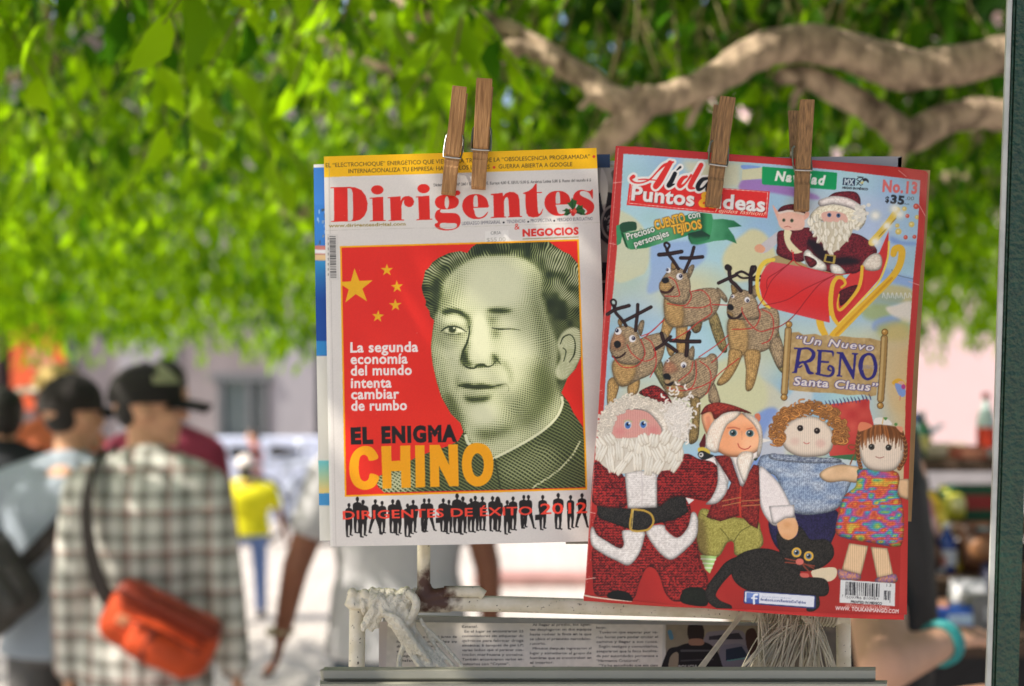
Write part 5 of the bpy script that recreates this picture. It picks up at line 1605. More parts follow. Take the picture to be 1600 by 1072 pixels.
    def rainbow(X, Y):
        h = vnoise(X * .45 + Y * .1, Y, 4.6, 106) * 1.9 + vnoise(X, Y, 14, 107) * 1.0
        p = np.array([(218, 76, 62), (232, 150, 56), (222, 206, 84), (116, 186, 116), (76, 168, 188), (128, 116, 178), (206, 84, 140), (232, 120, 70)], np.float32)
        i = h * 4.2
        a = np.floor(i).astype(int) % 8
        f = (i - np.floor(i))[..., None]
        k = p[a] * (1 - f) + p[(a + 1) % 8] * f
        s = .5 + .5 * np.sin(2 * np.pi * (Y / 3.2 + .35 * np.abs(np.sin(np.pi * X / 3.2))))
        return k * (.66 + .4 * s * vnoise(X, Y, 1.3, 108)[..., None].squeeze(-1) + .1)[..., None]
    rainbow.puff = 5
    jumper.puff = 6
    c.P([(930, 690), (1250, 720), (1255, 900), (1290, 980), (1312, 1120), (1300, 1330), (1240, 1380), (1000, 1340), (730, 1280), (725, 1120), (780, 940), (880, 850), (900, 760)], rainbow, 1, True)
    leg = puffy(lambda X, Y: mixc((200, 164, 122), (228, 196, 156), .5 + .5 * np.sin(X * 2 * np.pi / 3.4)), 3)
    c.view(1070, 770, 4.324)
    c.P([(1110, 340), (1240, 360), (1190, 560), (1060, 520)], leg); c.P([(1255, 365), (1370, 375), (1410, 560), (1300, 580)], leg)
    rb = yarn((120, 90, 160), (220, 150, 90), 2.0, 109, 2.4)
    c.C([(1036, 515), (1100, 530), (1180, 550), (1180, 590), (1060, 590), (1036, 560)], rb); c.C([(1290, 580), (1360, 560), (1425, 550), (1428, 605), (1300, 610)], rb)
    c.view(1180, 610, 5.642)
    c.C([(920, 420), (990, 330), (1120, 310), (1270, 350), (1310, 450), (1300, 600), (1230, 700), (1100, 716), (980, 680), (920, 560)], puffy(lambda X, Y: mixc(face, (224, 206, 186), .5 + .5 * np.sin(X * 2 * np.pi / 3.2)), 5))
    for k in range(30):
        x = 920 + k * 12.5
        yy = 300 + abs(k - 15) * 1.6
        c.L([(1080 + (x - 1080) * .8, yy), (x, yy + 60), (x + rs.uniform(-8, 8), yy + 96 + 26 * (k % 3) + abs(k - 15) * 4)], [8, 16, 6], tuple(np.array((140, 84, 42)) * rs.uniform(.7, 1.3)))
    for sx, q in ((905, [(920, 360), (900, 480), (910, 600), (930, 680)]), (1310, [(1290, 370), (1325, 480), (1320, 600), (1270, 690)])):
        c.L(q, 36, (104, 60, 32))
        for k in range(10):
            t = k / 9
            x = np.interp(t, np.linspace(0, 1, 4), [p[0] for p in q]); y = np.interp(t, np.linspace(0, 1, 4), [p[1] for p in q])
            c.L([(x - 16, y - 12), (x + 2, y + 4), (x + 16, y - 10)], 8, (170, 112, 64))
    c.L([(890, 490), (840, 480), (820, 500), (850, 525), (880, 510)], 12, (130, 78, 42)); c.L([(885, 540), (850, 620), (838, 650)], 12, (130, 78, 42))
    c.C([(905, 330), (930, 280), (1000, 290), (1030, 320), (930, 360)], (222, 130, 92)); c.C([(1240, 320), (1300, 325), (1290, 370)], (226, 150, 116)); c.C([(1045, 290), (1060, 245), (1130, 240), (1190, 270), (1200, 305), (1100, 300)], (228, 222, 210)); c.L([(1130, 240), (1120, 295)], 7, (216, 170, 80)); c.C([(1130, 240), (1165, 240), (1150, 265)], (90, 140, 70)); c.E(1240, 300, 15, 14, (90, 140, 70))
    for x, y in ((1026, 498), (1176, 504)):
        c.E(x, y, 27, 27, (34, 26, 22)); c.E(x, y, 20, 20, (70, 66, 56)); c.E(x, y, 12, 12, (14, 12, 12)); c.E(x - 5, y - 7, 6, 6, (170, 170, 160))
    c.L([(1062, 585), (1096, 596), (1134, 586)], 5, (150, 62, 50))
    c.view(910, 770, 5.641)
    c.P([(1000, 250), (1080, 260), (1100, 620), (1000, 640)], (40, 10, 12), .35, True, 3)
    # ---- bearded doll in red
    c.view(910, 770, 5.641)
    c.P([(95, 480), (250, 400), (540, 330), (760, 400), (990, 400), (1040, 640), (1090, 700), (1094, 860), (850, 960), (740, 900), (680, 740), (630, 665), (560, 670), (500, 800), (440, 940), (230, 910), (110, 890), (90, 700)], red(110), 1, True)
    c.C([(225, 890), (300, 860), (400, 880), (440, 930), (425, 955), (240, 930)], (12, 14, 12)); c.C([(860, 950), (900, 850), (1000, 832), (1080, 860), (1100, 990), (950, 990)], yarn((6, 10, 6), (26, 34, 24), 1.2, 111, 2))
    c.P([(150, 30), (390, 140), (380, 330), (340, 490), (230, 450), (100, 330), (130, 160)], red(112), 1, True)
    c.P([(650, 100), (900, 30), (960, 180), (950, 260), (850, 390), (740, 310)], red(113), 1, True)
    c.C([(70, 330), (95, 300), (130, 370), (220, 430), (330, 490), (365, 450), (350, 380), (365, 330), (540, 340), (545, 400), (500, 540), (410, 640), (300, 600), (180, 540), (80, 460)], wht(114))
    c.C([(560, 340), (620, 290), (720, 285), (740, 330), (840, 395), (930, 300), (960, 180), (1000, 180), (1020, 260), (1000, 400), (880, 530), (780, 592), (690, 540), (600, 430)], wht(115))
    c.P([(130, 40), (200, 40), (330, 130), (560, 130), (800, 40), (900, 30), (920, 120), (930, 170), (800, 240), (620, 280), (540, 335), (420, 320), (270, 270), (150, 220), (130, 140)], blk(116), 1, True)
    c.L([(440, 140), (426, 320), (560, 330), (612, 290), (626, 240), (600, 185), (540, 155)], 18, (190, 152, 62), closed=False); c.L([(440, 145), (540, 155)], 18, (190, 152, 62)); c.L([(448, 150), (436, 312)], 6, (232, 204, 120))
    c.view(915, 600, 5.641)
    c.P([(70, 700), (200, 720), (340, 820), (360, 1072), (100, 1072), (50, 960)], red(117), 1, True)
    c.P([(640, 800), (860, 620), (1000, 660), (1120, 690), (1170, 760), (1160, 920), (1090, 1030), (900, 1000), (760, 1000), (640, 1072)], red(118), 1, True)
    c.C([(1140, 660), (1200, 740), (1250, 860), (1240, 960), (1160, 1050), (1060, 1060), (1110, 1000), (1160, 880), (1160, 740)], wht(119))
    c.P([(880, 1000), (960, 1020), (910, 1060)], (226, 220, 212))
    c.P([(345, 780), (480, 760), (630, 780), (630, 1090), (370, 1100)], wht(120)); c.L([(490, 780), (500, 900), (495, 1080)], 8, (206, 196, 190))
    c.C([(470, 80), (560, 20), (620, 14), (690, 60), (755, 150), (740, 195), (600, 140)], red(121))
    c.C([(190, 400), (240, 280), (330, 230), (450, 225), (560, 250), (640, 330), (690, 420), (600, 480), (430, 500), (250, 480)], lambda X, Y: mixc((206, 138, 128), (226, 170, 156), .5 + .5 * np.sin(X * 2 * np.pi / 2.8)))
    c.C([(110, 420), (150, 280), (280, 160), (440, 110), (620, 150), (760, 200), (860, 160), (920, 260), (900, 480), (780, 560), (680, 470), (660, 380), (560, 260), (440, 225), (320, 240), (230, 320), (200, 460), (130, 520)], yarn((196, 182, 162), (238, 230, 216), 2.2, 130, 3.2, 30))
    for k in range(420):
        a = rs.uniform(-math.pi * 1.05, .1)
        rr = rs.uniform(.66, 1.02)
        x, y = 480 + 390 * rr * math.cos(a), 410 + 315 * rr * math.sin(a)
        if y < 130 + (x - 520) * .2 and x > 470:
            continue
        t = rs.uniform(0, 6.28)
        r = rs.uniform(12, 22)
        q = [(x + r * math.cos(t + u), y + r * .8 * math.sin(t + u)) for u in np.linspace(0, 3.4, 5)]
        sh = rs.uniform(.9, 1.04)
        c.L(q, 17, (178, 164, 144), .8); c.L(q, 12, tuple(np.array((232, 222, 204)) * sh))
    for k in range(190):
        x, y = 830 + rs.normal(0, 52), 300 + rs.normal(0, 105)
        t = rs.uniform(0, 6.28)
        q = [(x, y), (x + 24 * math.cos(t), y + 24 * math.sin(t)), (x + 40 * math.cos(t + .5), y + 40 * math.sin(t + .5))]
        c.L(q, 17, (196, 184, 168), .8); c.L(q, 13, tuple(np.array((238, 230, 218)) * rs.uniform(.94, 1.03)))
    for x, y in ((372, 362), (508, 356)):
        c.E(x, y, 34, 36, (200, 206, 200)); c.E(x, y + 2, 25, 30, (70, 112, 176)); c.E(x, y - 6, 13, 14, (14, 18, 34)); c.E(x + 12, y - 14, 8, 8, (236, 240, 244))
    c.L([(340, 330), (375, 318), (410, 334)], 8, (166, 196, 120), .7); c.L([(480, 326), (520, 316), (556, 336)], 8, (166, 196, 120), .7)
    c.E(300, 420, 50, 30, (222, 128, 126), .6, 0, 3); c.E(600, 410, 44, 34, (214, 118, 118), .6, 0, 3)
    bl = [(130, 530, 55, 50), (220, 490, 55, 42), (140, 610, 48, 60), (230, 620, 42, 60), (300, 590, 46, 70), (220, 700, 46, 66), (380, 650, 40, 66), (310, 740, 42, 56), (400, 540, 50, 40), (470, 560, 50, 64), (540, 610, 50, 74), (460, 690, 52, 60), (560, 720, 46, 70), (640, 640, 50, 62), (700, 560, 66, 60), (640, 730, 54, 50), (760, 640, 66, 50), (790, 710, 50, 56), (830, 630, 44, 40), (700, 470, 60, 50), (600, 500, 60, 44), (510, 490, 60, 36), (800, 540, 60, 50), (350, 520, 40, 34)]
    c.C([(90, 560), (160, 470), (300, 480), (450, 470), (620, 450), (800, 470), (860, 600), (800, 730), (640, 770), (480, 760), (320, 790), (180, 740), (100, 650)], (214, 204, 186))
    for x, y, a, b in bl:
        t = rs.uniform(-40, 40)
        a *= .86
        b *= 1.12
        for q in range(3):                              # a loop of thick wool: a few strands side by side
            o = (q - 1) * a * .55
            ct, sn = math.cos(math.radians(t)), math.sin(math.radians(t))
            pl = [(x + o * ct - yy * sn + rs.uniform(-4, 4), y + o * sn + yy * ct) for yy in (-b, -b * .3, b * .3, b)]
            c.L(pl, [a * .5, a * .82, a * .82, a * .55], (190, 174, 150), .85)
            c.L([(px_ - 3, py_ - 3) for px_, py_ in pl], [a * .34, a * .62, a * .62, a * .36], tuple(np.array((232, 224, 206)) * rs.uniform(.95, 1.03)), 1)
            c.L([(px_ - 7, py_ - 5) for px_, py_ in pl[:3]], a * .16, (244, 240, 228), .8)
    # ---- black cat, elf's hand
    c.view(1070, 770, 4.324)
    c.C([(870, 520), (1010, 505), (1025, 560), (980, 598), (900, 590), (860, 560)], (222, 204, 170))
    c.L([(400, 470), (310, 500), (250, 560), (190, 640), (175, 700), (220, 750), (300, 775)], [110, 90, 76, 76, 70, 60, 40], blk(122))
    c.C([(330, 460), (400, 400), (520, 375), (640, 400), (760, 480), (800, 560), (940, 580), (975, 640), (960, 690), (900, 700), (700, 690), (540, 680), (400, 650), (320, 570)], blk(123))
    c.C([(620, 300), (640, 260), (700, 310), (760, 290), (770, 225), (810, 260), (850, 315), (950, 315), (1000, 360), (1005, 430), (950, 490), (880, 520), (780, 530), (690, 480), (640, 400)], blk(124))
    c.C([(860, 700), (900, 690), (912, 760), (870, 800), (820, 790)], blk(125))
    for x, y in ((755, 403), (837, 428)):
        c.E(x, y, 33, 33, (226, 176, 68)); c.E(x, y, 20, 20, (96, 120, 140)); c.E(x, y, 11, 12, (12, 12, 12)); c.E(x - 6, y - 7, 5, 5, (230, 230, 220))
    for p in ([(770, 465), (680, 445)], [(765, 478), (680, 470)], [(790, 480), (875, 495)], [(800, 490), (850, 545)], [(790, 470), (870, 510)]):
        c.L(p, 9, (136, 62, 44))
    c.E(776, 466, 27, 22, (216, 112, 98)); c.C([(780, 545), (830, 545), (838, 570), (790, 570)], (206, 96, 84))
    c.C([(625, 210), (680, 175), (740, 170), (766, 230), (750, 290), (700, 318), (650, 290)], lambda X, Y: mixc((222, 160, 108), (236, 186, 138), vnoise(X, Y, 10, 126)))
    c.P([(568, 90), (742, 80), (742, 168), (680, 172), (612, 214), (590, 206)], slv)
    # ---- label strip, barcode, web address
    c.P([(402, 662), (420, 660), (880, 694), (886, 704), (884, 778), (870, 784), (404, 748), (396, 736)], (40, 54, 110)); c.P([(408, 668), (872, 699), (876, 706), (872, 774), (412, 740), (404, 730)], (224, 226, 232))
    c.P([(416, 674), (502, 680), (502, 750), (416, 744)], (70, 96, 166)); c.P([(416, 674), (502, 680), (502, 700), (416, 714)], (110, 136, 196))
    c.L([(488, 688), (472, 690), (466, 704), (468, 748)], 14, (238, 240, 244)); c.L([(452, 712), (486, 714)], 10, (238, 240, 244))
    c.T('Danos tu opinión en nuestra', (520, 706), (720, 718), 12, (150, 160, 190)); c.T('facebook.com/RevistasDeTejidos', (512, 728), (818, 750), 17, (62, 76, 124), bold=.02)
    c.P([(1052, 588), (1422, 612), (1418, 766), (1046, 742)], (222, 222, 218))
    x = 1086.0
    k = 0
    while x < 1395:
        w = rs.choice([3, 5, 8, 11])
        if x < 1318 or x > 1346:
            dy = (x - 1052) * .065
            bot = 706 if x < 1318 else 722
            c.P([(x, 598 + dy + (44 if x > 1340 else 0)), (x + w, 598 + dy + (44 if x > 1340 else 0)), (x + w - 3, bot + dy - (18 if k % 9 else 0)), (x - 3, bot + dy - (18 if k % 9 else 0))], (44, 44, 48))
        x += w + rs.choice([3, 4, 6, 8])
        k += 1
    c.T('7', (1060, 706), (1068, 707), 17, (90, 90, 90)); c.T('509746 810984', (1092, 714), (1308, 726), 17, (90, 90, 90)); c.T('13', (1362, 634), (1394, 636), 20, (90, 90, 90))
    c.T('PRINTED IN MEXICO', (1122, 744), (1332, 757), 16, (40, 40, 44), bold=.03)
    c.T('VISITANOS EN NUESTRA PÁGINA', (1082, 770), (1386, 786), 17, (232, 190, 176), bold=.02); c.T('WWW. TOUKANMANGO.COM', (1016, 792), (1444, 814), 25, (238, 226, 220), bold=.035, sp=1.05)
# ---------------------------------------------------------------- newspaper page and the partly hidden magazines
def art_newspaper():
    c = Canvas(586, 962, 1330, 1062, 2.2, (212, 202, 190))
    g = (70, 66, 66)
    X, Y = c.grid((0, 0, c.W, c.H))
    c.img *= (1 + (vnoise(X, Y, 6, 51) - .5) * .06)[..., None]
    c.P([(586, 962), (606, 962), (602, 1062), (586, 1062)], (206, 192, 184))

    def col(x0, x1, y0, step, lines, h=3.7):
        y = y0
        for ln in lines:
            ind = 4 if ln.startswith('>') else 0
            t = ln.lstrip('>').rstrip('<')
            e = x1 if not ln.endswith('<') else x0 + (x1 - x0) * len(t) / 31.0
            if t:
                c.T(t, (x0 + ind, y), (e, y - .3), h, g, bold=.012)
            y += step
    col(620, 714, 997, 7.4, ['El operativo se montó junto de', 'los agentes estatales se', 'dio en el laboratorio<', 'en la zona de Ba-<', 'y aseguraron todo<', 'lo hallado<'])
    col(722, 818, 981, 7.3, ['Estatal.<', '>En el lugar se encontraron 25', 'contenedores sin etiquetar de', 'químicos para fabricar droga', 'sintética; 6 tanques de gas LP;', 'varias bolsas que al parecer con-', 'tenían marihuana y cocaína.', 'También encontraron varios en-', 'voltorios con “Crystal”.<', ''])
    col(828, 924, 978, 7.4, ['>Al llegar al predio, los agen-', 'tes desplegaron en dos equipos', 'hasta rodear la finca en la que', 'se ubica el presunto narcolabo-', 'ratorio.<', '>Minutos después ingresaron al', 'lugar y sometieron al grupo de', 'hombres que se encontraban en', 'el interior.<', '>Posteriormente los agentes'])
    col(932, 1028, 975, 7.4, ['narcotráfico. La Loma y El Tepe-', 'hoje.<', '>Tuvieron que esperar por va-', 'rias horas para poder cruzar el', 'camino y llegar a sus casas.', '>Según testigos y comunitarios,', 'aseguraron que la finca localiza-', 'da por autoridades pertenece a', '“Hermanos Cristianos”.<', '>“Yo he escuchado que esa casa', 'siempre estuvo sola”.<'])
    c.P([(1036, 962), (1042, 962), (1040, 1062), (1034, 1062)], (196, 188, 180))
    # printed photograph: man in a dark vest seen from behind, cars
    c.P([(1041, 962), (1330, 962), (1330, 1062), (1040, 1062)], lambda X, Y: mixc((120, 110, 104), (150, 138, 120), vnoise(X, Y, 9, 52)))
    c.view(1060, 920, 4.444)
    c.P([(-90, 200), (560, 180), (580, 300), (-90, 420)], (142, 128, 106), .7, False, 2)
    c.C([(190, 320), (240, 295), (430, 290), (470, 350), (500, 420), (200, 400)], (128, 118, 124)); c.P([(215, 330), (420, 305), (450, 350), (210, 355)], (60, 56, 62))
    c.C([(290, 420), (360, 385), (450, 390), (500, 450), (520, 640), (280, 640)], (112, 106, 118)); c.P([(330, 420), (440, 400), (485, 470), (330, 500)], (44, 50, 66)); c.L([(340, 500), (480, 480)], 8, (84, 130, 130))
    c.C([(470, 300), (530, 280), (560, 400), (540, 500), (480, 420)], (70, 50, 44))
    c.C([(-80, 440), (0, 400), (60, 380), (180, 370), (260, 420), (300, 520), (320, 660), (-100, 660)], (40, 36, 38)); c.C([(-70, 640), (-60, 480), (0, 450), (-20, 640)], (140, 124, 106))
    c.C([(75, 240), (120, 225), (165, 250), (180, 310), (160, 370), (90, 370), (62, 310)], (52, 42, 40)); c.C([(80, 350), (165, 350), (170, 390), (80, 390)], (150, 110, 92))
    c.L([(20, 430), (240, 430)], 14, (80, 76, 78)); c.L([(20, 500), (240, 490)], 10, (70, 66, 68))
    c.T('POLICIA', (0, 556), (135, 552), 24, (180, 176, 172), bold=.03)
    c.L([(-60, 300), (-48, 340)], 30, (70, 120, 150), .8)
    return c


def art_travel():
    c = Canvas(486, 250, 760, 850, 1.2, (226, 224, 212))
    c.P([(486, 262), (760, 262), (760, 556), (486, 556)], (52, 116, 190))
    c.P([(486, 262), (760, 262), (760, 320), (486, 320)], (60, 122, 196))
    for k in range(300):
        rs = np.random.RandomState(k)
        x, y = rs.uniform(494, 760), rs.uniform(306, 384)
        c.P([(x, y), (x + rs.uniform(1, 5), y), (x + rs.uniform(1, 5), y + rs.uniform(2, 8)), (x, y + 5)], tuple(rs.choice([70, 120, 160, 205]) * np.array((.8, .95, 1.1)) + np.array((8, 4, 0))), .8)
    c.P([(486, 384), (760, 384), (760, 398), (486, 398)], (190, 120, 110)); c.P([(486, 390), (760, 394), (760, 400), (486, 396)], (220, 220, 220))
    c.P([(486, 398), (760, 398), (760, 409), (486, 407)], (222, 190, 140))
    c.P([(486, 408), (760, 410), (760, 535), (486, 535)], lambda X, Y: mixc((58, 150, 205), (30, 78, 160), (Y - 408) / 60))
    c.P([(486, 533), (760, 530), (760, 552), (486, 555)], (50, 140, 205))
    c.P([(486, 720), (760, 716), (760, 768), (486, 771)], lambda X, Y: mixc((110, 200, 205), (232, 208, 130), (Y - 720) / 46))
    c.P([(486, 771), (760, 767), (760, 786), (486, 790)], (70, 150, 205))
    return c


def art_ornament():
    c = Canvas(900, 250, 1000, 860, 1.2, (150, 146, 136))
    X, Y = c.grid((0, 0, c.W, c.H))
    c.img *= (.8 + .35 * vnoise(X, Y, 14, 61))[..., None]
    K = (26, 24, 24)
    c.C([(930, 310), (950, 300), (975, 320), (975, 392), (955, 385), (930, 360)], K)
    c.E(958, 348, 20, 28, (150, 146, 138)); c.E(958, 348, 16, 24, K)
    rs = np.random.RandomState(2)
    for _ in range(40):
        a = rs.uniform(0, 6.28); r = rs.uniform(2, 20)
        x, y = 958 + r * .7 * math.cos(a), 348 + r * math.sin(a)
        c.L([(x, y), (x + rs.uniform(-4, 4), y + rs.uniform(-5, 5))], 1.6, (170, 166, 158))
    for y in (420, 452, 520, 600):
        c.P([(930, y), (975, y - 2), (975, y + 6), (930, y + 8)], K); c.P([(941, y - 10), (949, y - 10), (949, y + 18), (941, y + 18)], K)
    c.C([(940, 262), (950, 290), (944, 330), (938, 300)], (190, 186, 176)); c.C([(955, 270), (975, 264), (970, 300)], (96, 92, 84))
    c.P([(900, 480), (1000, 480), (1000, 512), (900, 514)], K); c.C([(932, 560), (958, 548), (972, 580), (950, 600)], K)
    return c
# ---------------------------------------------------------------- magazines, rack, pegs
PRINT_GAIN = 1.0


def coons(ed, nx, ny):
    def samp(p, n):
        p = catmull(np.array(p, float), False, 8) if len(p) > 2 else np.array(p, float)
        d = np.concatenate(([0], np.cumsum(np.hypot(*np.diff(p, axis=0).T))))
        t = np.linspace(0, d[-1], n)
        return np.column_stack((np.interp(t, d, p[:, 0]), np.interp(t, d, p[:, 1])))
    T, B, L, R = samp(ed[0], nx), samp(ed[1], nx), samp(ed[2], ny), samp(ed[3], ny)
    u, v = np.linspace(0, 1, nx)[None, :, None], np.linspace(0, 1, ny)[:, None, None]
    P = (1 - v) * T[None] + v * B[None] + (1 - u) * L[:, None] + u * R[:, None]
    P -= (1 - u) * (1 - v) * T[0] + u * (1 - v) * T[-1] + (1 - u) * v * B[0] + u * v * B[-1]
    return P, np.broadcast_to(u[..., 0], P.shape[:2]), np.broadcast_to(v[..., 0], P.shape[:2])


def unproj(P, Y):
    u, v = (P[..., 0] - 800) / F_PX, (536 - P[..., 1]) / F_PX
    dy = math.cos(PITCH) - v * math.sin(PITCH)
    dz = math.sin(PITCH) + v * math.cos(PITCH)
    t = Y / dy
    return np.stack((u * t, Y * np.ones_like(u), CAM_Z + dz * t), -1)


def sheet(name, cv, ed, depth, nx, ny, m, parent, off):
    P, u, v = coons(ed, nx, ny)
    W = unproj(P, depth(u, v)) - np.array(off)
    x = np.clip((P[..., 0] - cv.x0) * cv.S - .5, 0, cv.W - 1.001)
    y = np.clip((P[..., 1] - cv.y0) * cv.S - .5, 0, cv.H - 1.001)
    i, j = x.astype(int), y.astype(int)
    fx, fy = (x - i)[..., None], (y - j)[..., None]
    I = np.clip(cv.img, 0, 1)
    C = (I[j, i] * (1 - fx) + I[j, i + 1] * fx) * (1 - fy) + (I[j + 1, i] * (1 - fx) + I[j + 1, i + 1] * fx) * fy
    C = np.where(C <= .04045, C / 12.92, ((C + .055) / 1.055) ** 2.4) * PRINT_GAIN
    me = bpy.data.meshes.new(name)
    n = nx * ny
    me.vertices.add(n)
    me.vertices.foreach_set('co', W.reshape(-1, 3).astype(np.float32).ravel())
    g = np.arange(n).reshape(ny, nx)
    q = np.stack((g[1:, :-1], g[1:, 1:], g[:-1, 1:], g[:-1, :-1]), -1).reshape(-1, 4)
    me.loops.add(q.size); me.loops.foreach_set('vertex_index', q.astype(np.int32).ravel())
    me.polygons.add(len(q)); me.polygons.foreach_set('loop_start', (np.arange(len(q)) * 4).astype(np.int32))
    me.update(calc_edges=True)
    a = me.color_attributes.new('ink', 'FLOAT_COLOR', 'POINT')
    a.data.foreach_set('color', np.concatenate((C.reshape(-1, 3), np.ones((n, 1))), 1).astype(np.float32).ravel())
    me.shade_smooth()
    me.materials.append(m)
    o = bpy.data.objects.new(name, me)
    COL.objects.link(o)
    if parent:
        o.parent = parent
    return o


def slab(name, ed, depth, y0, y1, m, parent, off, shift=None, nx=16, ny=22):
    P, u, v = coons(ed, nx, ny)
    if shift:
        P = P + shift(u, v)
    A = unproj(P, depth(u, v) + y0) - np.array(off)
    B = unproj(P, depth(u, v) + y0) - np.array(off) + np.array((0, y1 - y0, 0))
    V = np.vstack((A.reshape(-1, 3), B.reshape(-1, 3)))
    n = nx * ny
    g = np.arange(n).reshape(ny, nx)
    f = [tuple(r) for r in np.stack((g[1:, :-1], g[1:, 1:], g[:-1, 1:], g[:-1, :-1]), -1).reshape(-1, 4)]
    f += [tuple(int(k) + n for k in r[::-1]) for r in f]
    bd = list(g[0]) + list(g[1:, -1]) + list(g[-1, -2::-1]) + list(g[-2:0:-1, 0])
    f += [(bd[k], bd[(k + 1) % len(bd)], bd[(k + 1) % len(bd)] + n, bd[k] + n) for k in range(len(bd))]
    return MB().add(V, [tuple(int(k) for k in r) for r in f]).build(name, m, parent)


PAPER = mat('page edges', s2l((222, 216, 204)), .8, .1, 300, stretch=(.05, 1, .05))
GLOSS = print_mat('glossy print', .34, .30, .14)
MATT = print_mat('newsprint', .85, .2, .12)
E1 = ([(506, 244.6), (720, 238.2), (932, 231)], [(516, 854), (735, 850.5), (956, 845)], [(506, 244.6), (508.4, 390), (511.5, 600), (516, 854)], [(932, 231), (938.5, 380), (946, 600), (956, 845)])
E2 = ([(965, 231), (968, 228.2), (1040, 233.5), (1120, 240), (1250, 249.4), (1380, 259.5), (1440, 266), (1450, 271)], [(911.5, 930), (988, 938.5), (1070, 946), (1232, 955.5), (1340, 959.5), (1417, 960.5)],
      [(965, 231), (950.5, 400), (941, 530), (935, 640), (924.5, 760), (913.5, 926), (911.5, 930)], [(1450, 271), (1443, 380), (1437, 440), (1428.5, 562), (1422, 690), (1419, 800), (1417, 960.5)])
D1 = lambda u, v: 1.100 - .004 * np.sin(np.pi * u) - .010 * v + .002 * np.sin(6 * v + u * 2)
D2 = lambda u, v: 1.078 - .007 * np.sin(np.pi * np.clip(u, 0, 1)) - .016 * v + .003 * np.sin(5 * u + 3 * v) + .016 * np.clip((u - .80) / .20, 0, 1) ** 2 * np.clip(1 - v * 1.6, 0, 1) + .004 * np.clip(1 - v * 14, 0, 1) ** 2 * np.clip((u - .5) * 2, 0, 1)


def magazines():
    o = at(720, 850, 1.1)
    m = thing('magazine', 'white business magazine with a red and gold cover and an engraved winking man', 'magazine', o)
    sheet('cover', art_business(), E1, D1, 480, 676, GLOSS, m, o)
    slab('pages', E1, D1, .0007, .006, PAPER, m, o, lambda u, v: np.stack((1.2 - 2.4 * u, .6 - 1.4 * v), -1))
    o = at(1170, 950, 1.08)
    m = thing('magazine', 'red bordered knitting magazine with knitted dolls, reindeer and a black cat on its cover', 'magazine', o)
    sheet('cover', art_knitting(), E2, D2, 520, 730, GLOSS, m, o)
    sh = lambda u, v: np.stack((1.5 - 3.0 * u - 3.0 * u * v, -.8 * (1 - v) + v * (1.0 + 7.0 * np.clip((u - .2) / .8, 0, 1) * 1.0)), -1)
    slab('pages', E2, D2, .0007, .0045, mat('worn red back', s2l((196, 44, 40)), .5, .15, 30), m, o, sh)
    # sheets and magazines hanging behind the two
    EL = ([(490, 257), (600, 253.5), (740, 249)], [(499.5, 845), (620, 842), (752, 838)], [(490, 257), (494.5, 550), (499.5, 845)], [(740, 249), (746, 550), (752, 838)])
    DL = lambda u, v: 1.112 + .003 * u - .010 * v
    o = at(620, 842, 1.112)
    m = thing('magazine', 'blue and white travel magazine with a coast photograph, peeping out behind the business magazine', 'magazine', o)
    sheet('cover', art_travel(), EL, DL, 200, 420, GLOSS, m, o)
    slab('pages', EL, DL, .0007, .004, PAPER, m, o, lambda u, v: np.stack((.8 - 1.6 * u, .4 - .8 * v), -1))
    EO = ([(880, 262), (990, 262)], [(884, 850), (990, 850)], [(880, 262), (884, 850)], [(990, 262), (990, 850)])
    DO = lambda u, v: 1.116 + .0 * u - .010 * v
    o = at(930, 850, 1.116)
    m = thing('magazine', 'grey magazine with black ornament showing in the slit between the two front magazines', 'magazine', o)
    sheet('cover', art_ornament(), EO, DO, 110, 500, GLOSS, m, o)
    slab('pages', EO, DO, .0007, .003, PAPER, m, o)
    EB = ([(860, 242.5), (953, 241)], [(862, 500), (953.5, 500)], [(860, 242.5), (862, 500)], [(953, 241), (953.5, 500)])
    b = slab('booklet', EB, lambda u, v: 1.122 + 0 * u, 0, .003, mat('dark blue card', s2l((44, 66, 96)), .5, .1, 30), None, (0, 0, 0))
    tag(b, 'dark blue booklet corner above the grey ornament magazine', 'booklet')
    EG = ([(1150, 246), (1395, 244.5), (1403, 247)], [(1150, 600), (1403, 600)], [(1150, 246), (1150, 600)], [(1403, 247), (1403, 600)])
    b = slab('paper_sheet', EG, lambda u, v: 1.098 + 0 * u, 0, .002, mat('grey paper', s2l((160, 160, 162)), .5, .06, 12), None, (0, 0, 0))
    tag(b, 'plain grey sheet sticking up behind the knitting magazine', 'paper sheet')
    EC = ([(1250, 255), (1453.5, 266)], [(1200, 800), (1424, 815)], [(1250, 255), (1200, 800)], [(1453.5, 266), (1446, 400), (1436, 560), (1424, 815)])
    b = slab('cardboard_sheet', EC, lambda u, v: 1.101 + 0 * u, 0, .002, mat('brown card', s2l((170, 136, 92)), .8, .1, 40), None, (0, 0, 0))
    tag(b, 'brown cardboard sheet backing the knitting magazine at its right edge', 'cardboard')


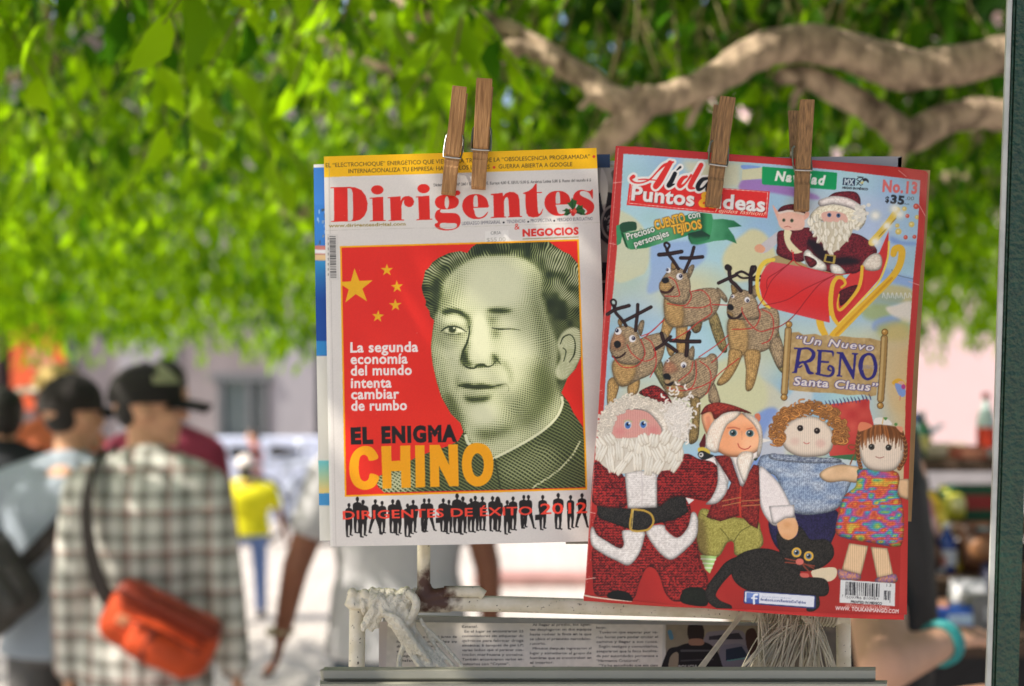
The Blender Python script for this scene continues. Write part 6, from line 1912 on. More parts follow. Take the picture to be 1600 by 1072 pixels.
def peg(label, top, bot, wire_y, tw, bw, yb, splay, seed):
    """wooden spring peg: two halves and a steel spring; yb = depth of the face it grips"""
    a, b = at(*top, yb), at(*bot, yb)
    L = (a - b).length
    z = (a - b).normalized()
    x = Vector((0, 1, 0)).cross(z)
    x = -x if x.x < 0 else x
    y = z.cross(x)
    y = y if y.y > 0 else -y
    R = Matrix((x, y, z)).transposed()
    t = thing('clothes_peg', label, 'clothes peg', b, 0, 'wooden pegs holding the magazines')
    t.rotation_euler = R.to_euler()
    rs = random.Random(seed)
    dark, light = s2l((124, 86, 50)), s2l((174, 130, 82))
    if seed > 2:
        dark, light = s2l((92, 68, 45)), s2l((156, 118, 76))
    wood = mat('peg wood', dark, .75, 0, 60 + seed * 7, col2=light, bump=.35, stretch=(13, 6, .3 + .06 * seed), detail=10, thr=(.26, .70))
    fz = min(.95, max(.05, (bot[1] - wire_y) / (bot[1] - top[1])))
    W0, W1 = size(bw, yb), size(tw, yb)
    zs = [0, .02, .10, .18, .24, .27, .285, fz - .09, fz - .03, fz - .012, fz + .012, fz + .03, .8, .97, 1.0]
    zs = sorted(zs)
    for sgn in (-1, 1):
        rings = []
        for q in zs:
            w = (W0 + (W1 - W0) * q) / 2 * (.97 if q in (0, 1.0) else 1)
            if q <= .30:
                gap = .0004 + (.0012 if .1 < q < .27 else 0)
            else:
                gap = .0005 + (q - .3) * splay
            th = .0062 - (.0026 * max(0, q - .45) / .55)
            if abs(q - fz) < .02:
                th -= .0009
            if q == 0:
                th *= .75
            ins = 0 if sgn < 0 else .0075
            y0 = sgn * gap + ins
            y1 = sgn * (gap + th) + ins
            dx = rs.uniform(-.0001, .0001) + (.0 if sgn < 0 else rs.uniform(-.0004, .0004))
            rings.append([(-w + dx, y0, q * L), (w + dx, y0, q * L), (w + dx, y1 * .96 + y0 * .04, q * L), (w * .93 + dx, y1, q * L), (-w * .93 + dx, y1, q * L), (-w + dx, y1 * .96 + y0 * .04, q * L)])
        MB().loft(rings).build('wooden_half', wood, t)
    steel = mat('spring steel', s2l((176, 174, 168)), .35, .2, 200, metal=1.0)
    zc = fz * L
    yf = -(.0005 + max(0, fz - .3) * splay + .0062 - .0009)
    yk = .0075 + .0005 + .0060
    w = (W0 + (W1 - W0) * fz) / 2
    s = MB()
    r = .00075
    s.tube([(-w - .001, yf, zc + .0003), (0, yf - .0004, zc), (w + .001, yf, zc + .0002)], r, 8)
    s.tube([(-w - .001, yk, zc), (w + .001, yk, zc)], r, 8)
    for k in (-1, 1):
        s.tube([(k * (w + .001), yf, zc), (k * (w + .0016), yf * .4, zc + .006), (k * (w + .0012), .002, zc + .017), (k * w * .9, .004, zc + .02)], r, 8, smooth=4)
        s.tube([(k * (w + .001), yk, zc), (k * (w + .0016), yk * .8, zc + .006), (k * (w + .0012), .005, zc + .016)], r, 8, smooth=4)
    coil = [(x_ * w, .0038 + .0024 * math.cos(q), zc + .0024 * math.sin(q) + .002) for x_, q in zip(np.linspace(-1, 1, 60), np.linspace(0, 44, 60))]
    s.tube(coil, r * .8, 6)
    s.build('spring', steel, t, True)


def pegs():
    peg('left peg of the pair on the business magazine, leaning to the right at its top', (719, 139), (700.5, 305.5), 248.7, 22.5, 22.0, 1.0935, .010, 1)
    peg('upright wooden peg beside the leaning one, above the business magazine title', (757.5, 128), (747.5, 296.5), 236.8, 25, 22.4, 1.0935, .014, 2)
    peg('dark weathered peg gripping the red edge over the knitting magazine title', (1133, 157), (1112, 324.5), 260.8, 24, 23, 1.071, .016, 3)
    peg('weathered peg over the green tag of the knitting magazine, its back half showing', (1253.2, 163.5), (1251, 331), 268.8, 21.5, 22.2, 1.069, .024, 4)


def rack():
    Yr = 1.135
    P = lambda px, py, Y=Yr: at(px, py, Y)
    rk = thing('display_rack', 'white painted tube rack, rusty at its welded joint, that carries the magazines', 'rack', (P(600, 1040).x, Yr, 0))
    off = rk.location
    # chipped white paint with dark specks; rust near the joint
    m = mat('chipped white paint', s2l((204, 194, 168)), .5, 0, 90, col2=s2l((222, 214, 194)), bump=.1)
    nt = m.node_tree
    b = nt.nodes['Principled BSDF']
    src = b.inputs['Base Color'].links[0].from_socket
    tc = nt.nodes.new('ShaderNodeTexCoord')
    geo = nt.nodes.new('ShaderNodeNewGeometry')
    nz = nt.nodes.new('ShaderNodeTexNoise')
    nz.inputs['Scale'].default_value, nz.inputs['Detail'].default_value = 420, 5
    rp = nt.nodes.new('ShaderNodeValToRGB')
    rp.color_ramp.elements[0].position, rp.color_ramp.elements[1].position = .66, .70
    nt.links.new(tc.outputs['Object'], nz.inputs['Vector']); nt.links.new(nz.outputs['Fac'], rp.inputs[0])
    mx = nt.nodes.new('ShaderNodeMixRGB')
    mx.inputs[2].default_value = (*s2l((58, 46, 38)), 1)
    nt.links.new(rp.outputs[0], mx.inputs[0]); nt.links.new(src, mx.inputs[1])
    # rust: distance from the weld
    J = P(674, 926)
    vd = nt.nodes.new('ShaderNodeVectorMath'); vd.operation = 'DISTANCE'
    vd.inputs[1].default_value = tuple(J)
    nt.links.new(geo.outputs['Position'], vd.inputs[0])
    n2 = nt.nodes.new('ShaderNodeTexNoise'); n2.inputs['Scale'].default_value, n2.inputs['Detail'].default_value = 130, 6
    nt.links.new(tc.outputs['Object'], n2.inputs['Vector'])
    ad = nt.nodes.new('ShaderNodeMath'); ad.operation = 'MULTIPLY_ADD'
    ad.inputs[1].default_value, ad.inputs[2].default_value = .030, 0
    nt.links.new(n2.outputs['Fac'], ad.inputs[0])
    sb = nt.nodes.new('ShaderNodeMath'); sb.operation = 'ADD'
    nt.links.new(vd.outputs['Value'], sb.inputs[0]); nt.links.new(ad.outputs[0], sb.inputs[1])
    r2 = nt.nodes.new('ShaderNodeValToRGB')
    r2.color_ramp.elements[0].position, r2.color_ramp.elements[1].position = .028, .040
    r2.color_ramp.elements[0].color, r2.color_ramp.elements[1].color = (1, 1, 1, 1), (0, 0, 0, 1)
    nt.links.new(sb.outputs[0], r2.inputs[0])
    m2 = nt.nodes.new('ShaderNodeMixRGB')
    m2.inputs[2].default_value = (*s2l((78, 50, 38)), 1)
    nt.links.new(r2.outputs[0], m2.inputs[0]); nt.links.new(mx.outputs[0], m2.inputs[1])
    nt.links.new(m2.outputs[0], b.inputs['Base Color'])
    r = size(12.4, Yr)
    MB().tube([P(556, 941.5), P(700, 942.5), P(800, 944.2), P(940, 948.6), P(1100, 953), P(1326, 966)], r, 16).moved(off).build('top_tube', m, rk, True)
    MB().tube([P(558.5, 936), P(558, 1000), P(557, 1060), P(557, 1060) - Vector((0, 0, 1.42))], size(12.6, Yr), 14).moved(off).build('leg', m, rk, True)
    MB().tube([P(1317.5, 962), P(1318.5, 1060), P(1318.5, 1060) - Vector((0, 0, 1.42))], size(11.5, Yr), 14).moved(off).build('leg', m, rk, True)
    MB().tube([P(662, 940), P(662.2, 850), P(655, 262)], size(10.2, Yr), 14).moved(off).build('stem', m, rk, True)
    MB().tube([P(655, 262), P(900, 256, 1.13), P(1200, 262, 1.125), P(1420, 272, 1.12)], .003, 8).moved(off).build('hanging_wire', m, rk, True)
    w = MB()
    w.cap_sule(P(661, 931), P(664, 918), size(14, Yr), size(11, Yr)).cap_sule(P(664, 936), P(694, 928), size(14, Yr), size(10.5, Yr)).cap_sule(P(650, 944), P(700, 944), size(13.5, Yr), size(13.2, Yr))
    w.cap_sule(P(674, 930), P(676, 934), size(11, Yr), size(12, Yr))
    w.moved(off).solid('weld', m, rk, .0012, 3)
    MB().tube([P(694, 924.5, Yr - .003), P(748, 924.5, Yr - .003), P(756, 930, Yr - .003)], [size(9, Yr), size(9, Yr), size(8, Yr)], 14).moved(off).build('stub_tube', m, rk, True)
    # drip of paint round the left corner
    c = MB()
    rs = random.Random(3)
    for k in range(16):
        q = P(556 + rs.uniform(-8, 24), 934 + rs.uniform(-8, 14), Yr - rs.uniform(-.002, .008))
        c.cap_sule(q, q + Vector((rs.uniform(-.004, .004), 0, rs.uniform(-.006, .002))), .0042, .003, 8)
    c.moved(off).solid('paint_drips', m, rk, .0014, 3)
    # shelf front at the bottom: two folded metal lips
    gm = mat('grey green enamel', s2l((146, 144, 130)), .55, .1, 9, bump=.03, bscale=120)

    def lip(xa, xb, prof, n):
        rings = []
        for px in (xa, xb):
            rings.append([at(px, py, Y) for py, Y in prof])
        MB().loft(rings).moved(off).build(n, gm, rk)
    lip(506, 1368, [(1042, 1.075), (1044.5, 1.052), (1048, 1.045), (1060, 1.044), (1064, 1.047), (1064.5, 1.075)], 'upper_lip')
    lip(500, 1386, [(1063, 1.072), (1066, 1.036), (1069, 1.031), (1180, 1.028), (1180, 1.072)], 'lower_lip')
    e = MB()
    e.tube([at(507, 1046, 1.05), at(510, 1064, 1.05)], .0035, 8)
    e.moved(off).build('end_cap', gm, rk, True)
    MB().box((P(943, 1000).x, 1.10, .55), (.40, .05, 1.1), bev=.01).moved(off).build('lower_panel', gm, rk)
    # newspaper standing in the rack
    EN = ([(592, 971), (720, 973), (960, 975), (1330, 980)], [(592, 1062), (1330, 1066)], [(592, 971), (592, 1062)], [(1330, 980), (1330, 1066)])
    DN = lambda u, v: 1.165 - .02 * v + .0015 * np.sin(22 * u)
    o = at(950, 1062, 1.15)
    n = thing('newspaper', 'folded newspaper with printed columns and a photograph, standing in the white rack', 'newspaper', o)
    sheet('front_page', art_newspaper(), EN, DN, 700, 96, MATT, n, o)
    E2n = ([(598, 961), (800, 966), (1010, 970), (1250, 975)], [(598, 1062), (1250, 1066)], [(598, 961), (598, 1062)], [(1250, 975), (1250, 1066)])
    slab('inner_pages', E2n, DN, .006, .010, mat('newsprint grey', s2l((168, 164, 158)), .9, .06, 60), n, o)
    cords(Yr)


def cords(Yr):
    P = lambda px, py, Y=Yr: at(px, py, Y)
    cm = mat('white plastic cord', s2l((204, 197, 178)), .4, .16, 60, bump=.4, bscale=300)
    rs = random.Random(7)
    c = MB()
    # thick wrapping round the tube at the left
    R = size(16, Yr)
    axis0, axis1 = P(572, 942), P(648, 943)
    for lay in range(2):
        pts = []
        turns = 7
        for k in range(turns * 14 + 1):
            t = k / (turns * 14)
            a = t * turns * 2 * math.pi + lay * 1.7
            q = axis0.lerp(axis1, t if lay == 0 else 1 - t)
            rr = R * (1.0 + .16 * lay + .14 * math.sin(t * 9 + lay))
            pts.append(q + Vector((.003 * math.sin(a * .5 + lay * 2), -math.cos(a) * rr, math.sin(a) * rr * (1.0 + .15 * math.sin(5 * t)))))
        c.tube(pts, size(5.2, Yr), 8)
    for k in range(18):
        q = P(rs.uniform(578, 648), rs.uniform(928, 962), Yr - R - rs.uniform(0, .004))
        c.tube([q, q + Vector((rs.uniform(-.01, .01), -.003, rs.uniform(-.012, .004))), q + Vector((rs.uniform(-.014, .014), 0, rs.uniform(-.02, -.004)))], size(4.5, Yr), 7, smooth=4)
    k1 = [P(638, 925, Yr - .012), P(650, 940, Yr - .018), P(646, 960, Yr - .017), P(634, 978, Yr - .014)]
    c.tube(k1, size(7, Yr), 8, smooth=5)
    for a, b_, r in (((598, 950), (662, 1048), 6), ((606, 948), (676, 1048), 5.2), ((612, 950), (690, 1046), 4.6), ((640, 972), (700, 1046), 3.8), ((656, 966), (712, 1044), 3.4), ((660, 976), (726, 1046), 3.4), ((630, 1010), (624, 1050), 4.5), ((646, 972), (648, 1002), 4.5)):
        mid = ((a[0] + b_[0]) / 2 + rs.uniform(-5, 5), (a[1] + b_[1]) / 2 + rs.uniform(-4, 4))
        c.tube([P(*a, Yr - .014), P(*mid, Yr - .012), P(*b_, Yr - .02)], size(r, Yr), 7, smooth=5)
    for k in range(9):
        t = k / 8
        q = P(598 + 44 * t, 958 + 58 * t, Yr - .018)
        c.tube([q, q + Vector((.012, -.003, -.004)), q + Vector((.018, .002, -.014))], size(5.4 - 2 * t, Yr), 7, smooth=4)
    o = c.solid('cord', cm, None, .0009, 2)
    tag(o, 'thick white cord wound round the left end of the rack tube', 'cord')
    f = MB()
    fm = mat('frayed raffia', s2l((196, 188, 166)), .6, .14, 120, bump=.2, bscale=500)
    for k in range(120):
        cl = rs.random()
        if cl < .45:
            a = (rs.uniform(1258, 1278), rs.uniform(960, 972)); b_ = (rs.uniform(1228, 1312), 1050)
        elif cl < .75:
            a = (rs.uniform(1205, 1250), rs.uniform(956, 968)); b_ = (a[0] - rs.uniform(8, 60), 1050)
        elif cl < .88:
            a = (rs.uniform(1182, 1200), 958); b_ = (a[0] + rs.uniform(0, 14), 1050)
        else:
            a = (rs.uniform(1225, 1262), 975); b_ = (a[0] - rs.uniform(40, 90), 1050)
        Yk = Yr - rs.uniform(.006, .022)
        mid = ((a[0] * .55 + b_[0] * .45) + rs.uniform(-6, 6), 1000 + rs.uniform(-6, 6))
        f.tube([P(*a, Yk), P(*mid, Yk - .004), P(*b_, Yk - .002)], [size(rs.uniform(.9, 1.7), Yr)] * 2 + [size(rs.uniform(.5, 1.2), Yr)], 5, smooth=4)
    for k in range(7):
        f.tube([P(1162 + k * 1.2, 952, Yr - .012), P(1128 + k, 996, Yr - .014), P(1086 + k * 1.4, 1050, Yr - .018)], size(1.6, Yr), 5, smooth=4)
    for k in range(9):
        f.tube([P(1254 + rs.uniform(-4, 4), 960, Yr - .016), P(1262 + rs.uniform(-5, 5), 968 + rs.uniform(-4, 4), Yr - .022), P(1274 + rs.uniform(-4, 4), 974 + rs.uniform(-5, 5), Yr - .018)], size(2.2, Yr), 6, smooth=4)
    for k in range(26):                              # turns round the tube
        px = 1180 + k * 5
        q = P(px, 957 + k * .28)
        f.tube([q + Vector((.002 * math.sin(a), -math.cos(a) * size(14.5, Yr), math.sin(a) * size(14.5, Yr))) for a in np.linspace(0, 6.4, 14)], size(2.0, Yr), 5)
    o = f.build('raffia_cord', fm, None, True)
    tag(o, 'frayed raffia cord tied to the right end of the rack tube', 'cord')


def post():
    Y = 1.0
    a, b = at(1602, 0, Y), at(1569, 1072, Y)
    d = (a - b).normalized()
    p0 = b - d * (b.z / d.z)
    p1 = a + d * .5
    t = thing('metal_post', 'leaning dark green painted metal post with a bare edge beside the market stall', 'post', p0)
    gm = mat('hammered green paint', s2l((20, 54, 36)), .42, .25, 160, bump=.35, bscale=260, spec=.6)
    em = mat('bare metal edge', s2l((176, 178, 172)), .4, .15, 60, spec=.6)
    dm = mat('dark seam', s2l((36, 38, 36)), .6, .3, 90)

    def bar(n, xa, xb, y0, y1, m, parent):
        w = MB()
        L = (p1 - p0).length
        q = Vector((1, 0, 0)); q = (q - d * q.dot(d)).normalized()
        k = d.cross(q)
        k = k if k.y > 0 else -k
        rings = []
        for s in np.linspace(0, L, 12):
            c = d * s
            rings.append([c + q * xa + k * y0, c + q * xb + k * y0, c + q * xb + k * y1, c + q * xa + k * y1])
        return w.loft(rings).build(n, m, parent)
    u = size(1, Y)
    bar('face', -13 * u, 22 * u, 0, .012, gm, t)
    bar('seam', -18.5 * u, -13.2 * u, .004, .012, dm, t)
    bar('ridge', -17 * u, -15 * u, .001, .0035, gm, t)
    bar('edge_strip', -26 * u, -18.7 * u, .002, .005, em, t)


rack()
post()
magazines()
pegs()
# ---------------------------------------------------------------- people
SKIN = mat('tan skin', s2l((212, 160, 128)), .55, .08, 30)
SKIN2 = mat('brown skin', s2l((138, 88, 66)), .55, .08, 30)
SKIN3 = mat('light skin', s2l((200, 154, 128)), .55, .06, 30)
HAIR = mat('black hair', s2l((30, 26, 25)), .5, .3, 90, stretch=(6, 6, 1), bump=.3)
EYE = mat('eye white', s2l((226, 222, 216)), .3)
IRIS = mat('dark iris', s2l((40, 28, 22)), .2)


def plaid():
    m = bpy.data.materials.new('plaid cotton')
    m.use_nodes = True
    nt = m.node_tree
    N, Lk = nt.nodes, nt.links.new
    b = N['Principled BSDF']
    b.inputs['Roughness'].default_value = .85
    tc = N.new('ShaderNodeTexCoord')
    sep = N.new('ShaderNodeSeparateXYZ')
    Lk(tc.outputs['Object'], sep.inputs[0])

    def stripes(sock, per, wid, ph):
        a = N.new('ShaderNodeMath'); a.operation = 'MULTIPLY_ADD'; a.inputs[1].default_value = 1 / per; a.inputs[2].default_value = ph + 40
        Lk(sock, a.inputs[0])
        f = N.new('ShaderNodeMath'); f.operation = 'FRACT'; Lk(a.outputs[0], f.inputs[0])
        l = N.new('ShaderNodeMath'); l.operation = 'LESS_THAN'; l.inputs[1].default_value = wid; Lk(f.outputs[0], l.inputs[0])
        return l.outputs[0]

    def comb(s1, s2, k):
        a = N.new('ShaderNodeMath'); a.operation = 'ADD'; Lk(s1, a.inputs[0]); Lk(s2, a.inputs[1])
        c = N.new('ShaderNodeMath'); c.operation = 'MULTIPLY'; c.inputs[1].default_value = k; c.use_clamp = True; Lk(a.outputs[0], c.inputs[0])
        return c.outputs[0]

    def mix(fac, src, col):
        x = N.new('ShaderNodeMixRGB'); x.inputs[2].default_value = (*s2l(col), 1)
        Lk(fac, x.inputs[0])
        if isinstance(src, tuple):
            x.inputs[1].default_value = (*s2l(src), 1)
        else:
            Lk(src, x.inputs[1])
        return x.outputs[0]
    X, Z = sep.outputs[0], sep.outputs[2]
    c = mix(comb(stripes(X, .056, .46, 0), stripes(Z, .060, .46, 0), .40), (224, 222, 214), (138, 136, 126))
    c = mix(comb(stripes(X, .056, .14, .84), stripes(Z, .060, .14, .84), .5), c, (84, 80, 74))
    c = mix(comb(stripes(X, .112, .07, .3), stripes(Z, .120, .07, .3), .6), c, (150, 84, 70))
    Lk(c, b.inputs['Base Color'])
    nz = N.new('ShaderNodeTexNoise'); nz.inputs['Scale'].default_value = 9; Lk(tc.outputs['Object'], nz.inputs['Vector'])
    bp = N.new('ShaderNodeBump'); bp.inputs['Strength'].default_value, bp.inputs['Distance'].default_value = .7, .03
    Lk(nz.outputs['Fac'], bp.inputs['Height']); Lk(bp.outputs[0], b.inputs['Normal'])
    return m


def cloth(name, col, var=.08):
    return mat(name, s2l(col), .85, var, 7, bump=.6, bscale=9)


def person(label, px, Y, H, rz, skin, pose=None, shirt=None, trousers=None, sleeve='short', cap=None, hair='short', shoes=(50, 44, 42), head_yaw=0.0, group=None, fine=.007, long_hair=False, name='person', build=1.0, hair_mat=None):
    """a standing figure; local +Y is the way it faces"""
    pose = pose or {}
    x = (px - 800) / F_PX * Y
    p = thing(name, label, 'person', (x, Y, 0), rz, group)
    s = H / 1.75
    V = lambda a, b, c: Vector((a * s, b * s, c * s))
    bw = build
    # ---- skeleton
    hipz, kneez, ankz = .93, .49, .085
    st = pose.get('stride', .10)
    legs = []
    for sg in (-1, 1):
        hp = V(sg * .092 * bw, 0, hipz); kn = V(sg * .10 * bw, sg * st * .55 + .02, kneez); an = V(sg * .105 * bw, sg * st - .02, ankz)
        legs.append((hp, kn, an))
    arms = []
    for sg, key in ((-1, 'L'), (1, 'R')):
        sh = V(sg * .182 * bw, -.01, 1.39)
        ud, fd = pose.get(key, ((sg * .16, .02, -1), (sg * .06, .18, -1)))
        ud, fd = Vector(ud).normalized(), Vector(fd).normalized()
        el = sh + ud * .295 * s
        wr = el + fd * .255 * s
        arms.append((sg, sh, el, wr, fd))
    hc = V(0, .02 + pose.get('lean', 0), 1.635 - pose.get('lean', 0) * .25)
    Rh = Matrix.Rotation(head_yaw, 3, 'Z')
    hh = lambda a, b, c: hc + Rh @ V(a, b, c)
    # ---- one continuous skin
    b = MB()

    def torso(mb, inf, z0=.86, z1=1.5):
        T = [(.84, .150, .105, 0), (.92, .168, .118, 0), (1.0, .160, .112, 0), (1.10, .146, .106, .005), (1.22, .160, .116, .0), (1.33, .172, .118, -.005), (1.39, .160, .100, -.01), (1.44, .112, .078, -.008), (1.49, .062, .058, .0)]
        rings = []
        for z, rx, ry, oy in T:
            if z < z0 - .01 or z > z1 + .01:
                continue
            rings.append([V((rx * bw + inf) * math.cos(t), (ry * bw + inf) * math.sin(t) + oy, z) for t in np.linspace(0, 2 * math.pi, 24, endpoint=False)])
        mb.loft(rings)
        if z1 > 1.4:
            for q in (-1, 1):
                mb.cap_sule(V(q * .03, -.01, 1.455), V(q * .165 * bw, -.01, 1.395), (.05 + inf) * s, (.056 + inf) * s)
    torso(b, 0)
    for hp, kn, an in legs:
        b.cap_sule(hp, kn, .082 * s, .056 * s).cap_sule(kn, an, .055 * s, .038 * s)
        b.cap_sule(an + V(0, -.02, -.035), an + V(0, .15, -.05), .036 * s, .03 * s)
    for sg, sh, el, wr, fd in arms:
        b.cap_sule(sh, el, .052 * s, .041 * s).cap_sule(el, wr, .041 * s, .027 * s)
        # hand: palm, four bent fingers, thumb
        side = Vector((0, 1, 0)) - fd * fd.y
        side = side.normalized() if side.length > .05 else Vector((0, 0, 1))
        nrm = fd.cross(side).normalized() * sg
        pc = wr + fd * .05 * s
        for k in range(3):
            o_ = side * (k - 1) * .02 * s
            b.cap_sule(wr + fd * .01 * s + o_ * .6, wr + fd * .092 * s + o_, .017 * s, .014 * s, 8)
        for k, ln in enumerate((.066, .076, .072, .056)):
            f0 = wr + fd * .098 * s + side * (k - 1.5) * -.0185 * s
            f1 = f0 + (fd * .9 - nrm * .3 * -1 * .6).normalized() * ln * .55 * s
            f2 = f1 + (fd * .7 + nrm * .6).normalized() * ln * .5 * s
            b.cap_sule(f0, f1, .0092 * s, .0086 * s, 8).cap_sule(f1, f2, .0086 * s, .0072 * s, 8)
        t0 = wr + fd * .03 * s + side * .028 * s
        t1 = t0 + (fd * .7 + side * .6).normalized() * .045 * s
        b.cap_sule(t0, t1, .0125 * s, .0105 * s, 8).cap_sule(t1, t1 + (fd + nrm * .3).normalized() * .035 * s, .0103 * s, .0085 * s, 8)
    b.cap_sule(V(0, -.005, 1.46), hh(0, -.012, -.06), .058 * s, .054 * s)
    Rx = Rh
    b.ell(hh(0, -.012, .02), (.077 * s, .098 * s, .098 * s), Rx)
    b.ell(hh(0, .022, -.045), (.060 * s, .070 * s, .075 * s), Rx)
    b.cap_sule(hh(-.022, .068, -.095), hh(.022, .068, -.095), .024 * s, .024 * s, 10)       # chin
    b.cap_sule(hh(0, .088, .012), hh(0, .108, -.022), .010 * s, .016 * s, 8)                # nose
    b.cap_sule(hh(-.04, .078, .028), hh(.04, .078, .028), .014 * s, .014 * s, 8)            # brow
    b.cap_sule(hh(-.018, .088, -.055), hh(.018, .088, -.055), .0095 * s, .0095 * s, 8)      # upper lip
    b.cap_sule(hh(-.014, .086, -.068), hh(.014, .086, -.068), .0095 * s, .0095 * s, 8)
    for sg in (-1, 1):
        b.ell(hh(sg * .079, -.012, -.008), (.012 * s, .022 * s, .034 * s), Rx, 10, 6)
        b.cap_sule(hh(sg * .045, .062, -.02), hh(sg * .05, .05, -.03), .026 * s, .022 * s, 8)
    b.solid('body', skin, p, fine * s, 4)
    for sg in (-1, 1):
        e = MB().ell(hh(sg * .032, .082, .008), (.0125 * s,) * 3, Rx, 12, 8).build('eye', EYE, p, True)
        MB().ell(hh(sg * .032, .0915, .008), (.006 * s, .0045 * s, .006 * s), Rx, 10, 6).build('iris', IRIS, e, True)
    # ---- clothes
    if trousers:
        t = MB()
        for hp, kn, an in legs:
            t.cap_sule(hp, kn, .100 * s, .075 * s).cap_sule(kn, an + V(0, 0, .03), .074 * s, .060 * s)
        torso(t, .012, .84, 1.0)
        t.solid('trousers', trousers, p, .012 * s, 5)
    if shirt:
        t = MB()
        torso(t, .022, pose.get('hem', .90), 1.46)
        if pose.get('hem', .90) < .9:
            t.loft([[V((rx * bw) * math.cos(q), (ry * bw) * math.sin(q), z) for q in np.linspace(0, 6.2832, 24, endpoint=False)] for z, rx, ry in ((pose['hem'], .20, .15), (.92, .19, .142), (1.05, .178, .13))])
        for q in (-1, 1):
            t.cap_sule(V(q * .03, -.01, 1.452), V(q * .165 * bw, -.01, 1.392), .062 * s, .070 * s)
        for sg, sh, el, wr, fd in arms:
            if sleeve == 'long':
                t.cap_sule(sh, el, .072 * s, .064 * s).cap_sule(el, wr - fd * .01 * s, .064 * s, .050 * s)
            elif sleeve == 'short':
                t.cap_sule(sh, sh.lerp(el, .52), .068 * s, .066 * s)
        t.cap_sule(V(0, -.01, 1.45), V(0, -.008, 1.478), .076 * s, .068 * s)
        t.solid('shirt', shirt, p, .011 * s, 5)
    sm = mat('shoe', s2l(shoes), .6, .1, 20)
    for hp, kn, an in legs:
        q = MB()
        q.cap_sule(an + V(0, -.025, -.035), an + V(0, .07, -.045), .048 * s, .044 * s).cap_sule(an + V(0, .07, -.048), an + V(0, .16, -.056), .045 * s, .03 * s)
        q.box(an + V(0, .06, -.072), (.092 * s, .27 * s, .022 * s))
        q.solid('shoe', sm, p, .009 * s, 3)
    hm = hair_mat or HAIR
    if hair == 'crop':
        h = MB()
        h.ell(hh(0, -.018, .03), (.081 * s, .101 * s, .098 * s), Rx, 20, 10, -.1, 1)
        h.ell(hh(0, -.042, .0), (.070 * s, .064 * s, .066 * s), Rx, 18, 8)
        h.solid('hair', hair_mat or HAIR, p, .008 * s, 3)
    elif hair:
        h = MB()
        h.ell(hh(0, -.022, .028), (.085 * s, .103 * s, .102 * s), Rx, 20, 10, -.15, 1)
        h.ell(hh(0, -.055, -.02), (.076 * s, .068 * s, .085 * s), Rx, 18, 8)
        if long_hair:
            h.loft([[hh(rx * math.cos(q), -.045 + ry * math.sin(q), z) for q in np.linspace(0, 6.2832, 18, endpoint=False)] for z, rx, ry in ((.06, .07, .06), (-.02, .10, .09), (-.14, .115, .085), (-.26, .12, .075), (-.40, .11, .065), (-.50, .06, .03))])
        h.solid('hair', hm, p, .009 * s, 3)
    if cap:
        cc, bill, cyaw, crown_c2 = cap
        Rc = Rh @ Matrix.Rotation(cyaw, 3, 'Z')
        k = lambda a, b_, c: hc + Rc @ V(a, b_, c)
        c = MB()
        c.ell(k(0, -.012, .042), (.094 * s, .112 * s, .098 * s), Rc, 24, 12, -.02, 1)
        c.loft([[k(.095 * math.cos(q), -.012 + .113 * math.sin(q), z) for q in np.linspace(0, 6.2832, 24, endpoint=False)] for z in (.018, .05)])
        cm = cloth('cap cloth', cc)
        co = c.build('cap', cm, p, True)
        MB().ell(k(0, -.012, .141), (.012 * s, .012 * s, .006 * s), Rc, 10, 6).build('button', cm, co, True)
        if bill:
            w = MB()
            rings = []
            for y_, hw, dz in ((.07, .082, .030), (.11, .086, .030), (.15, .078, .024), (.18, .055, .016), (.192, .02, .012)):
                rings.append([k(hw * u_, y_ - .02 * u_ * u_, dz - .022 * u_ * u_) for u_ in np.linspace(-1, 1, 9)] + [k(hw * u_, y_ - .02 * u_ * u_, dz - .006 - .022 * u_ * u_) for u_ in np.linspace(1, -1, 9)])
            w.loft(rings).build('bill', cloth('bill cloth', bill), co, True)
        if crown_c2:
            w = MB()
            w.ell(k(0, -.012, .043), (.0955 * s, .1135 * s, .0995 * s), Rc, 24, 12, .35, .95)
            w.v = [v for v in w.v]
            keep = []
            ctr = k(0, -.012, .043)
            for f in w.f:
                cen = sum((Vector(w.v[i]) for i in f), Vector()) / len(f)
                q = Rc.transposed() @ (cen - ctr)
                if q.y > .035 * s:
                    keep.append(f)
            w.f = keep
            w.build('front_panel', cloth('cap panel', crown_c2), co, True)
    return p, s, arms


def ribbon(mb, pts, w, th=.004, nrm=None):
    """flat strap along pts, width w"""
    p = catmull(np.array([tuple(q) for q in pts]), False, 8)
    T = np.gradient(p, axis=0); T /= np.linalg.norm(T, axis=1)[:, None]
    rings = []
    for i in range(len(p)):
        n = Vector(nrm(p[i])) if nrm else Vector((0, -1, 0))
        t = Vector(T[i])
        n = (n - t * n.dot(t)).normalized()
        sd = t.cross(n)
        q = Vector(p[i])
        rings.append([q + sd * w / 2, q + sd * w / 2 + n * th, q - sd * w / 2 + n * th, q - sd * w / 2])
    mb.loft(rings)


